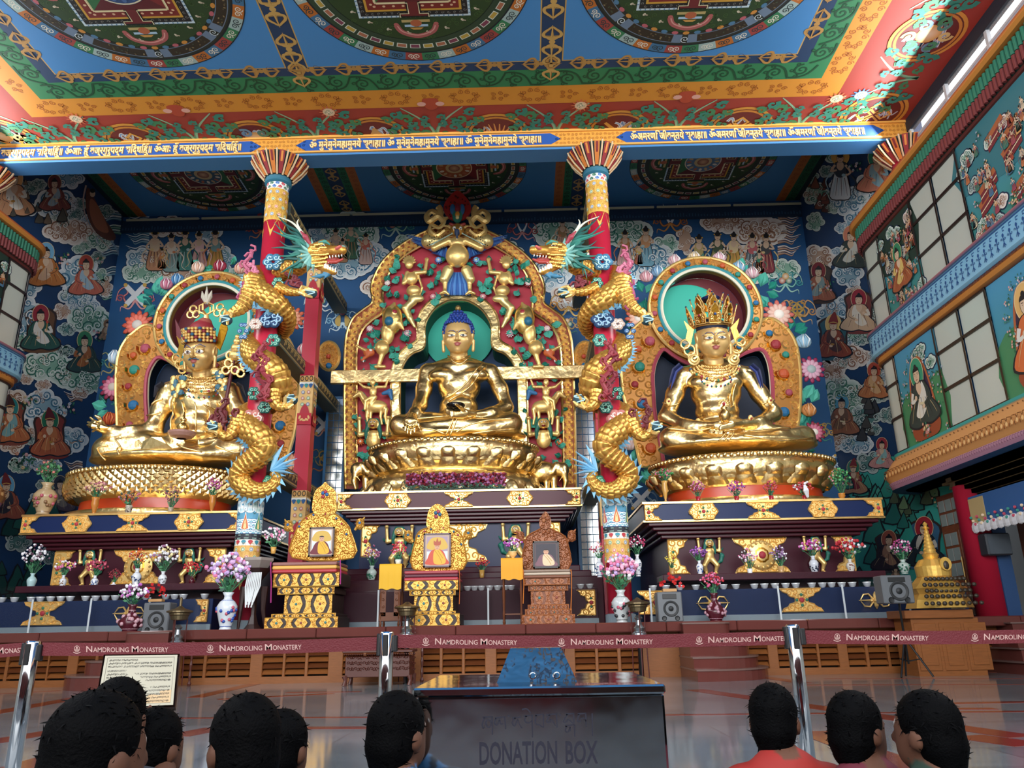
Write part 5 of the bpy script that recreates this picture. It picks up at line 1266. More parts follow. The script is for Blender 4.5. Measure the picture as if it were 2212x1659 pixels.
def lotus(root,cx,cy,zt,zm,zb,rx,ry,style=0,n=20,zl=None):
 """beaded rim, upturned petals zt..zm, waist, (lower tier) .. zb"""
 Hh=zt-zm
 prof=[(.95,zt+.02),(1.0,zt-.02),(1.0,zt-.12),(.97,zt-.16),(1.0,zt-Hh*.35),(.98,zt-Hh*.65),(.86,zm),(.8,zm-.05)]
 b=B();V=[]
 allp=prof+([(.8,zm-.1),(.86,zm-.14),(1.0,zm-.2),(1.05,zm-(zm-zb)*.6),(1.06,zb)]if style==0 else[(.8,zb+.25),(.98,zb+.22),(1.02,zb)])
 b.lathe((cx,cy,0),[(r*rx,z)for r,z in allp[::-1]],72,ry=ry/rx);b.mk('lotus_base',GLEAF,root,smooth=True)
 if style==1:
  b=B();b.lathe((cx,cy,0),[(rx*.84,zb+.24),(rx*.83,zm-.0)],64,ry=ry/rx,cap=False);b.mk('red_band',M('lacquer_orange_red','b8401c',.3),root,smooth=True)
 b=B();m=92 if style else 84
 for k in range(m):
  a=2*pi*k/m
  if sin(a)<.35:b.ball((cx+rx*1.0*cos(a),cy+ry*1.0*sin(a),zt-.06),.068,7)
 b.mk('beaded_rim',GLEAF,root,smooth=True,kind='stuff')
 def petal(a,da,z0,z1,r0,r1,bulge,tip=1.0,up=True):
  V=[];NU,NV=8,7
  for j in range(NV+1):
   v=j/NV;wv=(1-.12*(1-v))if v<.62 else sqrt(max(0,1-((v-.62)/.4)**2))
   for i in range(NU+1):
    uu=-1+2*i/NU;aa=a+uu*da*wv
    dome=(1-uu*uu)**.6*sin(pi*min(1,.12+v*.88))**.7
    r=r0+(r1-r0)*v+(bulge*dome+(.06*tip*max(0,v-.7)/.3))/rx
    V.append((cx+rx*r*cos(aa),cy+ry*r*sin(aa),z0+(z1-z0)*v))
  F=[(j*(NU+1)+i,j*(NU+1)+i+1,(j+1)*(NU+1)+i+1,(j+1)*(NU+1)+i)for j in range(NV)for i in range(NU)]
  if z1<z0:F=[f[::-1]for f in F]
  p=mk('petal',V,F,GLEAF,root,smooth=True);p.modifiers.new('s','SUBSURF').levels=1;p.modifiers['s'].render_levels=1
 for k in range(n):
  a=2*pi*(k+.5)/n
  if sin(a)>.45:continue
  if style<2:
   petal(a,pi/n*.95,zm,zt-.2,.88,.95,.2);petal(a,pi/n*.6,zm+Hh*.25,zt-.3,.98,1.02,.16)
   petal(a+pi/n,pi/n*.5,zm+Hh*.2,zt-.18,.93,.97,.08)
   if style==0:petal(a+pi/n,pi/n*1.0,zb+.02,zm-.14,1.03,.9,.22);petal(a+pi/n,pi/n*.55,zb+.03,zb+(zm-zb)*.5,1.12,1.05,.12)
  else:
   for j,(t0,t1)in enumerate(((0,.5),(.2,.7),(.4,.9),(.1,.95))):
    for q in(0,1):petal(a+pi/n*(j*.5+q*1.0),pi/n*.38,zm+Hh*.9*t0,zm+Hh*.9*t1,.93+.04*t0,.98,.09,2)
def pxm(Y,py):return mpp(At(1106,py,Y))
def body(px0,Y,cell=.034,k=.13):
 s=Sdf(cell,k)
 def e(x,y,dY,rx,rz,ry,rot=None,**q):m=pxm(Y,y);s.ell(At(x,y,Y+dY),(rx*m,ry,rz*m),rot,GG,**q)
 def c(*pts,**q):
  for i in range(len(pts)-1):
   (x,y,dY,r),(x2,y2,dY2,r2)=pts[i],pts[i+1];s.cap(At(x,y,Y+dY),At(x2,y2,Y+dY2),r*pxm(Y,y),r2*pxm(Y,y2),GG,q.get('k'))
 return s,e,c
def fronts(V):
 V=np.asarray(V)
 def f(x,z,out=.0):
  d=(V[:,0]-x)**2+(V[:,2]-z)**2;m=d<.09**2
  return Vector((x,(V[m,1].min()if m.any()else V[:,1].min())-out,z))
 return f
def folds(root,V,Y,lines,r=.035,mat=GLEAF,name='robe_fold'):
 f=fronts(V);b=B()
 for L in lines:
  P=[]
  for x,y in L:p=At(x,y,Y);q=f(p.x,p.z,.01);q2=At(x,y,q.y);P.append(f(q2 .x,q2 .z,.01))
  P=catmull(P,5);b.tube([(p.x,f(p.x,p.z).y-.005,p.z)for p in P],r,6)
 return b.mk(name,mat,root,smooth=True)
def fingers(s,Y,base,tips,r,col=GG,bend=0.0):
 """base: list of (px,py,dY) knuckles, tips matching"""
 for(x,y,d),(x2,y2,d2)in zip(base,tips):
  mx,my,md=(x+x2)/2,(y+y2)/2,(d+d2)/2-bend;m=pxm(Y,y)
  s.cap(At(x,y,Y+d),At(mx,my,Y+md),r*m,r*.9*m,col,.03);s.cap(At(mx,my,Y+md),At(x2,y2,Y+d2),r*.9*m,r*.7*m,col,.03)
# central statue
YC=23.3
root=thing('seated_buddha_statue','central golden seated statue with blue curled hair holding a black bowl','statue',(At(990,1060,23.2).x,23.2,4.67))
s,e,c=body(990,YC)
e(992,800,.0,56,24,.52);e(992,835,.0,46,42,.56);e(991,880,.0,42,30,.58);e(990,905,.05,48,26,.62)
e(955,812,-.3,28,16,.3);e(1026,812,-.3,28,16,.3)
c((978,783,.0,15),(930,803,.0,16));c((1004,783,.0,15),(1056,803,.0,16));e(985,945,-.3,150,14,1.0)
c((923,802,.0,17),(916,840,-.1,16.5),(908,876,-.35,14));c((907,874,-.35,14.5),(897,892,-.75,12),(890,902,-.95,10))
c((1061,804,.0,17),(1080,840,-.05,16),(1094,880,-.2,14));c((1093,880,-.2,14.5),(1060,893,-.7,12.5),(1028,895,-.95,8))
c((1010,920,-.2,24),(930,915,-.5,23),(866,918,-.75,22));c((972,920,-.2,24),(1050,915,-.5,24),(1102,916,-.7,23))
c((1105,914,-.75,22),(1050,926,-1.0,16),(985,914,-1.1,13));c((862,920,-.85,20),(920,932,-1.0,14),(1000,932,-1.0,13))
e(990,925,-.5,125,16,.75)
V,F,K=s.mesh();mk('body',V,F,GLEAF,root,smooth=True)
folds(root,V,YC,[[(1042,786),(1020,810),(995,838),(962,862)],[(1050,790),(1030,815),(1005,842),(968,868)],[(972,776),(982,784),(998,786),(1012,776)],[(968,770),(990,779),(1016,770)],[(900,905),(960,906),(1020,906)],[(870,924),(930,928),(960,938)],[(985,912),(970,928),(962,940)],[(992,912),(978,928),(972,940)],[(1110,905),(1060,912),(1010,920),(985,934)],[(1115,925),(1070,930),(1020,936)]],.028)
h=Sdf(.016,.05)
def hc(x,y,d,x2,y2,d2,r,r2):h.cap(At(x,y,YC+d),At(x2,y2,YC+d2),r*pxm(YC,y),r2*pxm(YC,y2),GG)
hc(891,900,-.95,887,912,-1.25,9.5,13);hc(880,912,-1.25,895,912,-1.25,9,9)
fingers(h,YC,[(876,914,-1.3),(882,918,-1.33),(889,919,-1.33),(896,917,-1.3)],[(875,931,-1.42),(880,936,-1.45),(887,938,-1.45),(895,934,-1.42)],3.1,bend=.06)
fingers(h,YC,[(900,908,-1.2)],[(906,925,-1.35)],3.4,bend=.05)
h.mk('right_hand',GLEAF,root)
h=Sdf(.016,.05)
hc(1028,895,-.95,1004,893,-1.25,7,9);hc(1004,893,-1.25,985,896,-1.35,9,8)
for k in range(4):hc(1000,890+3.4*k,-1.3,976,889+3.6*k,-1.5,3.1,3);hc(976,889+3.6*k,-1.5,966,884+3.6*k,-1.4,3,2.4)
hc(1004,888,-1.3,995,880,-1.55,4,3.2);hc(995,880,-1.55,984,873,-1.72,3.2,2.6)
h.mk('left_hand',GLEAF,root)
bc=At(984,889,YC-1.35);m=pxm(YC,885)
tag(B().lathe(bc,[(5*m,0),(11*m,2*m),(17*m,7*m),(19.5*m,13*m),(18.5*m,15.5*m),(16.5*m,15.5*m),(17*m,12*m),(0,9*m)],32,cap=False).mk('alms_bowl',M('black_lacquer','0c0b0c',.12),smooth=True),'black bowl held in the lap of the central golden statue','bowl')
fh,hd=put_head(root,At(990,729,YC-.45),30*pxm(YC,729),radians(13),0.0)
hs=Sdf(.05,.12)
hb='hair'
s2=Sdf(.05,.1);s2 .ell((0,-.22,.45),(1.08,1.05,1.12),col='1d3a86');s2 .ell((0,-.2,1.45),(.55,.55,.5),col='1d3a86');s2 .box((0,.85,-.2),(.86,.5,1.2),.05,col='1d3a86',op='-',k=.03)
V,F,K=s2 .mesh();hair=mk('hair',place(fh,V),flipq(F),M('hair_blue','1a2f6e',.4),root,smooth=True)
b=B();Vh=V
rr=random.Random(4);cnt=0
for ring in range(13):
 zz=-.35+ring*.165;m2=26-ring
 for k in range(max(6,m2)):
  a=2*pi*(k+.5*(ring%2))/max(6,m2);dx,dy=sin(a),cos(a)
  t=(zz-.45)/1.12;r1=sqrt(max(0,1-t*t))if abs(t)<1 else 0;t2=(zz-1.45)/.5;r2=.55*sqrt(max(0,1-t2*t2))if abs(t2)<1 else 0
  rr_=max(r1*1.08,r2*1.05)
  if rr_<.1:continue
  x,y=dx*rr_,dy*rr_*.97-.22
  if y>.28 and zz<1.0:continue
  if y<-.75:continue
  b.ball(fh(x,y,zz),.1*fh.u,6,'1f3f92')
for k in range(12):
 a=pi*(k+.5)/12;b.ball(fh(.93*cos(a)*.95,.38+.25*sin(a),.93+.12*sin(a)),.095*fh.u,6,'1f3f92')
for k in range(8):a=2*pi*k/8;b.ball(fh(.3*cos(a),-.2+.3*sin(a),1.85),.1*fh.u,6,'1f3f92')
b.mk('hair_curl',PAINT,hair,smooth=True,kind='stuff')
B().ball(fh(0,-.2,2.12),.2*fh.u,12,None or(1,1,1,1),.2*fh.u,.22*fh.u).mk('topknot_jewel',GFLAT,root)
zt=At(985,944,21.6).z
lotus(root,At(980,1000,23.2).x,23.2,zt,At(985,1008,21.9).z,4.67,2.55,1.75,0,22)
# right statue: crowned
YR=21.3
root=thing('crowned_buddha_statue','golden seated statue in a tall filigree crown on the right, vase in both hands','statue',(At(1600,1075,21.4).x,21.4,3.93))
s,e,c=body(1545,YR)
e(1546,812,0,62,26,.5);e(1546,850,0,54,42,.52);e(1549,890,0,47,30,.52);e(1560,925,.05,60,24,.6)
e(1515,828,-.25,28,17,.28);e(1576,828,-.25,28,17,.28)
c((1474,812,.0,19),(1458,852,-.05,18),(1441,900,-.2,16));c((1440,902,-.2,17),(1480,920,-.6,14),(1530,919,-.9,9))
c((1614,812,.0,19),(1640,850,-.0,18),(1670,892,-.15,16));c((1671,894,-.15,17),(1640,914,-.5,13),(1598,916,-.85,9))
c((1570,945,-.2,26),(1500,938,-.5,24),(1450,945,-.7,22));c((1560,945,-.2,26),(1650,940,-.4,24),(1735,945,-.5,22))
c((1738,942,-.6,20),(1680,946,-.9,18),(1610,950,-1.0,14));c((1448,948,-.75,20),(1520,952,-.9,15),(1600,955,-.9,12));c((1528,790,0,16),(1478,812,0,17));c((1562,790,0,16),(1610,812,0,17));e(1592,966,-.3,168,20,1.1)
V,F,K=s.mesh();mk('body',V,F,GLEAF,root,smooth=True)
folds(root,V,YR,[[(1560,918),(1562,938),(1550,955)],[(1566,918),(1570,940),(1560,955)],[(1573,920),(1578,940),(1570,955)],[(1600,940),(1650,935),(1700,930)],[(1440,930),(1500,930),(1545,930)],[(1590,828),(1584,850),(1582,880)],[(1578,850),(1574,870)],[(1432,870),(1450,876),(1466,872)],[(1645,872),(1660,868),(1672,866)],[(1600,946),(1680,955),(1750,950)]],.022)
h=Sdf(.016,.05)
def hc(x,y,d,x2,y2,d2,r,r2):h.cap(At(x,y,YR+d),At(x2,y2,YR+d2),r*pxm(YR,y),r2*pxm(YR,y2),GG)
hc(1528,919,-.9,1548,918,-1.05,8,9);hc(1600,916,-.85,1578,918,-1.1,8,9)
for k in range(4):hc(1545,915+3*k,-1.1,1572,917+3.2*k,-1.2,2.9,2.2);hc(1583,914+3*k,-1.2,1556,921+2.6*k,-1.3,2.9,2.2)
hc(1552,912,-1.1,1566,905,-1.25,3,2.3);hc(1582,912,-1.15,1570,905,-1.25,3,2.3)
h.mk('joined_hands',GLEAF,root)
bc=At(1567,912,YR-1.25);m=pxm(YR,890)
v=B().lathe(bc,[(5*m,0),(8*m,3*m),(12*m,12*m),(11*m,20*m),(6*m,25*m),(5*m,28*m),(7*m,30*m),(4*m,33*m),(1*m,38*m)],20).mk('long_life_vase',GFLAT,smooth=True);tag(v,'small golden vase with a jewelled top in the hands of the crowned statue','vase')
b=B();
for k in range(9):a=pi*k/8;b.ball((bc.x+9*m*cos(a),bc.y,bc.z+36*m+10*m*sin(a)),3*m,8,GG)
b.ball((bc.x,bc.y-.03,bc.z+38*m),3.5*m,10,'a83038');b.mk('jewel_aureole',PAINT,v)
fh,hd=put_head(root,At(1540,735,YR-.4),33*pxm(YR,733),radians(12),radians(-4))
B().ball(fh(0,-.15,.75),1.0*fh.u,20,'1a2440',.98*fh.u,.65*fh.u).mk('hair',PAINT,root,smooth=True)
def crown(root,fh):
 b=B();n=60
 for j,(z,r)in enumerate([(.9,1.04),(1.02,1.1),(1.3,1.22)]):
  b.tube([fh(r*cos(2*pi*k/n),-.15+r*.95*sin(2*pi*k/n),z)for k in range(n+1)],.05*fh.u,6,GG)
 for t,(rad,z0,hh,m2,ww)in enumerate([(1.25,.95,1.25,9,.34),(.9,1.5,1.25,7,.3),(.55,2.0,1.0,5,.3)]):
  for k in range(m2):
   a=2*pi*(k)/m2+pi/2;lean=.28
   def T(u,v,o=0):rr=rad+v*lean+o;return fh(cos(a)*rr-sin(a)*u,-.15+sin(a)*rr+cos(a)*u,z0+v)
   O=[(-ww,0),(-ww*1.15,.35*hh),(-ww*.7,.6*hh),(-ww*.75,.72*hh),(0,hh),(ww*.75,.72*hh),(ww*.7,.6*hh),(ww*1.15,.35*hh),(ww,0)]
   b.add([T(u,v)for u,v in O],[tuple(range(9))],G('cf9636'))
   for i in range(9):p,q=O[i],O[(i+1)%9];b.tube([T(*p,.03),T(*q,.03)],.035*fh.u,5,GG)
   for g in range(6):uu,vv=(g%2-.5)*ww*1.1,.12*hh+.16*hh*(g//2);b.tube([T(uu+.13*q*cos(q*9+g),vv+.13*q*sin(q*9+g),.05)for q in(1,.85,.7,.55,.4,.25)],.03*fh.u,5,GG)
   b.ball(T(0,.42*hh,.06),.085*fh.u,8,['1f4a86','8a2030','2a6a58'][(k+t)%3]);b.ball(T(0,hh,.02),.07*fh.u,6,['1c2c50','2a6a58'][k%2])
 b.lathe(fh(0,-.1,2.6),[(.5*fh.u,0),(.62*fh.u,.12*fh.u),(.3*fh.u,.25*fh.u)],18,'1d2f66');b.lathe(fh(0,-.1,2.8),[(.25*fh.u,0),(.3*fh.u,.12*fh.u),(.14*fh.u,.3*fh.u),(.2*fh.u,.42*fh.u),(.05*fh.u,.62*fh.u)],14,GG);b.ball(fh(0,.06,3.2),.09*fh.u,8,'a82c38')
 return b.mk('crown',CARVED,root,smooth=False)
crown(root,fh)
def ear_ribbon(root,fh,d,s=1.0):
 b=B()
 def T(x,z):return fh(d*x,-.1,z)
 b.plate([T(1.15,.75),T(1.75,1.35),T(1.55,.7),T(1.7,.2),T(1.4,-.2)][::int(d)],(0,-1,0),.04*fh.u,G('d8a84c'))
 for r_,x,z in((.34,1.5,-.55),(.28,1.75,-.15),(.25,1.35,-.95)):b.tube([T(x+r_*cos(t*.52),z+r_*sin(t*.52))for t in range(13)],.07*fh.u,6,GG)
 b.mk('ear_ribbon',CARVED,root)
ear_ribbon(root,fh,-1);ear_ribbon(root,fh,1)
def disc(b,p,r,col=GG,gem=True):
 b.lathe((0,0,0),[(0.001,0)],3,col)if False else None
 for t,(q,d)in enumerate(((1,0),(.75,.04),(.4,.07))):
  b.ball(Vector(p)+Vector((0,-d*2,0)),r*q,18,col if t<2 else G('f0d080'),r*.18,r*q)
 for k in range(8):a=2*pi*k/8;b.ball(Vector(p)+Vector((r*.55*cos(a),-r*.28,r*.55*sin(a))),r*.13,6,['1f4a86','9a2c38'][k%2]if gem else col)
for x in(1499,1585):b=B();disc(b,At(x,777,YR-.55),.17);b.mk('earring',PAINT,root)
def necklace(root,V,Y,cx,y0,rx,ry_,rows,seed=0,pend=True,nm='necklace'):
 f=fronts(V);b=B();rr=random.Random(seed);m=pxm(Y,y0)
 for j in range(rows):
  n=18+5*j;q=(j+1)/rows
  for k in range(n+1):
   a=pi*k/n;x,y=cx+(rx*(.45+.55*q))*cos(a),y0+ry_*q*sin(a);p=At(x,y,Y-.4);g=f(p.x,p.z,.02)
   if g.y>Y+.2:continue
   if j==rows-1 and k%3==0:b.ball(g,3.4*m,8,['1f5a8a','9a3038','2a7a5c',GG][(k//3)%4],2*m);
   else:b.tube([(g.x+2.6*m*t*cos(t*7+k),g.y-.02,g.z+2.6*m*t*sin(t*7+k))for t in(1,.8,.6,.4,.2)],.9*m,5,GG);b.ball(g,1.6*m,5,GG)
 if pend:
  for t in range(9):x,y=cx-5+3*cos(t),y0+ry_+6+5*t;
  for k in range(11):a=pi*k/10;p=At(cx+rx*.62*cos(a),y0+ry_+14*sin(a),Y-.4);g=f(p.x,p.z,.03);b.ball(g,2.2*m,7,['1f5a8a','9a3038','2a7a5c'][k%3])
 return b.mk(nm,CARVED,root)
necklace(root,V,YR,1545,790,52,34,5,1)
b=B()
for d,x in((-1,1470),(1,1622)):
 m=pxm(YR,800);Q=[At(x,788,YR-.42),At(x+d*14,800,YR-.36),At(x+d*20,818,YR-.36),At(x+d*26,838,YR-.36)];b.tube(Q,[8*m,8*m,6*m,1*m],8,'1a2450',flat=.4);b.tube([q+Vector((-d*.05,-.03,-.06))for q in Q],[3*m,3*m,3*m,.5*m],6,'27377c')
b.mk('shoulder_shawl',PAINT,root)
b=B()
for x,y in((1444,868),(1664,866),(1508,912),(1622,905)):
 m=pxm(YR,y);g=At(x,y,YR-.75 if y>890 else YR-.45);b.ball(g,6*m,10,GG,3*m,9*m);b.ball(g+Vector((0,-.07,0)),2.4*m,8,'9a3038')
b.mk('arm_bands',CARVED,root)
lotus(root,At(1601,1020,21.4).x,21.4,At(1601,974,19.6).z,At(1601,1045,19.9).z,3.95,2.5,1.75,1,20)
# left statue: wide-eyed master in a lotus hat
YL=21.3
root=thing('lotus_hat_statue','golden seated statue with staring eyes, moustache and red lotus hat on the left','statue',(At(345,1100,21.4).x,21.4,3.92))
s,e,c=body(430,YL)
e(432,838,0,66,26,.5);e(430,875,0,58,44,.54);e(424,920,0,54,32,.56);e(410,955,.05,75,26,.6)
c((366,846,.0,21),(348,885,-.05,20),(333,925,-.2,17));c((332,927,-.2,18),(290,935,-.5,16),(245,934,-.7,13),(228,930,-.8,9))
c((498,846,.0,20),(512,885,0,19),(520,930,-.15,17));c((518,935,-.15,16),(490,950,-.6,13),(460,952,-.9,9))
c((400,975,-.2,30),(320,965,-.45,28),(232,972,-.6,30));c((390,975,-.2,30),(450,968,-.5,26),(515,972,-.6,24));c((518,972,-.6,22),(440,980,-.9,18),(390,982,-1.0,14));c((415,822,0,16),(370,846,0,18));c((450,822,0,16),(494,846,0,18));e(362,995,-.3,165,18,1.1)
V,F,K=s.mesh();mk('body',V,F,GLEAF,root,smooth=True)
folds(root,V,YL,[[(395,830),(420,845),(450,846),(475,830)],[(378,870),(376,905),(368,938)],[(395,868),(398,910),(392,940)],[(420,868),(424,905),(420,930)],[(446,868),(450,905),(446,935)],[(470,866),(474,905),(470,938)],[(215,955),(222,975),(218,990)],[(250,950),(262,970),(270,988)],[(300,952),(310,966)],[(470,965),(500,975),(520,975)],[(352,862),(338,868),(330,876)],[(346,890),(332,896),(322,900)],[(404,818),(432,830),(460,818)],[(398,950),(430,956),(470,950)],[(382,958),(410,975),(440,978)]],.024)
h=Sdf(.016,.05)
def hc(x,y,d,x2,y2,d2,r,r2):h.cap(At(x,y,YL+d),At(x2,y2,YL+d2),r*pxm(YL,y),r2*pxm(YL,y2),GG)
hc(230,931,-.8,216,922,-1.0,9,10);hc(216,922,-1,206,915,-1.05,10,7)
for k,(a,b2,a2,b3)in enumerate(((206,912,195,902),(202,916,190,912),(204,921,193,922),(210,925,200,932))):hc(212,917+k,-1.05,a,b2,-1.15,3.3,3);hc(a,b2,-1.15,a2,b3,-1.1,3,2.2)
hc(222,916,-1,214,902,-1.1,3.6,3);hc(214,902,-1.1,206,898,-1.15,3,2.2)
for k in range(4):hc(458,948+3*k,-.95,430,952+3*k,-1.15,3.4,2.8)
hc(460,952,-.9,440,958,-1.05,9,8);h.mk('hands',GLEAF,root)
bc=At(211,921,YL-1.15);vb=B();vb.tube([bc+Vector((-.3,0,.05)),bc+Vector((-.12,0,.02)),bc+Vector((0,0,0)),bc+Vector((.12,0,-.02)),bc+Vector((.3,0,-.05))],[.02,.1,.05,.1,.02],8)
tag(vb.mk('hand_vajra',GFLAT),'golden double-ended sceptre in the raised hand of the lotus-hatted statue','sceptre')
bc=At(392,948,YL-1.05);m=pxm(YL,940);cup=B().lathe(bc,[(10*m,0),(22*m,4*m),(27*m,10*m),(28*m,14*m),(24*m,14*m),(0,10*m)],24,'b08478',cap=False).mk('skull_cup',M('pale_pink_bowl','a87f74',.35));tag(cup,'pinkish skull cup held in the lap of the lotus-hatted statue','bowl')
nv=B().lathe(bc+Vector((0,0,12*m)),[(6*m,0),(10*m,3*m),(13*m,12*m),(10*m,19*m),(4*m,23*m),(6*m,26*m),(7*m,30*m),(3*m,34*m),(1*m,46*m)],18).mk('nectar_vase',GFINE,smooth=True);tag(nv,'small golden vase standing in the skull cup of the lotus-hatted statue','vase')
fh,hd=put_head(root,At(433,765,YL-.4),32*pxm(YL,763),radians(12),radians(-6),'wide',H('cfa868',.6))
b=B()
for d in(-1,1):b.tube([fh(d*.04,1.05,-.43),fh(d*.2,1.0,-.42),fh(d*.34,.88,-.5),fh(d*.42,.85,-.4)],[.03*fh.u,.045*fh.u,.03*fh.u,.01*fh.u],6,'3c6a8c')
b.ball(fh(0,.9,-.86),.09*fh.u,8,'3c6a8c',None,.12*fh.u);b.mk('moustache',PAINT,hd)
hs=Sdf(.045,.12);hs.ell((0,-.15,.95),(1.12,1.05,.55),col='8a2630');hs.ell((.05,-.1,1.55),(.85,.8,.75),col='8a2630');hs.ell((.25,-.15,2.1),(.45,.45,.4),col='9a5044')
V2,F2,K2=hs.mesh();mk('lotus_hat',place(fh,V2),flipq(F2),PAINT,root,K2,True)
b=B()
for d in(-1,1):
 Q=[(1.0,.55),(1.35,1.9),(1.7,2.35),(1.85,1.6),(1.6,.9),(1.3,.2)]if d>0 else[(1.0,.5),(1.2,1.3),(1.85,2.5),(1.75,1.3),(1.4,.3)]
 b.plate([fh(d*x,-.2,z)for x,z in(Q if d>0 else Q[::-1])],fh.R@Vector((0,-1,0)),.1*fh.u,G('c8922c')if d>0 else '6a2a34')
for j in range(5):
 for k in range(13):
  a=pi*(k-6)/15;rr_=1.16;b.ball(fh(rr_*sin(a),-.1+rr_*cos(a)*.98,.78+.2*j),.13*fh.u,7,GG if(k+j)%4 else['2a5a7c','8a2c38'][j%2],None,.11*fh.u)
b.mk('hat_band',CARVED,root)
b=B();b.tube([fh(.35,-.1,2.3),fh(.38,-.1,2.75)],[.22*fh.u,.12*fh.u],10,GG)
for k in range(4):
 a=pi/2*k;b.tube([fh(.38+.1*cos(a),-.1+.1*sin(a),2.7),fh(.38+.5*cos(a),-.1+.5*sin(a),2.9),fh(.38+.5*cos(a),-.1+.5*sin(a),3.3),fh(.4,-.1,3.55)],[.07*fh.u,.07*fh.u,.06*fh.u,.03*fh.u],6,GG)
for d in(-1,1):
 for t in range(3):x,z=.4+d*(.75+.2*t),2.75+.35*(t%2);b.tube([fh(x+.24*cos(q*.6),-.1,z+.24*sin(q*.6))for q in range(11)],.07*fh.u,6,GG)
for k in(-1,0,1):b.tube([fh(.4,-.1,3.4),fh(.4+.25*k,-.1,3.9),fh(.42+.5*k*.7,-.1,4.3+.3*(k==0))],[.1*fh.u,.16*fh.u,.02*fh.u],8,'b8b0a0')
b.mk('hat_finial',CARVED,root)
ear_ribbon(root,fh,-1);necklace(root,V,YL,434,812,56,36,5,3)
for cx,cy,sd in((386,836,1),(474,820,2)):
 rr=random.Random(sd);b=B()
 for k in range(16):g=At(cx+rr.uniform(-14,14),cy+rr.uniform(-20,20),YL-.55);b.ball(g,.09,7,GG if k%3 else '3a6a7c',.05)
 b.mk('earring',CARVED,root)
b=B();m=pxm(YL,850)
for d,x,y in((-1,352,828),(1,512,828)):b.tube([At(x,y,YL-.3),At(x+d*12,y+8,YL-.25),At(x+d*20,y+30,YL-.25)],[7*m,7*m,1*m],8,'1c1c2c',flat=.5)
b.mk('shoulder_shawl',PAINT,root)
B().plate([At(312,955,YL-1.0),At(330,946,YL-1.05),At(352,946,YL-1.05),At(362,960,YL-1.1),At(386,978,YL-1.1),At(384,992,YL-1.05),At(330,990,YL-1.05),At(306,978,YL-1.0)],(0,-1,0),.1).mk('robe_drape',GLEAF,root)
lotus(root,At(345,1040,21.4).x,21.4,At(345,1001,19.6).z,At(345,1070,19.9).z,3.95,2.42,1.75,1,20)
for o in list(root.children):
 if o.name.startswith('petal'):bpy.data.objects.remove(o)
lw_=B()
cx,zt2,zm2=At(345,1040,21.4).x,At(345,1010,19.6).z,At(345,1068,19.9).z
for j in range(7):
 for k in range(64):
  a=2*pi*(k+.5*(j%2))/64
  if sin(a)>.4:continue
  t=j/6;z=zm2+(zt2-zm2-.12)*t;r=2.42*(.9+.1*sin(pi*(.2+t*.6)));q=.72
  def T(u,v,o):aa=a+u*.045;return(cx+(r+o)*cos(aa),21.4+(r+o)*q*sin(aa),z+v)
  lw_.add([T(-1,0,0),T(1,0,0),T(.9,.1,.05),T(0,.2,.1),T(-.9,.1,.05),T(0,.06,.1)],[(0,1,5),(1,2,5),(2,3,5),(3,4,5),(4,0,5)])
lw_.mk('lotus_leaf',GLEAF,root,kind='stuff')
# ritual staff
b=B();b.tube([At(484,885,YL-.95),At(495,830,YL-.95),At(505,775,YL-.95)],.05,8,'5a1c20');b.tube([At(505,778,YL-.95),At(512,730,YL-.95)],.04,8,GG)
for k,(x,y,r_)in enumerate([(508,768,.17),(510,752,.14),(512,738,.1),(513,728,.07)]):b.ball(At(x,y,YL-.95),r_,12,GG)
for k,(x,y)in enumerate([(497,768),(522,768),(494,785),(528,788),(508,800),(488,800),(520,806),(530,772)]):b.tube([At(x+8*cos(q*.6),y+8*sin(q*.6),YL-1.0)for q in range(11)],.035,6,GG)
r2=thing('ritual_staff','maroon ritual staff with gold loops leaning on the left statue\'s shoulder','staff',At(484,885,YL-.95));b.mk('shaft',CARVED,r2)
for k in range(6):B().tube([At(484-3*k+8*sin(k),886+2*k,YL-1),At(480-5*k+10*sin(k*2),905+2*k,YL-1.02),At(486-4*k,925,YL-1.0)],[.06,.08,.02],6,'6a2026').mk('staff_flame',PAINT,r2)
# ---- carved aureoles and the central shrine arch
def XZ(P,Y):return[(q.x,q.z)for q in(At(x,y,Y)for x,y in P)]
def smooth2(P,k=5,closed=True):return[(v.x,v.y)for v in catmull([(a,b2,0)for a,b2 in P],k,closed)]
def strip(b,outer,inner,Y,th,col=GG):
 """band between two equally long open outlines (x, z), facing -y"""
 n=len(outer);V=[(x,Y-th,z)for x,z in outer]+[(x,Y-th,z)for x,z in inner]+[(x,Y,z)for x,z in outer]+[(x,Y,z)for x,z in inner]
 F=[]
 for i in range(n-1):F+=[(i,i+1,n+i+1,n+i),(i,2*n+i,2*n+i+1,i+1),(n+i,n+i+1,3*n+i+1,3*n+i)]
 return b.add(V,F,col)
def flower(parent,px,py,Y,r,c1,c2,c3='f0e8dc',n=12,name='lotus_flower'):
 m=pxm(Y,py);p=At(px,py,Y);R_=r*m;b=B()
 for ring,(q,L,c)in enumerate(((.72,.34,c1),(.48,.3,c2))):
  for k in range(n):
   a=2*pi*(k+.5*ring)/n;b.ball(p+Vector((q*R_*cos(a),-.06-.05*ring,q*R_*sin(a))),L*R_,7,c,.1*R_,.17*R_,Matrix.Rotation(-a,3,'Y'))
 b.ball(p+Vector((0,-.1,0)),.36*R_,12,c3,.2*R_,.34*R_);return b.mk(name,PAINT,parent,smooth=True)
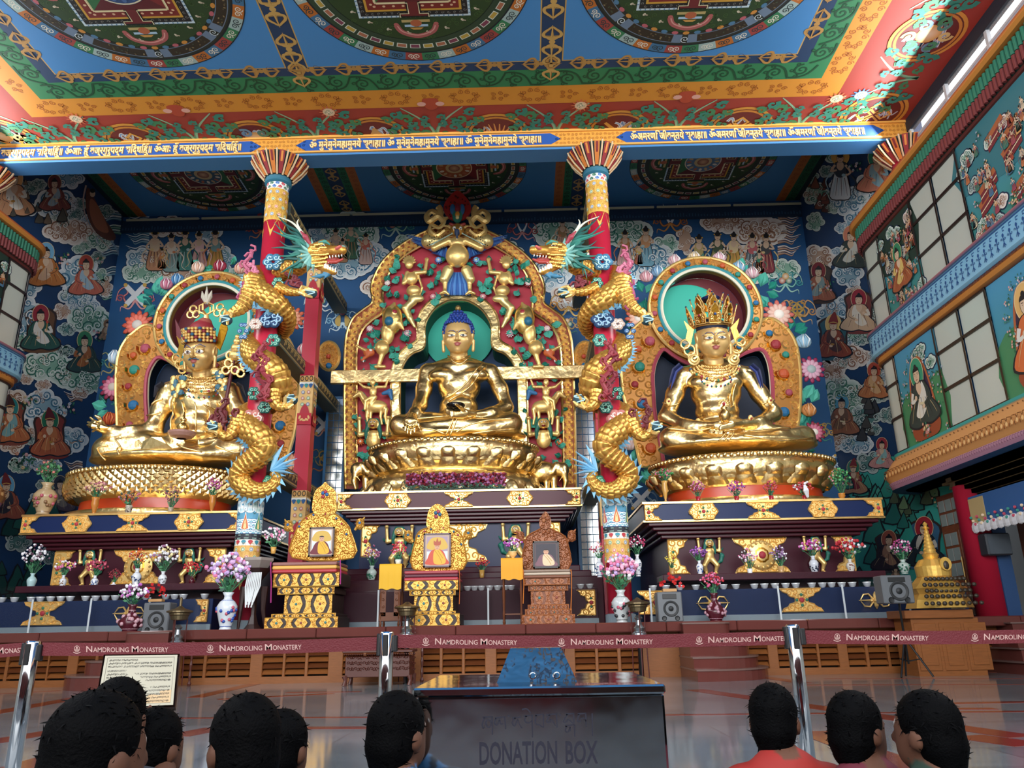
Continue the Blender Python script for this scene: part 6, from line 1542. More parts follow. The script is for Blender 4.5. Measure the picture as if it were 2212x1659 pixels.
def bud(parent,px,py,Y,r,c1,c2='f4ece8',name='lotus_bud'):
 m=pxm(Y,py);p=At(px,py,Y);b=B();R_=r*m
 b.ball(p,R_,12,c1,.5*R_,.85*R_)
 for k in range(4):
  q=-.6+.4*k;b.tube([p+Vector((q*R_*.3,-.5*R_,.8*R_)),p+Vector((q*R_,-.55*R_,.1*R_)),p+Vector((q*R_*.5,-.35*R_,-.8*R_))],[.04*R_,.13*R_,.03*R_],6,c2 if k%2 else c1)
 return b.mk(name,PAINT,parent,smooth=True)
def leaves(parent,px,py,Y,r,col='1f7a6c',n=6,seed=0,c2='4fb09c'):
 rr=random.Random(seed+px);b=B();m=pxm(Y,py)
 for k in range(n):
  a=rr.uniform(0,2*pi);q=r*rr.uniform(.2,.7);x,y=px+q*cos(a),py+q*sin(a);a2=a+rr.uniform(-.6,.6);L=r*rr.uniform(.75,1.15)
  p0,p1=At(x,y,Y-.02*k),At(x+L*cos(a2),y+L*sin(a2),Y-.12);d=p1-p0;nrm=Vector((-d.z,0,d.x)).normalized();w_=d.length*.4
  mid=p0+d*.45;V=[p0,mid+nrm*w_,mid+nrm*w_*.5+Vector((0,-.08,0)),mid+Vector((0,-.03,0)),mid-nrm*w_*.5+Vector((0,-.08,0)),mid-nrm*w_,p1+Vector((0,-.04,0)),p0+d*.75+nrm*w_*.75,p0+d*.75-nrm*w_*.75]
  b.add(V,[(0,1,2),(0,2,3),(0,3,4),(0,4,5),(1,7,2),(2,7,6),(2,6,3),(3,6,4),(4,6,8),(4,8,5)],col if k%2 else c2)
  ridge(b,[(v.x,v.z)for v in(p0,mid,p1)],Y-.1,.04,.04,c2)
 return b.mk('leaf_cluster',PAINT,parent)
SG=H('a06c2e',0.5)
HG=H('f8dc9c',.25)
def aureole(label,Y,rc,ro,ri,outer,inner,gems,flowers,lvs,buds,base,disc_c):
 root=thing('aureole',label,'aureole',base)
 m=pxm(Y,rc[1]);cx,cz=At(*rc,Y).x,At(*rc,Y).z;Ro,Ri=ro*m,ri*m
 n=72;O=[(cx+Ro*cos(2*pi*k/n),cz+Ro*sin(2*pi*k/n))for k in range(n+1)];I=[(cx+Ri*cos(2*pi*k/n),cz+Ri*sin(2*pi*k/n))for k in range(n+1)]
 b=B();strip(b,O,I,Y,.22,SG);b.mk('head_ring',PAINT,root)
 b=B()
 for rr_,c,t in((Ro*.985,GG,.05),(Ri+.03,'e8e0c8',.05),(Ri+.12,'2f8a94',.05)):b.tube([(cx+rr_*cos(2*pi*k/n),Y-.23,cz+rr_*sin(2*pi*k/n))for k in range(n+1)],t,6,c,cap=False)
 b.mk('ring_edge',PAINT,root)
 b=B();Rm=(Ro+Ri)/2+.05;GMS=[]
 for k in range(18):a=2*pi*(k+.25)/18;GMS.append((cx+Rm*cos(a),cz+Rm*sin(a),.105*(Ro-Ri)/.45))
 kp=lambda x,z,q:Ri+.16<hypot(x-cx,z-cz)-q*.7 and hypot(x-cx,z-cz)+q*.7<Ro*.98 and all(hypot(x-g[0],z-g[1])>q*.8+g[2]for g in GMS)
 fillspirals(b,O[:-1],Y-.22,.115,.07,2,HG,kp);b.mk('ring_scrollwork',CARVED,root,kind='stuff')
 o2,i2=smooth2(XZ(outer,Y),6,False),smooth2(XZ(inner,Y),6,False);nn=min(len(o2),len(i2));o2,i2=o2[:nn],i2[:nn]
 b=B();strip(b,o2,i2,Y+.12,.22,SG);b.mk('body_band',PAINT,root)
 b=B()
 b.tube([(x,Y-.1,z)for x,z in o2],.05,6,GG);b.tube([(x,Y-.12,z)for x,z in i2],.06,6,'b04a5c');b.tube([(x*.985+cx*.015,Y-.06,z)for x,z in i2],.05,6,'e4d8b8');b.mk('band_edge',PAINT,root)
 G2=[]
 for t in range(5,nn-3,5):f=.42+.16*((t//5)%2);G2 .append((o2[t][0]*(1-f)+i2[t][0]*f,o2[t][1]*(1-f)+i2[t][1]*f,.13+.06*((t//5)%2)))
 poly=o2+i2[::-1]
 b=B();fillspirals(b,poly,Y-.1,.15,.08,5,HG,lambda x,z,q:hypot(x-cx,z-cz)>Ro+q*.5 and all(hypot(x-g[0],z-g[1])>q*.8+g[2]for g in G2));b.mk('band_scrollwork',CARVED,root,kind='stuff')
 cs=['1f6a9c','9c3038','2a8a7c','c0562c','a84a5c']
 for k,(x,z,r_)in enumerate(GMS+[g for g in G2 if hypot(g[0]-cx,g[1]-cz)>Ro+g[2]]):
  yy=Y-.22 if k<18 else Y-.1;b=B();b.ball((x,yy-.02,z),r_*.85,10,cs[k%5],r_*.5,r_*.8);ridge(b,sp(x,z-.02,r_*1.35,1.0,1,pi*.9),yy,r_*.42,r_*.7,G('e8bc60'));b.mk('gem',PAINT,root)
 fld=i2;c0=(sum(p[0]for p in fld)/len(fld),sum(p[1]for p in fld)/len(fld))
 B().plate([(x,Y+.55,z)for x,z in fld],(0,-1,0),.02).mk('recess',M('recess_navy','10223c',.6),root)
 strip(b:=B(),fld,fld,Y+.5,.5,'14283f');b.mk('recess_side',PAINT,root)
 b=B();K=[(cx+Ri*1.02*cos(2*pi*k/n),cz+Ri*1.02*sin(2*pi*k/n))for k in range(n+1)]
 V=[(x,Y-.1,z)for x,z in K]+[(x,Y+.45,z)for x,z in K];b.add(V,[(i,i+1,n+2+i,n+1+i)for i in range(n)],'6a2028');b.plate([(x,Y+.47,z)for x,z in K[:-1]],(0,-1,0),.01,'6a2028');b.mk('head_recess',PAINT,root)
 dx,dz=disc_c;B().ball((cx+dx*m,Y+.42,cz-dz*m),Ri*.98,40,'2fae98',.05,Ri*.98).mk('teal_disc',PAINT,root)
 for a in flowers:flower(root,*a[:2],Y+.1,*a[2:])
 for a in lvs:leaves(root,*a[:2],Y+.25,a[2],*a[3:])
 for a in buds:bud(root,*a[:2],Y+.05,*a[2:])
 return root
aureole('gold scrolled aureole with coloured gems behind the right crowned statue',22.6,(1520,672),121,90,[(1384,1012),(1372,960),(1358,900),(1345,850),(1341,790),(1350,740),(1372,708),(1410,690),(1450,750),(1520,777),(1590,750),(1650,692),(1690,706),(1715,740),(1725,790),(1727,850),(1724,900),(1716,950),(1712,990)],[(1432,1000),(1425,960),(1414,900),(1410,850),(1409,810),(1416,780),(1432,758),(1455,772),(1485,788),(1525,793),(1570,785),(1610,765),(1642,758),(1657,778),(1664,810),(1667,850),(1667,900),(1665,950),(1662,990)],0,[(1680,682,34,'c8685c','e0b8a8'),(1750,800,30,'9c3058','d8a8bc','a8b8b8'),(1378,690,28,'d06a54','e8b8a0'),(1757,935,24,'8c2c44','c87088')],[(1392,640,30,'1f8a78',8),(1640,630,30,'1f8a78',8),(1706,720,34,'12504c',9,0,'1f8a78'),(1740,880,34,'1a7a6c',9,1),(1380,1010,30,'126a58',7),(1360,720,24,'176a5c',6),(1730,960,24,'1f6a5c',6),(1450,590,20,'4fc0b0',5),(1595,590,20,'4fc0b0',5)],[(1396,598,15,'d8a0a8','f4e0e0'),(1421,587,15,'7fa8c8','d8e8f0'),(1457,563,15,'d8b0b4'),(1500,556,14,'e0c8a0'),(1553,558,15,'e0b8c0'),(1595,577,15,'86b4d0'),(1624,590,15,'d8b0b8'),(1735,738,18,'9cc4dc','e8f0f4'),(1747,886,17,'d08a4c','e8b888'),(1360,958,18,'d8c0bc','f0e0e0')],(At(1520,1000,22.6).x,22.6,3.95),(-28,12))
aureole('gold scrolled aureole with coloured gems behind the left lotus-hatted statue',22.6,(456,700),118,86,[(262,1010),(258,960),(256,900),(254,850),(256,790),(266,752),(290,722),(330,706),(385,770),(456,800),(530,770),(590,706),(622,730),(640,770),(646,820),(645,870),(638,930),(626,975),(615,1010)],[(325,1000),(322,960),(320,900),(318,860),(320,820),(328,795),(345,775),(372,784),(410,806),(456,814),(505,806),(540,788),(572,785),(584,810),(588,840),(588,880),(584,930),(578,970),(574,1000)],0,[(300,704,34,'c0503c','d8705c','c8c0b8'),(247,838,30,'8c2848','c87890','c8b8ac'),(632,690,28,'d86a4c','e8a080'),(628,1000,24,'c8684c','e8b090'),(255,985,22,'9c3048','d08090')],[(345,645,30,'1f7a78',8),(338,670,24,'145a5c',6),(290,755,30,'123f3c',8,0,'1f6a58'),(240,880,28,'14504c',8),(650,880,26,'14604c',7),(640,950,24,'1a7a64',7),(440,575,18,'2f8a6c',5),(500,580,18,'2f8a6c',5),(285,770,20,'1f7a6c',6)],[(360,614,15,'c87890','f0d8e0'),(384,604,15,'4f88b8','b8d8ec'),(428,578,15,'e0b8a0','f4e4d8'),(475,575,15,'9c2840','e8c0c8'),(520,580,15,'e0a890','f4d8cc'),(250,772,18,'b8d0e0','f0f4f8'),(238,905,17,'b84a24','d87840'),(655,755,14,'d8a0a0')],(At(456,1000,22.6).x,22.6,3.95),(26,14))
# central shrine arch
YS=24.2
shr=thing('shrine_arch','great red and gold carved arch framing the central statue','shrine',(At(992,1050,YS).x,YS,4.65))
def mir(P):return P+[(1984-x+(y-800)*.028,y)for x,y in P[::-1]]
def S3(P,k=5):return smooth2(XZ(P,YS),k,False)
left_o=[(748,1058),(747,1000),(746,920),(746,840),(747,760),(752,720),(765,690),(788,671),(806,655),(803,625),(812,596),(830,566),(858,540),(892,518),(930,500),(965,492)]
left_i=[(774,1058),(773,1000),(772,920),(772,840),(772,770),(777,735),(788,712),(806,695),(830,676),(828,640),(836,608),(850,582),(874,558),(902,540),(934,524),(966,516)]
Oo,Oi=S3(mir(left_o)),S3(mir(left_i))
dl_o=[(848,1000),(847,900),(847,830),(850,800),(860,775),(878,755),(902,738),(903,705),(911,678),(930,656),(958,643),(975,639)]
dl_i=[(866,1000),(866,900),(866,830),(869,805),(878,784),(893,768),(918,754),(919,712),(927,690),(942,671),(962,658),(977,654)]
Do,Di=S3(mir(dl_o)),S3(mir(dl_i))
b=B();strip(b,Oi,Do[:1]*0+[Do[min(len(Do)-1,int(i*len(Do)/len(Oi)))]for i in range(len(Oi))],YS+.1,.1,'b03040');b.mk('red_panel',PAINT,shr)
b=B();strip(b,Oo,Oi,YS+.1,.22,'8a3c1c');b.mk('border',PAINT,shr)
b=B();b.tube([(x,YS-.14,z)for x,z in Oo],.045,6,GG);b.tube([(x,YS-.16,z)for x,z in Oi],.05,6,GG);b.mk('border_edge',GFLAT,shr)
b=B();strip(b,Do,Di,YS,.2);b.tube([(x,YS-.2,z)for x,z in Do],.04,6);b.tube([(x,YS-.2,z)for x,z in Di],.04,6);b.mk('inner_frame',GLEAF,shr)
b=B();L=0;last=None;k=0
mid=[((a[0]+c[0])/2,(a[1]+c[1])/2)for a,c in zip(Oo,Oi)];fine=[]
for i in range(len(mid)-1):
 n=max(1,int(hypot(mid[i+1][0]-mid[i][0],mid[i+1][1]-mid[i][1])/.04));fine+=[(mid[i][0]+(mid[i+1][0]-mid[i][0])*t/n,mid[i][1]+(mid[i+1][1]-mid[i][1])*t/n,i)for t in range(n)]
acc=0
for q in range(1,len(fine)):
 acc+=hypot(fine[q][0]-fine[q-1][0],fine[q][1]-fine[q-1][1])
 if acc>.215:
  acc=0;x,z,i=fine[q];dx,dz=x-fine[q-1][0],z-fine[q-1][1];a=atan2(dz,dx);s_=1 if x<At(992,800,YS).x else-1;b=b if b.V else B()
  ridge(b,sp(x+.02*cos(a),z,.15,1.15,s_,a+pi/2*s_),YS-.12,.14,.12,HG);ridge(b,sp(x-.09*sin(a)*s_-.05*cos(a),z+.09*cos(a)*s_,.075,1.0,-s_,a),YS-.12,.08,.09,HG)
b.mk('border_scrollwork',CARVED,shr,kind='stuff')
c0,c1=At(716,800,YS-.25),At(1264,818,YS-.25);B().box(c0 .x,c1 .x,YS-.34,YS-.2,c1 .z,c0 .z-.03,bev=.02).mk('crossbar',GLEAF,shr)
B().plate([(x,YS+1.0,z)for x,z in Di],(0,-1,0),.02).mk('niche_back',M('recess_blue','1f3f66',.6),shr)
b=B();V=[(x,YS-.1,z)for x,z in Di]+[(x,YS+.98,z)for x,z in Di];n=len(Di);b.add(V,[(i,n+i,n+i+1,i+1)for i in range(n-1)],'14503c');b.mk('niche_side',PAINT,shr)
m=pxm(YS,722);p=At(992,724,YS+.75);B().ball(p,76*pxm(YS+.75,722),44,'2fae98',.04,78*pxm(YS+.75,722)).mk('teal_disc',PAINT,shr)
for x in(712,1264):
 o=[(x+24*cos(t*.2618),771+32*sin(t*.2618))for t in range(24)];b=B();b.plate([At(a,c,YS)for a,c in o][::-1],(0,-1,0),.1,SG);fillspirals(b,XZ(o,YS),YS-.1,.09,.06,3);ridge(b,XZ([(x+22*cos(t*.2618),771+30*sin(t*.2618))for t in range(25)],YS),YS-.1,.12,.08,GG,False)
 b.ball(At(x-3,770,YS-.16),.08,8,'b8442c');b.ball(At(x-2,790,YS-.16),.1,10,'1f6a9c');b.mk('oval_finial',CARVED,shr)
def relief(name,ops,Y=YS-.1,parent=shr,cell=.022,k=.035,label=None,mat=CARVED):
 """ops: ('e', x, y, dY, rx, rz, col) ellipsoid or ('c', dY, col, (x, y, r)...) limb, in picture units"""
 s=Sdf(cell,k);m=pxm(Y,ops[0][2]if ops[0][0]=='e' else ops[0][3][1])
 for o in ops:
  if o[0]=='e':s.ell(At(o[1],o[2],Y-o[3]),(o[4]*m,min(o[4],o[5])*m*.8,o[5]*m),None,o[6])
  else:
   for a,c in zip(o[3:],o[4:]):s.cap(At(a[0],a[1],Y-o[1]),At(c[0],c[1],Y-o[1]),a[2]*m,c[2]*m,o[2])
 return s.mk(name,mat,parent,label=label)
def mir2(ops,cx=992):
 o2=[]
 for o in ops:o2 .append((o[0],2*cx-o[1]+(o[2]-800)*.028,*o[2:])if o[0]=='e' else(*o[:3],*[(2*cx-a[0]+(a[1]-800)*.028,*a[1:])for a in o[3:]]))
 return o2
BL,TQ,SPOT='2f5fa8','1f7a66',H('e8d08c',.3)
# bird-headed guardian at the top
b=B();o=smooth2([(988,415),(1006,428),(1017,445),(1016,462),(1002,476),(975,476),(961,462),(960,445),(971,428)],4);b.plate([At(x,y,YS-.3)for x,y in o][::-1],(0,-1,0),.1,'b02420')
rr=random.Random(2)
for k in range(26):a,q=rr.uniform(0,6.28),rr.uniform(8,25);b.ball(At(988+q*cos(a),448+q*sin(a),YS-.42),.03,5,'5a1010')
b.mk('flame_crest',PAINT,shr)
relief('crest_plumes',[('e',988,466,.35,11,17,TQ),('e',978,452,.4,6,13,'2f6a9c'),('e',998,452,.4,6,13,'2f6a9c'),('e',988,449,.48,5,12,'8c2030'),('e',988,463,.55,5,7,'d8902c'),('e',988,470,.6,4,4,'f0d890')])
for d in(-1,1):
 for k in range(13):
  a=radians(4+5.2*k);q=108-1.2*k*k*.5;L=[(988+d*26,530-2),(988+d*(26+.45*(q-26)),530-10+k*3.2),(988+d*q*cos(a*.35),508+k*3.6+(6 if k>8 else 0))]
  B().tube([At(*L[0],YS-.2-.01*k),At(*L[1],YS-.24-.01*k),At(*L[2],YS-.2)],[.08,.07,.01],6,[BL,'3f74b8','24488c'][k%3],flat=.5).mk('wing_feather',PAINT,shr)
bird=[('e',988,553,.45,25,26,GG),('e',988,525,.42,20,14,GG),('e',988,497,.5,15,15,H('c8974a',.2)),('c',.6,'1f3558',(987,500,6),(987,514,1.5))]
for d in(-1,1):
 bird+=[('c',.45,GG,(988+d*18,521,8),(988+d*50,536,7),(988+d*52,530,5)),('e',988+d*7,493,.66,3,3,'f0ece0'),('e',988+d*7,493,.73,1.4,1.4,'101010'),('c',.62,'8c2a24',(988+d*3,487,2.5),(988+d*15,484,3.5)),('c',.5,GG,(988+d*14,492,4),(988+d*25,487,1)),('c',.4,SPOT,(988+d*20,585,12),(988+d*28,603,10)),('c',.4,GG,(988+d*26,604,6),(988+d*27,628,4)),('c',.45,GG,(988+d*27,630,4),(988+d*38,634,2)),('c',.45,GG,(988+d*27,630,4),(988+d*18,636,2)),('c',.3,SPOT,(988+d*30,522,8),(988+d*62,522,16)),('c',.55,'9cb8ac',(988+d*10,504,1.5),(988+d*60,530,1.2))]
relief('bird_guardian',bird)
b=B()
for k in range(9):b.tube([At(988+(k-4)*2.5,590,YS-.25),At(988+(k-4)*5.5,615,YS-.3),At(988+(k-4)*6.5,638,YS-.28)],[.06,.07,.05],6,[BL,'4f88cc'][k%2])
b.mk('tail_feathers',PAINT,shr)
b=B()
for d in(-1,1):
 P_=[(988+d*26,500),(988+d*44,512),(988+d*60,500),(988+d*56,486),(988+d*40,492),(988+d*30,480),(988+d*42,468),(988+d*60,478),(988+d*66,466),(988+d*54,456),(988+d*38,466),(988+d*38,452),(988+d*42,446)]
 b.tube(catmull([At(x,y,YS-.5)for x,y in P_],5),.11,6,GG,flat=.5);P_=[(988+d*20,470),(988+d*28,474),(988+d*36,470)];b.tube([At(x,y,YS-.5)for x,y in P_],[.04,.1,.03],6,GG)
 for k in range(26):b.ball(At(988+d*(30+k%8*5),510+(k//8)*8+(k%3)*2,YS-.62),.022,4,'2a2018')
b.mk('scarf_loops',CARVED,shr)
# serpent maidens, sea monsters, riders, lions, elephants, all in mirrored pairs
naga=[('e',884,571,.3,9,11,GG),('e',889,602,.28,13,15,GG),('e',893,628,.3,15,13,GG),('e',899,645,.3,17,9,SPOT),('c',.3,GG,(880,590,5),(872,612,4),(882,606,4)),('c',.3,GG,(896,590,5),(918,588,4),(922,563,3.5)),('e',922,560,.3,5,4,GG),('c',.25,SPOT,(892,652,9),(876,666,8),(886,688,6),(896,706,3)),('c',.25,GG,(904,596,2.5),(912,622,2.5),(906,640,2))]
for k in range(9):a=pi*(k)/8;naga.append(('c',.3,GG,(884+7*cos(a),568-7*sin(a),3),(884+14*cos(a),566-15*sin(a),1.5)))
mak=[('e',848,690,.28,22,34,H('ecc878',.1)),('e',838,720,.28,14,26,GG),('e',826,752,.3,15,16,GG),('c',.35,GG,(848,668,10),(852,655,3)),('c',.35,GG,(862,700,9),(872,712,2)),('c',.3,GG,(826,765,6),(818,790,4)),('c',.3,GG,(812,792,4),(830,792,4)),('e',797,762,.36,12,9,'c8602c'),('c',.4,'c8602c',(795,768,4),(782,778,2.5)),('c',.4,GG,(790,757,4),(776,750,3),(770,745,2)),('e',800,757,.44,3,3,'f0f0e8'),('c',.4,'e8e8e8',(786,772,1.5),(785,782,1.2)),('e',840,694,.5,9,9,'1f6a8a'),('e',852,674,.5,5,5,'9c2c38')]
for k in range(6):mak.append(('c',.3,TQ,(806+k*2,756-k*3,3),(812+k*4,738-k*2,1)))
for k in range(4):mak.append(('c',.3,'b83a2c',(822+3*k,770-8*k,3),(816-2*k,752-8*k,1)))
rider=[('e',805,826,.36,6,8,GG),('e',806,846,.34,8,12,GG),('c',.34,GG,(798,838,3.5),(786,836,3),(772,824,2)),('c',.34,GG,(814,836,3.5),(832,836,3),(838,820,2)),('c',.4,GG,(804,858,5),(790,866,4),(788,884,3)),('c',.4,GG,(810,858,5),(800,872,4)),('e',812,878,.28,24,14,GG),('c',.3,GG,(792,870,8),(778,850,5)),('c',.3,GG,(778,850,6),(764,858,3)),('c',.3,TQ,(784,850,3),(796,866,3)),('c',.3,'2f6a9c',(828,850,4),(842,846,6),(846,862,3)),('c',.3,GG,(774,846,2),(768,838,.8))]
for x in(794,802,824,834):rider.append(('c',.3,GG,(x,884,5),(x-2,900,3),(x+1,916,2.5)))
ele=[('e',815,1020,.3,34,24,GG),('e',772,1015,.42,15,17,GG),('c',.5,GG,(768,1022,8),(764,1040,5),(768,1056,3)),('c',.45,GG,(783,1006,9),(792,1020,8)),('c',.46,'8a2030',(784,1004,5),(790,1012,4)),('c',.55,'e8e0c8',(772,1030,1.6),(779,1040,.8))]
for x in(790,806,832,845):ele.append(('c',.36,GG,(x,1030,8),(x,1058,6)))
for nm,ops in(('serpent_maiden',naga),('sea_monster',mak),('beast_rider',rider)):
 relief(nm,ops);relief(nm,mir2(ops))
er=mir2(ele);er=[(o[0],*((o[1]-4,*o[2:])if o[0]=='e' else(*o[1:3],*[(a[0]-4,*a[1:])for a in o[3:]])))for o in er]
relief('elephant',ele,YS-.25,cell=.03,mat=GLEAF);relief('elephant',er,YS-.25,cell=.03,mat=GLEAF)
for x,f in((806,1),(1176,-1)):q=At(x,1008,YS-.2);atlant('lion_guardian',None,q.x,YS-.2,q.z,1.6,shr,flip=f,legs=False,belly=1.2)
rr=random.Random(12)
for k,(x,y)in enumerate([(868,555),(868,600),(850,622),(915,600),(920,575),(935,605),(925,632),(940,628),(845,650),(822,700),(812,720),(868,715),(870,745),(862,760),(805,740),(800,705),(845,780),(792,785),(880,680),(885,700),(884,660),(862,590),(845,590),(952,575),(786,830),(828,822),(842,900),(784,905),(836,925),(790,925),(778,890),(782,1000),(800,985),(790,970)]):
 r_=rr.uniform(15,20);leaves(shr,x,y,YS-.14,r_,['17705c','1f8470'][k%2],3,k);leaves(shr,1984-x+(y-800)*.028,y,YS-.14,r_,['17705c','1f8470'][k%2],3,k+50)
for x,y,c1,c2 in((948,564,'24549c','7fb0e0'),(936,643,'a02c38','d8909c'),(800,712,'c87888','e8c8cc'),(880,722,'e8e0e4','c8a0b0'),(838,614,'9c2430','d8c0c0'),(780,955,'b04a1c','d8702c')):
 flower(shr,x,y,YS-.15,9,c1,c2,'e8dcc8',10);flower(shr,1984-x+(y-800)*.028,y,YS-.15,9,c1,c2,'e8dcc8',10)
# ---- dragons wound round the two columns
def scaled_tube(name,path,rad,sc_=.13,parent=None,c1='e0ac54',c2='9a6424',depth=.05,seg=112):
 P=catmull(path,7);n0=len(path);R=[]
 for i in range(len(P)):
  t=i/7;j=min(int(t),n0-2);R.append(rad[j]+(rad[j+1]-rad[j])*min(1,t-j))
 D=[0]
 for i in range(1,len(P)):D.append(D[-1]+(P[i]-P[i-1]).length)
 L=D[-1];N=int(L/(sc_/6));Q=[];RR=[];pa=np.array([tuple(p)for p in P]);ss=np.linspace(0,L,N)
 q=np.stack([np.interp(ss,D,pa[:,a])for a in range(3)],1);rr=np.interp(ss,D,R)
 T=np.gradient(q,axis=0);T/=np.linalg.norm(T,axis=1)[:,None]
 up=np.array([0,-1.0,0.05]);A=np.zeros_like(T);pu=up
 for i in range(N):
  a=pu-T[i]*(pu@T[i]);l=np.linalg.norm(a);a=a/l if l>1e-4 else A[i-1];A[i]=a;pu=a*.8+up*.2
 Bn=np.cross(T,A);th=np.linspace(0,2*pi,seg,endpoint=False)
 ns=max(8,int(2*pi*np.mean(rr)/sc_));u=(ss/sc_)[:,None];v=(th/(2*pi)*ns)[None,:]
 def hh(u,v):f=np.floor(u);a=np.mod(v+.5*np.mod(f,2),1)-.5;b_=u-f;return np.maximum(0,1-(b_**2+(a*1.7)**2*np.where(b_>0,1,1)))**.5*(1-.55*b_)
 h1=hh(u,v);k=h1
 r_=rr[:,None]*(1+0*v)+depth*np.minimum(1,rr[:,None]/.2)*k
 V=q[:,None,:]+r_[...,None]*(A[:,None,:]*np.cos(th)[None,:,None]+Bn[:,None,:]*np.sin(th)[None,:,None])
 i,j=np.meshgrid(np.arange(N-1),np.arange(seg),indexing='ij');j2=(j+1)%seg
 F=np.stack([i*seg+j,i*seg+j2,(i+1)*seg+j2,(i+1)*seg+j],-1).reshape(-1,4)
 a1,a2=np.array(H(c1,.25)),np.array(H(c2,.6));K=a2+(a1-a2)*np.clip(k*2.2,0,1)[...,None]
 o=mk(name,V.reshape(-1,3),F,CARVED,parent,K.reshape(-1,4),True);return q,rr,A,Bn
def dragon(mirror,label):
 axL=lambda y:535-.0878*(y-1200);axR=lambda y:1334+.0525*(y-1200)
 X=(lambda x,y:x)if not mirror else(lambda x,y:axR(y)-(x-axL(y)))
 YD=18.4;p=lambda x,y,o=0:At(X(x,y),y,YD-o);m=pxm(YD,800)
 root=thing('dragon',label,'dragon',At(X(560,1064),1064,YD-.4))
 PT=[(672,556,.95,15),(642,575,.55,18),(606,588,.1,18),(592,592,-.42,18),(572,594,-.42,20),(552,600,.1,21),(552,622,.5,23),(580,645,.62,23),(604,662,.5,20),(620,688,.1,17),(612,712,-.4,17),(585,728,-.52,18),(558,736,-.4,18),(542,748,.1,19),(550,770,.5,22),(578,790,.68,26),(596,812,.68,28),(603,838,.55,25),(596,862,.1,20),(570,880,-.45,18),(545,888,-.4,19),(527,903,.1,21),(537,925,.52,24),(560,945,.66,25),(570,968,.66,23),(552,990,.62,21),(528,1008,.55,19),(516,1031,.5,18),(530,1053,.52,17),(558,1061,.55,15),(585,1052,.55,12),(597,1034,.5,9),(590,1022,.45,7)]
 q,rr,A,Bn=scaled_tube('scaled_body',[p(*a[:3])for a in PT],[a[3]*m for a in PT],.12,root)
 b=B();s_=-1 if mirror else 1;N=len(q);st=5;V=[]
 for i in range(0,N-st,st):
  if q[i][1]>YD+.1:continue
  d=Vector(q[i]);w=Vector(Bn[i])*s_;w=w if True else w;pk=d+w*(rr[i]*1.0);b.add([pk,Vector(q[i+st])+Vector(Bn[i+st])*s_*rr[i+st],d+w*(rr[i]+.16*(1 if(i//st)%3 else.75))+Vector((q[i]-q[min(N-1,i+st)]))*.4+Vector((0,-.02,0)),d+w*(rr[i]*.8)+Vector((0,-rr[i]*.5,0))],[(0,1,2),(3,0,2),(3,2,1)],['6fa8c8','8cc4dc'][(i//st)%2])
 b.mk('dorsal_fin',PAINT,root,kind='stuff')
 def limb(pts,ball,cl):
  o=[p(*a[:3])for a in pts];scaled_tube('leg',o,[a[3]*m for a in pts],.1,root,seg=64,depth=.035)
  e=o[-1];bp=p(*ball);c_=B()
  for k in range(4):
   a=2*pi*k/4+.4;t=bp+Vector((cos(a)*.14,-.06,sin(a)*.14));c_.tube([e,(e+t)/2+Vector((cos(a)*.06,-.08,sin(a)*.06)),t,t+Vector((-.05*cos(a),.03,-.05*sin(a)))],[.06,.05,.03,.01],6,GG)
  c_.mk('claw',CARVED,root);d=B();r_=13*m;d.ball(bp,r_,14,'1d4450',r_*.9,r_*.85);d.tube([bp+Vector((r_*.92*cos(t*.5)*sin(.3+t*.13),-r_*.85*abs(sin(.35+t*.1)),r_*.8*cos(.25+t*.125)))for t in range(19)],.018,5,'a8ccd0');d.mk('shell_orb',PAINT,root)
 limb([(548,606,.6,19),(542,636,.7,21),(522,664,.75,13),(502,676,.8,9),(495,680,.8,7)],(489,692,.85),0)
 limb([(602,622,.5,12),(628,630,.6,9),(648,631,.65,7)],(672,634,.65),0)
 limb([(590,850,.75,15),(598,874,.85,11),(616,882,.8,8)],(630,864,.8),0)
 limb([(520,898,.5,16),(508,926,.65,14),(490,944,.75,9),(474,934,.8,8)],(462,922,.85),0)
 b=B()
 for k,(x,y)in enumerate([(612,960),(634,975),(642,990),(636,1004),(636,1024),(606,1046),(588,1062),(622,1012)]):b.tube([p(588,1018,.5),p((588+x)/2+(k-3)*1.5,(1018+y)/2-2,.56),p(x,y,.5)],[5*m,5.5*m,.5*m],6,['8cc4e4','6fb0d4'][k%2],flat=.4)
 for k in range(4):b.tube([p(520-6*k*.2,900+3*k,.7),p(548,645+6*k,.8),p(545+4*k,668,.7)][1:],[3*m,.5*m],5,'7fb8d8')
 b.mk('tail_fin',PAINT,root)
 M_=1
 s=Sdf(.02,.06)
 def e(x,y,o,rx,rz,ry,col,**kw):s.ell(p(x,y,o),(rx*m,ry*m,rz*m),None,col,**kw)
 def c(col,*a,**kw):
  for u,v in zip(a,a[1:]):s.cap(p(*u[:3]),p(*v[:3]),u[3]*m,v[3]*m,col,**kw)
 GD=H('d49c48',.3)
 e(686,545,1.0,23,22,20,GD);e(700,530,1.05,16,12,15,GD);c(GD,(700,545,1.05,15),(724,542,1.15,10),(740,541,1.2,9));c(GD,(684,566,1.0,14),(704,580,1.1,9),(722,588,1.15,6))
 e(718,562,1.1,17,6.5,9,'8a2a22',k=.01);c('a83c34',(700,566,1.15,4),(726,566,1.2,4),(740,560,1.2,2.5),k=.01);e(741,536,1.2,7,6,8,'6f9c94',k=.02)
 for k in range(5):c('f4f2e6',(712+6.5*k,553-k*.5,1.25,1.8),(713+6.5*k,560-k,1.27,.6),k=.004);c('f4f2e6',(702+5.5*k,577+2.4*k,1.2,2),(703+5.5*k,568+2*k,1.22,.6),k=.004)
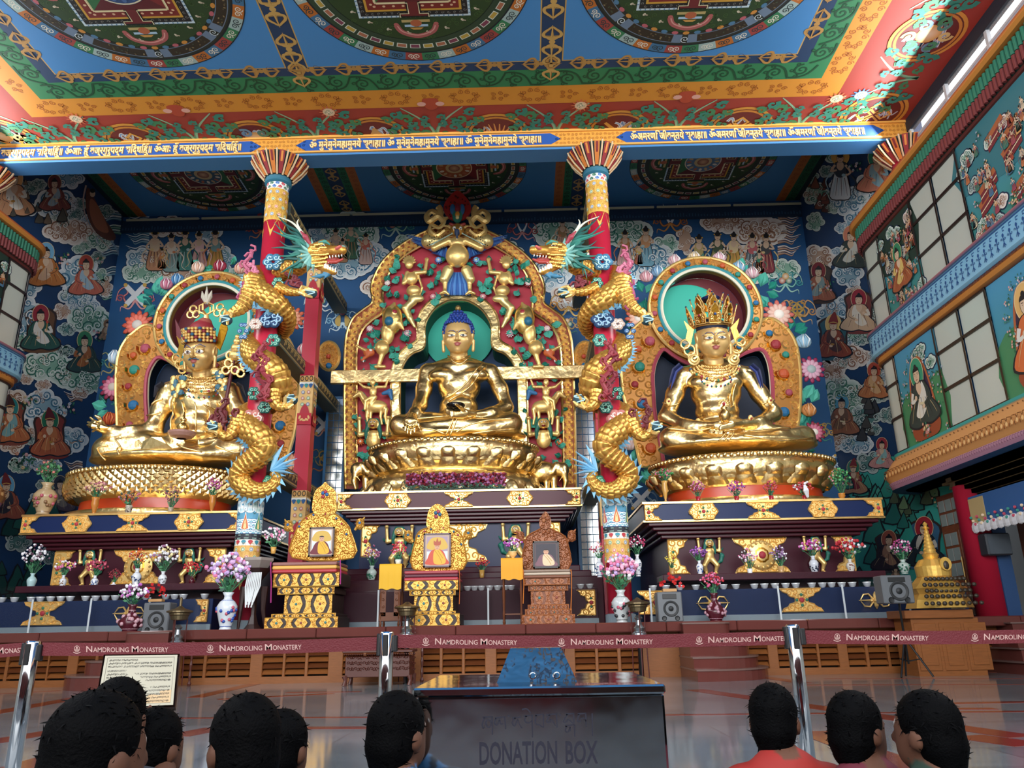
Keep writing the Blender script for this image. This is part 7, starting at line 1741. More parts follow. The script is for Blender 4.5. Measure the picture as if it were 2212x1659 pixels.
 e(697,531,1.3,5,4,4,'f0f0e0',k=.004);e(698,531,1.37,2.4,2.6,2.4,'14141a',k=.002);c('3f8a7c',(690,524,1.32,3),(702,522,1.34,4),(712,528,1.3,2),k=.02);c('c05a50',(728,536,1.3,3.4),(734,532,1.32,3),k=.01)
 c('9c3a48',(668,524,1.1,4),(660,512,1.15,5),(650,500,1.1,2));c('3c7a98',(706,592,1.1,4),(690,597,1.1,4),(672,598,1.05,1));c('3c7a98',(712,592,1.1,4),(700,602,1.12,1))
 V,F,K=s.mesh();mk('head',V,F,CARVED,root,K,True)
 b=B();rr=random.Random(5)
 for k in range(46):
  x,y=672+(k%8)*5+(k//8%2)*2.5,530+(k//8)*8;f=fronts(V)
  pp=p(x,y,1.3);g=f(pp.x,pp.z)
  if hypot(x-686,y-548)<24:b.ball(g,3.4*m,7,H('e8b45c',.2),1.2*m,3.4*m)
 b.mk('cheek_scales',CARVED,root)
 b=B()
 for k,(x,y,w_)in enumerate([(597,462,4.5),(592,480,4.5),(588,498,5),(604,520,4.5),(586,536,5),(600,552,4.5),(596,572,5),(606,590,5),(622,602,4.5),(612,470,4),(630,596,4),(640,500,5),(630,520,5),(622,545,5),(632,575,5)]):
  P_=[(672-4*(k%3),530+1.8*k,.9),(650-(k%2)*6,(530+y)/2+8,.95),((x+640)/2,(y*2+545)/3+(4 if k%2 else-4),.85),(x,y,.8)];b.tube(catmull([p(*a)for a in P_],4),[w_*1.4*m*(1-.93*t/12)for t in range(13)],6,['14524c','1f6a60','2f7a6c'][k%3])
 for k in range(9):a=radians(95+22*k);b.tube([p(676,550,1.1),p(676+24*cos(a),552-24*sin(a),1.1),p(676+36*cos(a),552-38*sin(a),.95)],[6*m,5*m,.5*m],6,['8cc0b4','6fa8a0'][k%2],flat=.6)
 b.mk('mane',PAINT,root)
 b=B();b.tube(catmull([p(x,y,1.0)for x,y in((664,522),(650,500),(630,480),(601,468))],4),[4.5*m*(1-.07*t)for t in range(13)],8,'dcdcc8');b.tube(catmull([p(x,y,1.05)for x,y in((656,508),(648,496),(642,482),(645,474))],4),[4*m*(1-.07*t)for t in range(13)],8,'dcdcc8');b.mk('horn',PAINT,root)
 def puff(x,y,w_,h_,c1,c2,o=.45,seed=0):
  b=B();r2=random.Random(seed)
  for k in range(6):
   a=2*pi*k/6;x1,y1=x+w_*.3*cos(a),y+h_*.3*sin(a);b.ball(p(x1,y1,o),w_*.24*m,8,c1,w_*.14*m,w_*.22*m);q_=p(x1,y1,o+w_*.14*m);b.tube([(q_.x+w_*.17*m*t*cos(t*8+k),q_.y,q_.z+w_*.17*m*t*sin(t*8+k))for t in(1,.85,.7,.55,.4,.25)],w_*.035*m,5,c2)
  b.mk('cloud_scroll',PAINT,root)
 for k,a in enumerate([(590,566,44,36,'3f7898','b8dce4'),(575,640,56,40,'24466c','a8cce0'),(600,612,26,30,'2c7a68','a8d8c4'),(585,690,50,34,'1c3e66','a0c4dc'),(552,700,30,24,'c8b0a0','f4e8e0'),(590,735,30,30,'2a7a70','9cd0bc'),(525,715,24,50,'3c6a9c','b8d4ec'),(548,850,26,34,'1f6a5c','9cd0bc'),(545,905,46,40,'b87068','f4dcd4'),(578,985,38,26,'12503f','8cc8a4'),(582,1040,28,26,'1f6a54','8cc8a4'),(540,790,22,30,'5f8cb8','e0ecf4'),(572,880,30,26,'1d5c54','9cd0bc'),(600,830,20,16,'8cc0dc','e0f0f8')]):puff(*a,.5 if 1 else 0,k)
 b=B()
 for P_,c_,o in(([(548,600),(538,585),(528,570),(540,555),(545,540)],'b05a74',.5),([(540,570),(552,582),(545,600)],'c87890',.5),([(530,612),(520,640),(528,660),(515,670)],'9c4468',.8),([(565,752),(552,770),(568,790),(555,812),(572,834),(562,856)],'7a2430',.95),([(575,740),(562,760),(578,780),(566,800),(582,822),(572,846),(580,858)],'8c3038',1.0),([(622,590),(640,600),(628,612),(648,618)],'7a3038',.5),([(478,930),(484,905),(476,888),(490,870)],'5f1c20',.75),([(498,940),(505,915),(512,890)],'6a2024',.7)):
  C2=catmull([p(x,y,o)for x,y in P_],5);b.tube(C2,.055,6,c_);
  for i in range(0,len(C2),5):g=C2[i];b.tube([(g.x+.13*t*cos(t*7+i),g.y-.03,g.z+.13*t*sin(t*7+i))for t in(1,.85,.7,.5,.3)],.035,5,c_)
 b.mk('flame_scroll',PAINT,root)
 return root
dragon(False,'golden scaled dragon with green mane coiled round the left column, head turned right')
dragon(True,'golden scaled dragon with green mane coiled round the right column, head turned left')
# ---- small thrones, vases, speakers and other furnishings on the platform
def Z_(y,Y):return At(1106,y,Y).z
def face(root,name,x0,x1,y0,y1,Y,dark,gold,n,seed=0,gem=True):
 """carved tier: dark body with gilt lozenges, x in world, y in picture units"""
 z0,z1=y0,y1;b=B();b.box(x0,x1,Y,Y+1.15,z0,z1,dark,.01);L=(x1-x0)/n;hh=z1-z0;rr=random.Random(seed)
 for k in range(n+1):
  cx=x0+L*k;w2=L*.2
  o=[(max(x0+.005,min(x1-.005,cx+a*w2)),z0+hh*(.5+c*.46))for a,c in((-1,-1),(-.5,-.3),(-.5,.3),(-1,1),(1,1),(.5,.3),(.5,-.3),(1,-1))];b.plate([(x,Y,z)for x,z in o][::-1],(0,-1,0),.02,gold)
  for q in range(6):ridge(b,sp(max(x0+.03,min(x1-.03,cx+(rr.random()-.5)*w2)),z0+hh*(.15+.14*q),min(.035,hh*.15),1,(-1)**q,q),Y-.02,.016,.015,gold)
 for k in range(n):
  cx=x0+L*(k+.5);a=L*.27;o=[(cx+a*cos(t*pi/4)*(1 if t%2==0 else.8),z0+hh*(.5+.46*sin(t*pi/4)*(1 if t%2==0 else 1.2)))for t in range(8)];b.plate([(x,Y,z)for x,z in o],(0,-1,0),.022,gold)
  for q in range(5):t=2*pi*q/5;ridge(b,sp(cx+a*.5*cos(t),z0+hh*(.5+.26*sin(t)),min(.035,hh*.14),1,1,t),Y-.022,.016,.015,gold)
  if gem:b.ball((cx,Y-.03,z0+hh/2),min(.03,hh*.13),8,'8a4a3c' if k%2 else '3a7a7c',.02)
 for z in(z0,z1):b.tube([(x0,Y-.005,z),(x1,Y-.005,z)],.014,4,gold)
 return b.mk(name,CARVED,root)
def throne(label,cx,xb,Y,tiers,back,frame,top,gold,dark,gemc,robe,arms,cush,seed):
 base=At(cx,1352,Y);root=thing('carved_throne',label,'throne',(base.x,Y+.5,ZP))
 for k,(xl,xr,yb,yt,n)in enumerate(tiers):
  a,c=At(xl,yb,Y),At(xr,yb,Y);ins=(base.x-a.x-(base.x-At(tiers[0][0],1340,Y).x));yy=Y+max(0,(a.x-At(tiers[0][0],1340,Y).x))*.6
  face(root,'carved_tier',a.x,c.x,max(ZP,Z_(yb,Y)),Z_(yt,Y),yy,dark,gold,n,seed+k)
 xl,xr,yb,yt,cc=cush;a,c=At(xl,yb,Y),At(xr,yt,Y);z0,z1=Z_(yb,Y),Z_(yt,Y);nz=len(cc)
 for k,col in enumerate(cc):B().box(a.x,c.x,Y-.03,Y+1.1,z0+(z1-z0)*k/nz,z0+(z1-z0)*(k+1)/nz-.005,col,.02).mk('seat_cushion',VM('vp_brocade',.5),root)
 Yb=Y+.55;bk=XZ(back,Yb);o=smooth2(bk,3);b=B();b.plate([(x,Yb,z)for x,z in o][::-1],(0,-1,0),.07,gold);fillspirals(b,o,Yb-.07,.055,.035,seed,gold);ridge(b,[(x*.97+At(cx,1160,Yb).x*.03,z)for x,z in o+[o[0]]],Yb-.07,.04,.03,gold,False)
 rr=random.Random(seed)
 for k in range(7):x,z=o[int(len(o)*(.2+.1*k))%len(o)];b.ball((x*.9+At(cx,1160,Yb).x*.1,Yb-.1,z-.05),.028,7,gemc[k%len(gemc)],.02)
 b.mk('carved_back',CARVED,root)
 b=B();o=smooth2(XZ(top,Yb),3);b.plate([(x,Yb-.03,z)for x,z in o][::-1],(0,-1,0),.08,gold);fillspirals(b,o,Yb-.11,.045,.03,seed+1,gold);c0=(sum(p[0]for p in o)/len(o),sum(p[1]for p in o)/len(o))
 for k,cl in enumerate(gemc*2):b.ball((c0[0]+.05*cos(k*1.3),Yb-.13,c0[1]+.03+.07*sin(k*1.3)),.045,8,cl,.03)
 b.mk('finial',CARVED,root)
 for x,y in arms:
  d=1 if x>cx else-1;b=B();g=At(x,y,Yb-.02);b.ball(g,.1,10,gold,.05,.14);b.tube([g+Vector((-d*.12,0,-.14)),g,g+Vector((d*.1,0,.16))],[.03,.07,.01],8,gold);b.ball(g+Vector((0,-.06,.02)),.035,8,gemc[0],.02);fillspirals(b,[(g.x-.1,g.z-.12),(g.x+.1,g.z-.12),(g.x+.1,g.z+.12),(g.x-.1,g.z+.12)],g.y-.05,.03,.02,3,gold);b.mk('arm_finial',CARVED,root)
 x0,x1,yb,yt=frame;Yp=Yb-.22;a,c=At(x0,yb,Yp),At(x1,yt,Yp);pr=thing('framed_portrait',label[1],'portrait',(a.x,Yp,a.z))if False else None
 return root,(a.x,c.x,a.z,c.z,Yp)
def portrait(label,r,bgc,robe,robe2,fr='3a2420',hat=None,dark=False):
 x0,x1,z0,z1,Y=r;pr=thing('framed_portrait',label,'picture',((x0+x1)/2,Y,z0));t=.035
 b=B();b.box(x0,x1,Y,Y+.03,z0,z0+t);b.box(x0,x1,Y,Y+.03,z1-t,z1);b.box(x0,x0+t,Y,Y+.03,z0,z1);b.box(x1-t,x1,Y,Y+.03,z0,z1);b.mk('frame',M('frame_'+fr,fr,.4),pr)
 B().box(x0,x1,Y+.02,Y+.04,z0,z1).mk('backing',M('mount_board','8a6a5c',.6),pr)
 W,Hh=x1-x0-2*t,z1-z0-2*t;P=Paint(lambda x,y,h:(x0+t+x*W/100,Y+.018-h,z1-t-y*Hh/130),.0006);P.l=1
 P.poly([(0,0),(100,0),(100,130),(0,130)],'b8a090' if not dark else '5a4a4c');P.poly([(7,8),(93,8),(93,124),(7,124)],bgc)
 if not dark:P.blob([(10,60),(20,20),(50,10),(80,20),(90,60)],'c8a44c');P.poly([(7,70),(93,70),(93,124),(7,124)],'c8d4dc')
 P.blob([(38,62),(22,72),(10,100),(5,124),(95,124),(88,100),(76,72),(60,62)],robe);P.blob([(40,64),(60,64),(84,100),(80,122),(40,122),(34,90)],robe2);P.line([(40,66),(60,95),(70,120)],2,'a8781c',3);P.line([(52,66),(74,100)],2,'a8781c',3)
 P.ell(50,50,11,14,'c89a7c',n=18);P.ell(50,42,11,7,'3a302c' if not hat else hat,n=14,a0=pi,a1=2*pi)
 if hat:P.blob([(38,44),(36,24),(44,30),(50,14),(56,30),(64,24),(62,44)],hat)
 for d in(-1,1):P.line([(50+d*5-2.4,49),(50+d*5+2.4,49)],1.3,'2a1c18')
 P.line([(50,50),(50,55)],1,'a87858');P.line([(46,59),(54,59)],1.4,'9a4a40');P.mk('photograph',pr)
 return pr
GT=H('cfa04a',.55);BT=H('9a5c34')
r1,f1=throne('tall gilded throne with the widest base, nearest the left column',665,0,17.75,[(570,729,1360,1326,3),(584,724,1326,1318,4),(607,712,1318,1274,2),(596,720,1274,1260,3),(588,731,1258,1229,3)],[(633,1205),(640,1150),(652,1128),(672,1112),(700,1106),(728,1112),(748,1128),(760,1150),(764,1206)],(665,723,1203,1138),[(681,1110),(678,1085),(684,1062),(698,1050),(705,1043),(712,1050),(726,1062),(728,1085),(725,1110)],GT,'2a1812',['1f5a94','9c2c38'],0,[(623,1136),(778,1132)],(588,729,1229,1205,['a82c34','d8a850','8a5a54']),3)
portrait('dark framed photograph of a person in a yellow robe on the left gilded throne',f1,'d8dce0','6a2430','d8a830')
r2_,f2_=throne('smaller gilded throne in the middle holding a purple framed photograph',945,0,17.75,[(876,993,1352,1324,2),(886,984,1324,1318,3),(893,978,1318,1282,2),(884,984,1282,1272,3),(874,990,1271,1251,2)],[(893,1230),(897,1170),(905,1150),(922,1142),(950,1136),(978,1142),(995,1152),(1003,1172),(1002,1230)],(914,974,1226,1151),[(926,1142),(924,1118),(930,1100),(946,1090),(962,1100),(970,1118),(968,1142)],GT,'2a1812',['1f5a7c','9c3c48'],0,[(882,1158),(1012,1154)],(873,990,1251,1229,['a83440','5a2430','9c3c44']),13)
portrait('purple framed photograph of a person in a tall hat on the middle throne',f2_,'a08c9c','c0503c','d8a83c','4a3444','a8543c')
r3,f3=throne('brown carved wooden throne with plastic wrapped cushion, right of the gilded ones',1184,0,17.75,[(1127,1243,1350,1330,3),(1134,1236,1330,1318,4),(1140,1230,1318,1308,4),(1147,1222,1308,1276,2),(1141,1228,1276,1266,3),(1131,1232,1264,1250,2)],[(1132,1230),(1133,1175),(1140,1158),(1158,1148),(1178,1140),(1200,1148),(1218,1158),(1227,1175),(1228,1230)],(1152,1207,1228,1168),[(1168,1142),(1165,1125),(1170,1115),(1178,1106),(1186,1115),(1190,1125),(1188,1142)],BT,'7a4426',['8a5030','9a6038'],0,[(1124,1160),(1235,1158)],(1130,1232,1250,1231,['7a4a34','b8a894','8a7464']),23)
portrait('dark framed photograph of a person in glasses on the brown throne',f3,'3c3840','7a5660','d8c09c','1c1a1c',None,True)
def scarf(label,px,y0,y1,w_,col,Y=17.7):a,c=At(px,y0,Y),At(px,y1,Y);m=pxm(Y,y0);tag(B().tube([a,a+Vector((.01,-.02,-.1)),(a+c)/2+Vector((.015,-.02,0)),c],[w_*m*.6,w_*m*.5,w_*m*.5,w_*m*.6],6,col,flat=.25).mk('silk_scarf',PAINT),label,'scarf')
scarf('magenta silk scarf hanging from the left edge of the left gilded throne',585,1215,1302,8,'b03a84');scarf('magenta silk scarf hanging at the right front corner of the left gilded throne',735,1210,1262,6,'b03a84')
scarf('orange silk scarf hanging right of the middle throne',992,1232,1305,3,'c86a30');scarf('long orange scarf left of the brown wooden throne',1130,1230,1304,3,'d87a2c');scarf('long orange scarf right of the brown wooden throne',1233,1230,1318,3,'d87a2c')
# stands
def stand(label,x0,x1,yt,yb,Y,cloth,ycl,ccol,kind):
 a,c=At(x0,yt,Y),At(x1,yt,Y);cx=(a.x+c.x)/2;root=thing('wooden_stand',label,'table',(cx,Y,ZP));zt=a.z;w_=c.x-a.x
 B().cbox((cx,Y+.22,zt-.04),w_,.5,.04,bev=.01).mk('table_top',WOOD2,root)
 for sx in(-1,1):
  for sy in(0,.42):x=cx+sx*(w_/2-.04);B().lathe((x,Y+sy,ZP),[(.02,0),(.03,.05),(.018,.12),(.028,.2),(.02,.3),(.03,.5*(zt-ZP)),(.02,.6*(zt-ZP)),(.028,.8*(zt-ZP)),(.02,zt-ZP-.05)],8).mk('leg',WOOD2,root)
 if kind:
  b=B();z0,z1=ZP+.22,zt-.08;b.box(cx-w_/2+.02,cx-w_/2+.15,Y-.02,Y,z0,z1);b.box(cx+w_/2-.15,cx+w_/2-.02,Y-.02,Y,z0,z1);b.box(cx-w_/2,cx+w_/2,Y-.02,Y,z0-.1,z0+.08);b.box(cx-w_/2,cx+w_/2,Y-.02,Y,z1-.08,z1)
  for s in(-1,1):
   for k in range(7):ridge(b,sp(cx+s*(w_/2-.085),z0+.05+(z1-z0)*k/7,.035,1.1,s,k),Y-.02,.015,.015)
  b.mk('carved_apron',WOOD2,root)
 else:B().box(cx-w_/2+.03,cx+w_/2-.03,Y+.02,Y+.4,ZP+.2,ZP+.23).mk('shelf',WOOD2,root)
 zc=Z_(ycl,Y-.05);V=[];n=12
 for j,(yy,z)in enumerate([(Y+.48,zt+.012),(Y-.04,zt+.012),(Y-.07,zt-.04),(Y-.06,(zt+zc)/2),(Y-.07,zc)]):
  for i in range(n+1):t=i/n;V.append((cx-w_/2-.01+(w_+.02)*t,yy+(.012*sin(i*1.9)if j>2 else 0),z+(.015*sin(i*1.1)if j==4 else 0)))
 cl=mk('cloth',V,[(j*(n+1)+i,(j+1)*(n+1)+i,(j+1)*(n+1)+i+1,j*(n+1)+i+1)for j in range(4)for i in range(n)],M('cloth_'+ccol,ccol,.7),smooth=True);tag(cl,cloth,'cloth');return root,zt
stand('carved wooden stand with an arched front between the left and middle thrones',822,868,1220,1343,17.75,'yellow cloth draped over the carved stand left of the middle throne',1268,'d0a01c',1)
stand('slim turned wooden stool between the middle and brown thrones',1083,1128,1207,1350,17.75,'orange yellow cloth draped over the slim stool',1252,'d8941c',0)
mo=thing('marble_pedestal','black ornate pedestal with a marble top hung with white garlands','pedestal',At(555,1355,17.75));p0=At(556,1200,17.8);b=B();b.lathe((p0 .x,17.85,ZP),[(.2,0),(.12,.1),(.06,.3),(.05,.8),(.1,1.0),(.3,1.25),(.33,1.3)],6);b.mk('base',M('carved_dark_timber','2a1512',.4),mo)
b=B();b.lathe((p0 .x,17.85,ZP+1.05),[(.05,0),(.36,.42),(.36,.48)],6,'8a8078');b.mk('marble_top',CARVED,mo);b=B()
for k in range(9):b.tube([(p0 .x-.1+.035*k,17.62,ZP+1.2),(p0 .x-.14+.04*k,17.6,ZP+.9),(p0 .x-.1+.02*k,17.6,ZP+.45+.06*(k%3))],.016,5,'d8dcdc')
b.mk('bead_garland',PAINT,mo)
for k in range(2):B().tube([(p0 .x-.3+.6*k,17.8,ZP),(p0 .x-.26+.5*k,17.75,ZP+.4),(p0 .x-.22+.46*k,17.75,ZP+.9)],[.03,.05,.09],8).mk('leg',M('carved_dark_timber'),mo)
# ---- vases and bouquets
PROF={'baluster':[(.3,0),(.26,.05),(.34,.2),(.48,.5),(.5,.62),(.36,.75),(.2,.82),(.18,.9),(.28,1.0),(.24,1.0),(.16,.92)],'bottle':[(.3,0),(.3,.05),(.5,.25),(.5,.38),(.3,.55),(.15,.68),(.14,.9),(.22,1.0),(.18,1.0)],'cone':[(.3,0),(.36,.3),(.45,1),(.4,1),(.36,.9)],'urn':[(.28,0),(.12,.06),(.2,.15),(.46,.6),(.4,.85),(.5,1),(.42,1)]}
def vase(label,px,py,h_,w_,Y,style,c1,c2,flw,blabel,bw,bh,cols,n=70,leafc=('2f6a44','1f4a38','4a8a5c'),dx=0,group=None):
 m=pxm(Y,py);p=At(px,py,Y);p.z=p.z if py<1340 else ZP;b=B();Hh=h_*m;W=w_*m;rr=random.Random(int(px*3+py))
 b.lathe(p,[(r*W,z*Hh)for r,z in PROF[style]],18,c1,cap=False)
 if c2:
  for k in range(16):a,z=-pi*rr.random(),rr.uniform(.2,.62);i=np.interp(z,[q[1]for q in PROF[style]][:6],[q[0]for q in PROF[style]][:6]);b.ball(p+Vector((cos(a)*i*W*.98,sin(a)*i*W*.98,z*Hh)),W*.09,6,c2 if k%3 else 'b8586a' if n>100 else c2)
  for z in(.08,.78):i=np.interp(z,[q[1]for q in PROF[style]][:7],[q[0]for q in PROF[style]][:7]);b.lathe(p,[(i*W*1.03,z*Hh-.006),(i*W*1.03,z*Hh+.006)],16,c2,cap=False)
 tag(b.mk('vase',VM('vp_glazed',.2),smooth=True),label,'vase',group)
 if not bw:return
 q=p+Vector((0,0,Hh));b=B();bw*=m;bh*=m
 for k in range(n//3):
  a,t=rr.uniform(-1,1),rr.uniform(.25,1);e=q+Vector((a*bw*.5*t+dx*m,rr.uniform(-.3,.3)*bw*.5,bh*t*(1-.45*abs(a))));b.tube([q-Vector((0,0,.06)),(q+e)/2+Vector((a*.02,0,0)),e],.006,3,leafc[k%3],cap=False)
  if k%2:d=Vector((rr.uniform(-1,1),-.4,rr.uniform(-.3,1))).normalized()*bw*.16;f=q+(e-q)*rr.uniform(.2,.8);s_=d.cross(Vector((0,1,0))).normalized()*bw*.035;b.add([f,f+d*.5+s_,f+d,f+d*.5-s_],[(0,1,2,3)],leafc[k%3])
 for k in range(n):
  a,t=rr.uniform(-1,1),rr.uniform(.3,1)**.7;e=q+Vector((a*bw*.5*t+dx*m,rr.uniform(-.35,.25)*bw*.5,bh*(t*(1-.4*abs(a)**1.5)+.03)));r_=bw*.05*rr.uniform(.7,1.3);c=cols[int(rr.random()**1.2*len(cols))];b.ball(e,r_,5,c,r_*.6,r_*.8,Matrix.Rotation(rr.random()*3,3,'Y'))
 tag(b.mk('bouquet',VM('vp_petals',.6)),blabel,'flowers','bouquets on the altar')
CE,BW,MR_,GB='a8c8c8','d8dce0','4a1420','c07a34'
W_,PK,PU,RD,YL_,LI='e8e6ea','d878a0','8a4a9c','b0202c','e0c84c','b89ccc'
Yg=18.85
for a in[('pale celadon vase at the far left of the ledge',65,1276,37,20,Yg,'baluster',CE,None,1,'white and dark purple sprays in the pale celadon vase',66,62,[W_,W_,'4a2c3c','6a4a5c']),('small white patterned vase beside the celadon one',133,1275,32,15,Yg,'baluster',BW,'9c7a5c',1,'yellow and pink roses in the small patterned vase',52,34,[PK,YL_,W_,PK]),('small blue and white vase under the first lion',202,1273,29,16,Yg,'baluster',BW,'3a5a94',1,'crimson and pink sprays in the vase under the first lion',54,34,['a8344c','c85a74','8a2c44']),('tiny white vase left of the dharma wheel',244,1272,14,12,Yg,'baluster','e4e4e8',None,1,'dark red sprig in the tiny white vase',32,28,['7a2430','a83440']),('blue and white vase in front of the left dharma wheel',292,1271,42,20,Yg,'baluster',BW,'2a3f6c',1,'red and orange flowers in front of the left dharma wheel',46,44,[RD,'d8581c','e08a3c',W_]),('grey and white vase right of the left dharma wheel',349,1269,34,18,Yg,'baluster',BW,'6a6a70',1,'white and pale yellow sprays right of the left dharma wheel',70,56,[W_,W_,'e8d8a0','9c6a8c']),('small maroon vase nearest the left column',413,1269,24,14,Yg,'baluster',MR_,None,1,'bright red plume in the small maroon vase',46,32,['b01c24','c83038']),('round maroon vase standing by the left loudspeaker',279,1372,56,52,17.6,'bottle',MR_,'b89098',1,'white and purple orchids in the round maroon vase',74,44,[W_,W_,'b05cb0','d088c0']),('large blue and white porcelain vase left of the left column',486,1364,78,44,17.62,'baluster','c8ced4','2a4a9c',1,'big lilac and pink bouquet left of the left column',106,84,[LI,'c8a0c8',PK,W_],150),('orange metal vase at the left end of the plinth top',202,1112,38,18,19.05,'urn',GB,None,1,'pale pink sprays at the left end of the left plinth',60,36,['c08088','a8606c','d8b088']),('small white patterned pot second on the left plinth',277,1110,18,17,19.05,'cone','b8b0a0','6a5a50',1,'orange and pink flowers over dark ferns, second on the left plinth',54,34,['b87a3c','c87088','4a5a4c']),('small tan pot third on the left plinth',368,1108,12,14,19.05,'cone','a89880',None,1,'dusty pink flowers over dark ferns, third on the left plinth',44,46,['a87468','8a4a50','2f4a40']),('orange metal vase fourth on the left plinth',457,1106,36,16,19.05,'urn',GB,None,1,'purple pink flowers nearest the column on the left plinth',40,40,['b04a8c','c87aa8','8a3468']),('green and white vase left of the carved stand',802,1257,34,22,20.15,'baluster','b8c8c0','3a7a60',1,'pink and white sprays in the green and white vase',42,44,['c88cb0',W_,'a8486c']),('clear pot on the yellow cloth',860,1219,10,16,17.9,'cone','c8ccc0',None,1,'red and pink roses standing on the yellow cloth',44,38,['b82434','c8486c','d888a8',RD]),('golden pot on the orange cloth',1108,1206,14,20,17.9,'urn','d8b070',None,1,'purple and white flowers standing on the orange cloth',44,30,['b04cb0',W_,'9c4494','d8a8cc']),('small brass vase behind the middle throne',1041,1252,20,13,20.15,'cone','b88c44',None,1,'red carnations in the small brass vase behind the middle throne',34,26,[RD,'c83438']),('brass cup on the left throne\'s side table',590,1196,14,14,18.3,'cone','c8984c',None,1,'white blossom and pink roses behind the marble pedestal',60,44,[W_,W_,PK,'e0a0b8']),('blue and white vase close behind the right column',1296,1247,40,20,18.7,'baluster',BW,'3a5a8c',1,'red and pink mixed flowers behind the right column',40,34,['b83c54',PK,'d8a85c',W_]),('tall blue and white vase just right of the right column',1379,1245,46,18,Yg,'baluster',BW,'26365c',1,'crimson and white roses just right of the right column',46,42,['a82454',W_,'b83464']),('large black and white porcelain vase in front of the right column',1344,1346,68,42,17.62,'baluster','b8bcbc','2a2c30',1,'big pink and lilac bouquet in front of the right column',92,76,[PK,'e0a0b8',LI,W_],150),('small brass vase below the right plinth corner',1453,1246,18,14,Yg,'cone','b08a4c',None,1,'yellow chrysanthemums in the small brass vase',28,34,[YL_,'d8c03c']),('narrow blue and white vase under the third lion',1513,1244,32,15,Yg,'baluster',BW,'3a5c9c',1,'violet flowers under the third lion',40,30,['9a4cac','7a3c8c','c88cc8']),('round maroon vase standing right of the right speaker',1548,1350,58,44,17.6,'bottle',MR_,'a8808c',1,'pink and red roses in the round maroon vase at right',56,42,['c8507c','d888a8',RD,'b83450']),('plain white pot left of the right dharma wheel',1621,1244,15,13,Yg,'cone','e0e2e4',None,1,'white and pink orchids left of the right dharma wheel',42,44,[W_,'d898b8',PK]),('tan cone pot right of the right dharma wheel',1689,1243,19,16,Yg,'cone','b8905c',None,1,'purple and white sprays right of the right dharma wheel',44,44,['7a5484',W_,'a888ac']),('dark blue and white vase under the fourth lion',1761,1242,40,20,Yg,'baluster','c8ccd4','1c2440',1,'magenta and white blooms under the fourth lion',54,34,['b8409c',W_,'a82c54','c864ac']),('white floral vase near the right end of the ledge',1840,1241,32,18,Yg,'baluster','d0ccc4','8a5a50',1,'red sprays spreading wide near the right end of the ledge',74,46,[RD,'a82430',W_,'c03840']),('green and white vase beside the golden model stupa',1955,1240,30,24,18.9,'baluster','b4c4bc','2f6a54',1,'magenta sprays beside the golden model stupa',52,42,['a8407c','c880a8',W_]),('red pot first on the right plinth',1509,1085,12,12,19.05,'cone','a01c2c',None,1,'pink flowers first on the right plinth',40,34,['b8508c','c888a0','8a3040']),('red pot second on the right plinth',1592,1084,12,12,19.05,'cone','a01c2c',None,1,'violet and crimson flowers second on the right plinth',44,34,['8a50a8','b83c5c','c870a8']),('red pot third on the right plinth',1667,1083,12,12,19.05,'cone','a01c2c',None,1,'crimson flowers third on the right plinth',38,34,['a82c4c','b85070','c85a3c']),('red pot fourth on the right plinth with a white scarf',1739,1082,12,12,19.05,'cone','a01c2c',None,1,'orange red flowers fourth on the right plinth',52,30,['b8402c','a82c44',W_]),('tall gold vase at the left end of the right plinth',1438,1083,44,14,19.2,'urn','c89a50',None,1,'trailing green foliage at the left end of the right plinth',44,26,['2f7a3c','4f9a5c','c86a8c','1f5a34']),('gold vase at the right end of the right plinth',1820,1080,14,16,19.3,'urn','b87a34',None,1,'bushy green foliage at the right end of the right plinth',50,56,['2f7a44','5fae6c','1f5a34','c88a90'],110),('very tall carved cream vase behind the left plinth',92,1112,70,48,20.5,'baluster','b8a07c','8a6a4c',1,'green and pink foliage in the very tall cream vase',62,50,['2f6a3c','4f8a5c','c87a70','1f4a2c'],110)]:
 vase(*a)
tag(B().tube([At(1738,1048,18.9),At(1741,1060,18.85),At(1745,1074,18.9)],[.03,.07,.03],6,'e8eaee').mk('white_scarf',PAINT),'white scarf tied to the fourth flower pot on the right plinth','scarf')
for lab,px,py in(('red paper poinsettia in a wooden tray on the left loudspeaker',338,1300),('red paper poinsettia in a wooden tray on the middle right loudspeaker',1446,1278)):
 p=At(px,py,17.85);root=thing('poinsettia',lab,'flowers',p);B().cbox(p,.3,.16,.06).mk('tray',M('pale_wood','b88a54',.5),root);b=B();rr=random.Random(px)
 for k in range(26):
  a=rr.uniform(0,pi);q=rr.uniform(.08,.26);e=p+Vector((q*1.1*cos(a),rr.uniform(-.1,.05),.1+q*sin(a)));d=Vector((cos(a+rr.uniform(-1,1)),-.5,sin(a+rr.uniform(-1,1)))).normalized()*.09;s_=d.cross(Vector((0,1,0))).normalized()*.04;b.add([e,e+d*.5+s_,e+d,e+d*.5-s_],[(0,1,2,3)],['b8181c','c82420','2a4a2c'][k%3 if k%5==0 else k%2])
 b.mk('blossoms',VM('vp_petals'),root)
fb=thing('flower_trough','long trough of dried crimson and mauve flowers in front of the central statue','flowers',At(982,1058,21.15));b=B();rr=random.Random(6)
for k in range(900):x,y=rr.uniform(878,1092),rr.uniform(1022,1048);p=At(x,y,21.1+rr.uniform(-.1,.2));b.ball(p,.035,4,rr.choice(['8a2434','6a1c2c','a85a8c','b87aa8','9c3440','5a2030']))
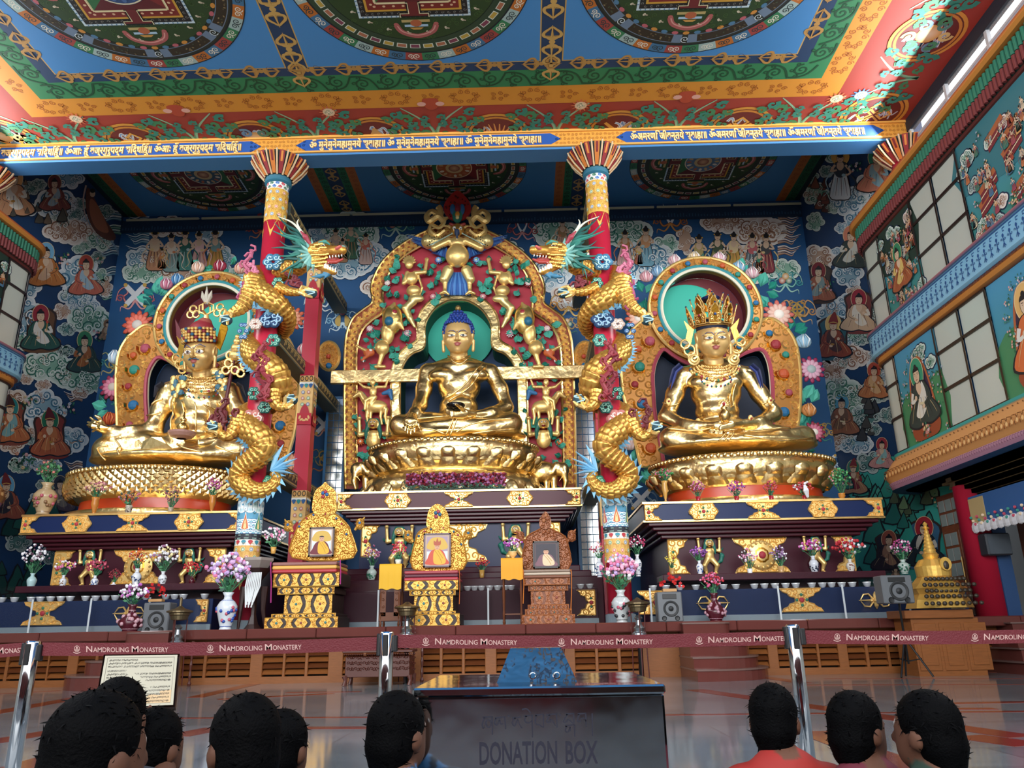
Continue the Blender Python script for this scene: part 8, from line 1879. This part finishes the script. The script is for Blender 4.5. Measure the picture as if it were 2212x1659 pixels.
for k in range(260):x,y=rr.uniform(874,1092),rr.uniform(1045,1057);p=At(x,y,21.02);d=Vector((rr.uniform(-.12,.12),-.03,rr.uniform(-.1,.1)));b.add([p,p+d*.5+Vector((.02,0,.02)),p+d,p+d*.5-Vector((.02,0,.02))],[(0,1,2,3)],['2f4a3c','1f3a30','3f6a54'][k%3])
b.mk('dried_flowers',VM('vp_petals'),fb,kind='stuff');a,c=At(880,1056,21.1),At(1090,1056,21.1);B().box(a.x,c.x,21.05,21.25,4.67,4.75).mk('trough',M('dark_trough','1f2c26',.6),fb)
# loudspeakers
def speaker(label,x0,x1,y0,y1,Y,side,tilt=0):
 a,c=At(x0,y1,Y),At(x1,y0,Y);cx=(a.x+c.x)/2;w_,h_=c.x-a.x,c.z-a.z;z0=a.z;root=thing('loudspeaker',label,'loudspeaker',(cx,Y+.2,z0))
 B().box(a.x,c.x,Y,Y+.38,z0,c.z,bev=.02).mk('cabinet',M('speaker_grey_plastic','5a5e62',.45),root)
 B().box(a.x+w_*.22,c.x-w_*.22,Y-.006,Y+.01,z0+h_*.76,z0+h_*.93,bev=.01).mk('horn',M('speaker_black','16181a',.4),root)
 b=B();r_=w_*.28;ctr=Vector((cx+w_*.03,Y,z0+h_*.44));RX=Matrix.Rotation(pi/2,3,'X');c2=B().lathe((0,0,0),[(r_*1.12,0),(r_*1.1,.014),(r_,.016),(r_*.85,.002),(r_*.4,-.01),(r_*.35,.012),(.001,.02)],24,cap=False);b.add([ctr+RX@Vector(v)for v in c2 .V],c2 .F);b.mk('woofer',M('speaker_cone','1e2022',.6),root,smooth=True)
 for d in(-1,1):b=B();c3=B().lathe((0,0,0),[(w_*.1,0),(w_*.09,.01),(w_*.07,.002),(.001,0)],14,cap=False);q=Vector((cx+d*w_*.26,Y,z0+h_*.12));b.add([q+RX@Vector(v)for v in c3 .V],c3 .F);b.mk('port',M('speaker_black'),root)
 return root
speaker('grey loudspeaker on the platform under a poinsettia, left of the left column',303,368,1301,1369,17.62,1)
speaker('grey loudspeaker on the platform under a poinsettia, right of the right column',1423,1472,1278,1344,17.62,1)
sp3=speaker('grey loudspeaker raised on a black tripod near the golden stupa',1911,1968,1242,1304,16.15,1)
tp=thing('speaker_tripod','black tripod stand carrying the loudspeaker near the golden stupa','tripod',At(1946,1440,16.35));BK=M('black_metal','1a1a1c',.35,.6);p0=At(1942,1304,16.35);g0=Vector((p0 .x,16.35,0))
B().tube([g0+Vector((0,0,.25)),g0+Vector((0,0,p0 .z))],.022,8).mk('pole',BK,tp)
for k in range(3):a=2*pi*k/3-.5;B().tube([g0+Vector((0,0,.75)),g0+Vector((.36*cos(a),.3*sin(a)-.12,.02))],.018,6).mk('leg',BK,tp);B().tube([g0+Vector((0,0,.3)),g0+Vector((.25*cos(a),.25*sin(a),.35))],.012,6).mk('brace',BK,tp)
# oil lamp stands hung before the platform edge
for lab,px,yt,yb in(('bronze oil lamp bowl on a tall stand in front of the left offering case',392,1290,1392),('bronze oil lamp bowl on a tall stand before the middle throne',880,1300,1374),('bronze oil lamp bowl on a tall stand in front of the right column',1376,1290,1372)):
 Y=17.15;t,q=At(px,yt,Y),At(px,yb,Y);root=thing('oil_lamp_stand',lab,'oil lamp',(t.x,Y,0));m=pxm(Y,1330);BZ=M('aged_bronze','6f6148',.35,.85)
 b=B();b.lathe((t.x,Y,q.z),[(.16,0),(.15,.04),(.1,.08),(.12,.14),(.07,.2),(.05,.3),(.09,.34),(.04,.4)],16);b.mk('pedestal',M('bright_bronze','9aa0a4',.25,.9),root)
 h_=Z_(1328,Y);b=B();b.lathe((t.x,Y,h_),[(.06,0),(.17,.02),(.19,.1),(.21,.12),(.21,.15),(.27,.17),(.27,.2),(.1,.25),(.03,.3),(.03,t.z-h_-.02),(.01,t.z-h_)],22);b.mk('bowl',BZ,root)
 for k in range(3):a=2*pi*k/3+.5;B().tube([(t.x+.17*cos(a),Y+.17*sin(a),h_+.02),(t.x+.16*cos(a),Y+.16*sin(a),h_-.3),(t.x+.19*cos(a),Y+.19*sin(a),.02)],.013,6).mk('leg',M('turned_red_timber','4a1c18',.4),root)
 B().lathe((t.x,Y,0),[(.05,0),(.05,q.z)],10).mk('post',BK,root)
# golden model stupa on its cabinet
cb=thing('wooden_cabinet','light wooden cabinet with panelled doors beneath the golden model stupa','cabinet',At(2040,1437,17.0));a,c=At(1975,1437,16.6),At(2132,1437,16.6);zt=Z_(1336,16.6)+.02
B().box(a.x-.05,c.x-.1,16.55,17.38,zt-.16,zt,bev=.01).mk('cabinet_top',WOOD,cb);B().box(a.x+.08,c.x,16.62,17.38,0,zt-.16).mk('body',WOOD,cb)
for k in range(3):x0=a.x+.12+k*.5;b=B();b.box(x0,x0+.44,16.6,16.63,.1,zt-.25,bev=.01);b.box(x0+.07,x0+.37,16.585,16.6,.2,zt-.35,bev=.01);d=b.mk('door',WOOD,cb)
S_=thing('model_stupa','golden model stupa with dark painted stepped base at the right end','stupa',(At(2040,1330,17.0).x,17.0,zt));cx=At(2038,1330,16.9).x;m=pxm(16.9,1280);b=B();z=zt;DK,GS='2a2114',H('e8bc60',.3)
def zz(y):return Z_(y,16.9)
for k,(y0,y1,w0,w1)in enumerate([(1330,1312,66,60),(1312,1300,60,52),(1300,1288,52,58),(1288,1276,60,46),(1276,1262,46,34)]):
 z0,z1=max(zt,zz(y0)),zz(y1);b.lathe((cx,17.0,0),[(w0*m*1.0,z0),(w1*m*1.0,z1)],8,GS,a0=pi/8,a1=2*pi+pi/8)
 for j in range(10):x=cx+(j-4.5)*w0*m*.19;b.ball((x,17.0-w0*m*.93-.01,(z0+z1)/2),.05,8,DK,.03,.042)
b.mk('stepped_base',CARVED,S_)
b=B();b.lathe((cx,17.0,0),[(34*m,zz(1262)),(36*m,zz(1240)),(26*m,zz(1226)),(14*m,zz(1222)),(17*m,zz(1214)),(13*m,zz(1212))]+[(m*(14-.75*k-(k%2)*1.5),zz(1212-4*k))for k in range(13)]+[(3*m,zz(1160)),(9*m,zz(1158)),(3*m,zz(1153)),(5*m,zz(1148)),(1*m,zz(1143))],24,GS);b.mk('dome_and_spire',CARVED,S_,smooth=False)
b=B();o=[(cx+10*m+12*m*cos(t*.4),zz(1240)+14*m*sin(t*.4)+3*m)for t in range(16)];b.plate([(x,17.0-36*m,z)for x,z in o],(0,-1,0),.03,GS);b.ball((cx+10*m,17.0-36*m-.03,zz(1240)),.06,10,DK,.03,.09);b.mk('niche',CARVED,S_)
# carved chest before the platform
ch=thing('carved_chest','dark carved wooden chest table standing on the floor in front of the platform','chest',At(815,1480,16.6));a,c=At(736,1480,16.5),At(890,1480,16.5);CW=M('carved_red_timber','4a2016',.4)
zt=Z_(1405,16.5)+.05;b=B();b.box(a.x,c.x,16.5,17.2,zt-.05,zt,bev=.01);b.box(a.x+.06,c.x-.06,16.54,17.2,.16,zt-.12,bev=.01)
for j in range(3):
 for k in range(26):ridge(b,sp(a.x+.12+k*.053,.32+j*.11,.035,1.2,(-1)**k,k),16.54,.018,.02)
for k in range(34):b.ball((a.x+.05+k*.043,16.5,zt-.08),.016,5)
b.mk('carved_body',CW,ch)
for x in(a.x+.06,c.x-.06):
 for y in(16.56,17.1):B().tube([(x,y,.18),(x+.02,y-.02,.1),(x,y-.03,0)],[.06,.035,.05],8).mk('leg',CW,ch)
for px in(413,912,1218,1382):
 p=At(px,1440,17.4);tag(B().lathe((p.x,17.38,0),[(.03,0),(.045,.05),(.02,.1),(.035,.2),(.02,.3),(.035,.42),(.02,.5),(.035,.62),(.02,.7),(.04,.9)],10).mk('turned_post',CW),f'dark turned wooden post against the platform front, '+{413:'left of the chest by the notice board',912:'right of the carved chest',1218:'behind the donation box lid',1382:'nearest the curved steps'}[px],'post')
# panelled door and carved bracket at the right
dr=thing('door_1','brown panelled double door with glass lights behind the right red column','door',(XR-.05,19.1,ZP));dr['kind']='structure';DW=M('door_timber','7a442a',.35,wood=True)
B().box(XR-.1,XR,18.2,19.95,ZP,4.05).mk('door_frame',DW,dr)
for k in range(2):
 y0=18.3+.82*k;B().box(XR-.14,XR-.1,y0,y0+.76,ZP+.03,3.15,bev=.01).mk('door_leaf',DW,dr);B().box(XR-.16,XR-.14,y0+.1,y0+.66,ZP+.15,ZP+.8,bev=.01).mk('panel',DW,dr)
 for r in range(3):
  for q in range(2):B().box(XR-.155,XR-.14,y0+.1+.3*q,y0+.36+.3*q,ZP+.95+.36*r,ZP+1.25+.36*r).mk('pane',M('door_glass','8a9490',.1),dr)
for r in range(2):
 for q in range(5):B().box(XR-.12,XR-.1,18.35+.32*q,18.6+.32*q,3.3+.34*r,3.58+.34*r).mk('pane',M('door_glass'),dr)
B().tube([(XR-.2,19.1,1.9),(XR-.2,19.1,2.5)],.02,8).mk('handle',GFLAT,dr)
cbw=thing('carved_cabinet','dark brown carved cabinet beyond the right red column','cabinet',(11.9,17.5,ZP));B().box(11.3,12.6,17.4,18.3,ZP,3.9,bev=.02).mk('body',DW,cbw);b=B()
for k in range(3):
 for j in range(4):b.box(11.38+.42*k,11.74+.42*k,17.37,17.4,ZP+.1+.65*j,ZP+.65+.65*j,bev=.01)
b.mk('door',WOOD2,cbw)
br=thing('carved_bracket','dark carved corbel with a painted scalloped valance above the right red column','bracket',(10.6,16.5,3.3));b=B()
for k in range(5):
 for j in range(14):b.box(10.0+.1*k,10.14+.1*k,15.4+.24*j+.05*k,14.36+.24*j+.05*k,4.18-.11*k,4.27-.11*k,'6a5a44')
 b.box(10.1+.1*k,11,15.4+.1*k,18.9-.1*k,4.16-.11*k,4.22-.11*k,'786848')
b.mk('corbels',CARVED,br);b=B();b.box(10.2,10.26,15.4,18.1,3.05,3.75,'2a5a94')
for j in range(12):
 y=18.0-.24*j;b.ball((10.2,y,3.05),.04,8,'d8d8dc',.17,.13)
 for q in range(3):b.ball((10.17,y+.07*(q-1),3.12+.08*q),.035,6,['b8485c','e0c8a8','3a8a7c'][(j+q)%3])
b.box(10.19,10.2,17.5,18.1,3.1,3.7,'b8a070');b.mk('painted_valance',PAINT,br)
sw=thing('loudspeaker','black loudspeaker fixed high on the right red column','loudspeaker',At(2157,1200,17.9));a,c=At(2134,1200,17.8),At(2178,1151,17.8);B().box(a.x,c.x,17.75,18.08,a.z,c.z,bev=.03).mk('cabinet',M('speaker_dark','2c3036',.4),sw);b=B();b.plate([(a.x+.03,17.75,a.z+.03),(c.x-.03,17.75,a.z+.03),(c.x-.03,17.75,c.z-.03),(a.x+.03,17.75,c.z-.03)],(0,-1,0),.012);b.mk('grille',M('speaker_grille','4a525a',.5,bump=(300,.5)),sw)
# ---- queue barrier
CHR=M('chrome','d0d4d8',.07,1.0);YQ=4.25
posts=[(72,1384),(836,1364),(1711,1349)];PX=[]
for(px,py),lab in zip(posts,('chrome barrier post nearest the left edge of the notice board','chrome barrier post left of the donation box','chrome barrier post behind the person in the red shirt')):
 p=At(px,py,YQ);PX.append(p.x);root=thing('barrier_post',lab,'barrier post',(p.x,YQ,0));zt=p.z
 B().lathe((p.x,YQ,0),[(.036,.03),(.036,zt-.01),(.03,zt)],28).mk('pole',CHR,root,smooth=True)
 B().lathe((p.x,YQ,0),[(.17,0),(.17,.012),(.06,.035),(.036,.04)],32).mk('base',CHR,root,smooth=True)
 b=B();b.box(p.x-.014,p.x+.014,YQ-.04,YQ-.03,zt-.12,zt-.015,bev=.004);b.box(p.x-.05,p.x-.034,YQ-.018,YQ+.018,zt-.12,zt-.01,bev=.004);b.box(p.x+.034,p.x+.058,YQ-.018,YQ+.018,zt-.1,zt-.02,bev=.004);b.mk('belt_cassette',M('black_plastic','101012',.4),root)
RB=M('red_webbing','5c101a',.7,bump=(120,.2))
def belt(lab,x0,z0,x1,z1,xa,xb):
 """belt between x0 and x1; xa/xb: where it meets the posts"""
 n=24;V=[];w_=.033
 zc=lambda x:z0+(z1-z0)*(x-x0)/(x1-x0)-.012*sin(pi*(x-x0)/(x1-x0))
 for i in range(n+1):x=x0+(x1-x0)*i/n;V+=[(x,YQ-.002,zc(x)-w_),(x,YQ-.002,zc(x)+w_),(x,YQ+.002,zc(x)+w_),(x,YQ+.002,zc(x)-w_)]
 F=[(4*i+a,4*i+4+a,4*i+4+(a+1)%4,4*i+(a+1)%4)for i in range(n)for a in range(4)]
 root=mk('barrier_belt',V,F,RB);tag(root,lab,'barrier belt')
 P=Paint(lambda x,y,h:Vector((At(x,y,YQ).x,YQ-.002-h,At(x,y,YQ).z)),.0005)
 for tx in(-104,187,475,765,940,1233,1530,1828,2125):
  X=At(tx,1390,YQ).x
  if not(x0<X+.1 and X+.45<x1+.12):continue
  y_=lambda px:proj((At(px,1390,YQ).x,YQ,zc(At(px,1390,YQ).x)))[1];P.l=2;c='b8948c';sl=(y_(tx+170)-y_(tx))/170
  def tt(s,x,h,wd):P.text(s,x,y_(x)+6.5,h,c,.008,wd,-1,0)
  P.text('N',tx,y_(tx)+6,19,c,.01,13,-1,sl);P.text('AMDROLING',tx+15,y_(tx+15)+6,14.5,c,.01,77,-1,sl);P.text('M',tx+98,y_(tx+98)+6,19,c,.01,15,-1,sl)
  if X+.42<x1+.13:P.text('ONASTERY',tx+115,y_(tx+115)+6,14.5,c,.01,62,-1,sl)
  ex,ey=tx-20,y_(tx-20);P.ring(ex,ey-1,5,6,1.1,1.1,c,16);P.line([(ex-5,ey+3),(ex+5,ey+3)],1.4,c);P.ell(ex,ey-3,2,2.5,c,n=8);P.line([(ex-8,ey+6),(ex,ey+9),(ex+8,ey+6)],1.6,c,3);P.line([(ex,ey-6),(ex,ey+3)],1.2,c);P.spiral(ex-3,ey,2,.8,c,1,1,0,n=6);P.spiral(ex+3,ey,2,.8,c,1,-1,pi,n=6)
 if P.V:P.mk('printed_lettering',root)
zb=lambda px,py:At(px,py,YQ).z
xs_=[At(-260,1400,YQ).x]+PX+[At(2500,1360,YQ).x]
belt('dark red belt printed with white lettering left of the left barrier post',xs_[0],zb(-260,1410),xs_[1]-.04,zb(60,1402),0,0)
belt('dark red belt printed with white lettering between the left and middle posts',xs_[1]+.05,zb(90,1402),xs_[2]-.04,zb(815,1390),0,0)
belt('dark red belt printed with white lettering between the middle and right posts',xs_[2]+.05,zb(850,1385),xs_[3]-.04,zb(1695,1378),0,0)
belt('dark red belt printed with white lettering right of the right barrier post',xs_[3]+.05,zb(1735,1376),xs_[4],zb(2500,1366),0,0)
# ---- donation box of polished steel
ST=M('polished_steel','b4b6b8',.08,1.0,(2.2,.25,.02));Yd=2.85
a,c=At(899,1520,Yd),At(1436,1520,Yd);zt=At(1160,1482,Yd).z;dp=.8;fl=H('b4b6b8')
db=thing('donation_box','polished steel donation box with a tapered hopper on its lid','donation box',((a.x+c.x)/2,Yd+dp/2,0))
B().box(a.x,c.x,Yd,Yd+dp,.02,zt-.03,bev=.008).mk('body',ST,db)
B().box(a.x-.012,c.x+.004,Yd-.015,Yd+dp+.01,zt-.03,zt,bev=.006).mk('lid',ST,db)
h0=[At(1075,1458,Yd+.3),At(1243,1452,Yd+.3)];hx0,hx1=h0[0].x,h0[1].x;t0,t1=At(1103,1400,Yd+.4).x,At(1211,1398,Yd+.4).x;zh=At(1156,1399,Yd+.4).z;b=B()
y0,y1=Yd+.22,Yd+.64;b.add([(hx0,y0,zt),(hx1,y0,zt),(hx1,y1,zt),(hx0,y1,zt),(t0,y0+.14,zh),(t1,y0+.14,zh),(t1,y1-.14,zh),(t0,y1-.14,zh)],[(0,1,5,4),(1,2,6,5),(2,3,7,6),(3,0,4,7),(4,5,6,7)]);b.mk('hopper',M('wavy_steel','c4c4c2',.1,1.0,(7,.5,.03)),db)
for x in(.45,.75):b=B();X=hx0+(hx1-hx0)*x;b.tube([(X+.012*cos(t),y0-.004,zt+.022+.012*sin(t))for t in np.linspace(0,2*pi,12)],.003,5);b.mk('rivet_ring',CHR,db)
P=Paint(lambda x,y,h:Vector((At(x,y,Yd).x,Yd-.0005-h,At(x,y,Yd).z)),.0004);NV='0a0820'
P.text('DONATION',1036,1651,68,NV,.02,168,-1,-.016);P.text('BOX',1222,1649,68,NV,.02,70,-1,-.016)
for Q in([(905,627),(970,622)],[(918,628),(903,665),(907,697),(916,688)],[(934,638),(925,668),(945,692),(960,662),(942,640)],[(966,624),(968,738)],[(985,632),(1052,622)],[(990,632),(981,662),(998,676),(1014,642),(1020,668),(1040,668)],[(1046,626),(1054,702)],[(1068,616),(1078,622)],[(1095,632),(1150,626)],[(1118,630),(1096,660),(1112,682),(1130,642),(1142,672),(1160,696)],[(1158,576),(1190,572),(1216,600)],[(1170,620),(1228,612)],[(1188,616),(1176,648),(1200,662),(1222,648)],[(1224,614),(1227,756)],[(1244,613),(1300,606)],[(1250,612),(1246,664),(1272,676),(1297,692)],[(1297,608),(1298,692)],[(1316,611),(1388,603)],[(1338,610),(1318,654),(1338,658),(1346,640),(1376,680)],[(1382,605),(1386,692)],[(1400,606),(1410,612)],[(1440,607),(1497,601)],[(1452,606),(1428,652),(1446,656),(1456,640),(1490,668)],[(1492,603),(1495,668)],[(1438,682),(1500,674)],[(1446,682),(1440,714),(1456,720),(1470,688),(1470,716)],[(1498,676),(1500,752)],[(1518,605),(1574,600)],[(1526,605),(1518,650),(1536,652),(1538,636),(1560,634),(1572,652)],[(1570,602),(1574,690)],[(1612,600),(1614,746)]):
 q=[(740+x/2.99,1340+y/2.99)for x,y in Q];P.l=1;P.line(q,4.6 if len(Q)==2 and abs(Q[0][1]-Q[1][1])<14 else 3.6,NV,4 if len(Q)>2 else 0,w1=2.2)
P.mk('painted_lettering',db)
# ---- notice board propped above the seated visitors, its writing upside down
TL_,TR_,BR_,BL_=At(224,1414,3.75),At(388,1412,3.75),At(378,1527,3.5),At(203,1535,3.5)
nb=thing('notice_board','cream notice board in a dark frame with rows of small black writing upside down','notice board',BL_)
n_=(TR_-TL_).cross(BL_-TL_).normalized();n_=n_ if n_.y<0 else-n_
B().plate([TL_,TR_,BR_,BL_][::-1],-n_,.02).mk('board',M('frame_brown','2c1610',.4),nb)
def fq(u,v,h):u2,v2=u/160,v/115;return TL_+(TR_-TL_)*u2*(1-v2)+(BL_-TL_)*v2*(1-u2)+(BR_-TL_)*u2*v2+n_*h
P=Paint(fq,.0008);P.l=1;P.poly([(4,3),(156,3),(156,111),(4,111)],'a49e8a');P.l=2;P.line([(10,8),(150,8),(150,106),(10,106)],.8,'4a4438',closed=True)
P.poly([(110,84),(150,80),(150,106),(90,106)],'b89c74')
ln=['ದಯವಿಟ್ಟು ಗಮನಿಸಿ','ಈ ದೇವಾಲಯದಲ್ಲಿ ಶಾಂತಿಯನ್ನು ಕಾಪಾಡಿ ಮತ್ತು','ಪಾದರಕ್ಷೆಗಳನ್ನು ಹೊರಗೆ ಬಿಡಿ ಒಳಗೆ ಕುಳಿತುಕೊಳ್ಳಿ','ಛಾಯಾಚಿತ್ರ ತೆಗೆಯುವಾಗ ಮೌನವಾಗಿರಿ ಎಲ್ಲರಿಗೂ']
for k in range(13):
 wd=132 if k not in(0,3,7)else(60,0,0,40,0,0,0,70)[k];P.l=3;P.text(ln[0]if k==0 else ln[1+k%3],14+wd,12+7.2*k+(2 if k>2 else 0),5.4,'2a2620',.01,wd,-1,pi)
P.mk('writing',nb)
for x,f in((.15,TL_),(.85,TR_)):q=TL_+(TR_-TL_)*x;B().tube([q+Vector((0,.02,-.02)),Vector((q.x,q.y+.25,0))],.012,6).mk('leg',M('frame_brown'),nb)
# ---- visitors seated on the floor with their backs to us
def person(lab,px,py,Y,yaw,shirt,w_=1.0,seed=0,lean=0,check=None,hand=None):
 hc=At(px,py,Y);s_=w_;R=Matrix.Rotation(yaw,3,'Z');skin='55321f'
 T=lambda x,y,z:hc+R@Vector((x*s_,y*s_,z*s_))
 gz=hc.z;S2=lambda x,y,z:Vector((hc.x+x,hc.y+y-lean,z))
 root=thing('person',lab,'person',(hc.x,hc.y,0));sh=gz-.165*s_
 s=Sdf(.014,.03)
 s.ell(T(0,.01,.0),(.074*s_,.092*s_,.112*s_),(0,0,yaw),skin);s.ell(T(0,.05,-.06),(.052*s_,.05*s_,.05*s_),(0,0,yaw),skin);s.cap(T(0,.085,.02),T(0,.112,-.02),.01*s_,.016*s_,skin,.015);s.ell(T(0,.1,-.055),(.024*s_,.012*s_,.008*s_),(0,0,yaw),'7a3c34',k=.005)
 for d in(-1,1):
  s.ell(T(d*.079,-.005,-.015),(.014*s_,.026*s_,.034*s_),(0,0,yaw),skin,k=.01);s.ell(T(d*.03,.085,.02),(.017*s_,.012*s_,.007*s_),(0,0,yaw),'e8e0d8',k=.004);s.ell(T(d*.03,.094,.02),(.007*s_,.006*s_,.006*s_),(0,0,yaw),'140c0a',k=.003)
 s.cap(T(0,-.02,-.07),S2(0,-.02,sh+.03),.052*s_,.058*s_,skin,.02)
 s.cap(S2(-.14*s_,-.02,sh-.03),S2(.14*s_,-.02,sh-.03),.062*s_,.062*s_,shirt,.05);s.cap(S2(-.05,-.02,sh+.015),S2(.05,-.02,sh+.015),.056*s_,.056*s_,shirt,.03)
 s.ell(S2(0,-.03,(sh+.12)/2),(.19*s_,.125*s_,max(.12,(sh-.02)/2)),None,shirt,k=.06)
 for d in(-1,1):
  s.chain([S2(d*.18*s_,-.02,sh-.04),S2(d*.24*s_,.03,sh-.26*s_),S2(d*.14*s_,.24,max(.16,sh-.36))],[.056*s_,.047*s_,.036*s_],shirt)
  s.cap(S2(d*.14*s_,.24,max(.16,sh-.36)),S2(d*.07*s_,.3,max(.15,sh-.37)),.034,.03,skin)
  s.chain([S2(d*.09,.0,.1),S2(d*.22*s_,.26,.11),S2(-d*.06,.36,.07)],[.1,.075,.05],'1f232c');s.ell(S2(-d*.12,.37,.05),(.1,.045,.04),None,skin)
  for k in range(4):s.cap(S2(d*(.05-.0),.31,max(.15,sh-.38)+.012*k),S2(-d*(.02),.36-.01*k,max(.14,sh-.39)+.013*k),.009,.008,skin,.008)
 if hand:g=At(*hand,Y+.45);s.chain([S2(.19,.0,sh-.05),(S2(.2,.2,sh-.1)+g)/2,g],[.05,.036,.028],skin);[s.cap(g+Vector((.008*k-.01,0,0)),g+Vector((.02+.006*k,-.01,.035-.006*k)),.0085,.007,skin,.006)for k in range(4)];s.cap(g,g+Vector((-.025,.01,.02)),.01,.008,skin,.006)
 V,F,K=s.mesh()
 if check is not None:
  m=(np.abs(K[:,:3]-np.array(H(shirt)[:3])).sum(1)<.01);c2=np.array(H(check));u=((V[:,0]/.022).astype(int)%3==0)|((V[:,2]/.022).astype(int)%3==0);K[m&u]=c2
 mk('body',V,F,VM('vp_cloth_and_skin',.75),root,K,True)
 h=Sdf(.011,.02);h.ell(T(0,-.012,.035),(.087*s_,.1*s_,.098*s_),(0,0,yaw));h.ell(T(0,-.04,-.03),(.08*s_,.075*s_,.075*s_),(0,0,yaw));h.ell(T(0,-.055,-.085),(.058*s_,.045*s_,.035*s_),(0,0,yaw),k=.02);h.box(T(0,.118,-.06),(.07*s_,.045*s_,.1*s_),.01,(0,0,yaw),op='-',k=.02)
 HB=M('black_hair','020203',.7,spec=.06,bump=(160,.5,.006));V,F,K=h.mesh();hr=mk('hair',V,F,HB,root,smooth=True);rr=random.Random(seed);b=B();idx=[rr.randrange(len(V))for _ in range(260)];c_=np.array(T(0,-.01,.0))
 for i in idx:
  v=Vector(V[i]);d=(v-Vector(c_)).normalized();t=Vector((rr.uniform(-1,1),rr.uniform(-1,1),rr.uniform(-.6,.6)));t=(t-d*t.dot(d)).normalized();s2=d.cross(t)*.004;e=v+t*.028+d*.006;b.add([v-d*.003+s2,v-d*.003-s2,e],[(0,1,2)])
 b.mk('hair_tuft',HB,hr,kind='stuff');return root
person('short dark haired person directly below the notice board, one hand up beside it',252,1553,2.75,.2,'2a2a30',1.0,1,.05,hand=(315,1545))
person('dark haired person nearest the camera at lower left, biggest head in the row',207,1634,1.85,-.5,'1c1c22',1.05,2,.04)
person('dark haired person right of the biggest head, ear showing on the right',335,1615,2.9,-.35,'24262c',1.0,3)
person('person with thick dark hair and left ear showing, before the middle of the floor',524,1613,2.3,.75,'22242a',1.05,4)
person('dark haired person half hidden behind the thick haired one',610,1618,2.95,-.3,'26262c',1.0,5)
person('person in a blue checked shirt seated left of the donation box',860,1586,2.75,-.55,'2a6a9c',1.02,6,.03,check='12283c')
person('person in a red shirt seated in front of the right barrier post',1673,1556,3.15,-.45,'8c1a10',1.0,7,.04)
person('person in a maroon hooded top turned to the right',1853,1577,3.0,-1.05,'5a1224',1.0,8,.02)
person('person in a dark green shirt, rightmost of those seated',2004,1584,2.8,.6,'1a3024',1.03,9,.02)
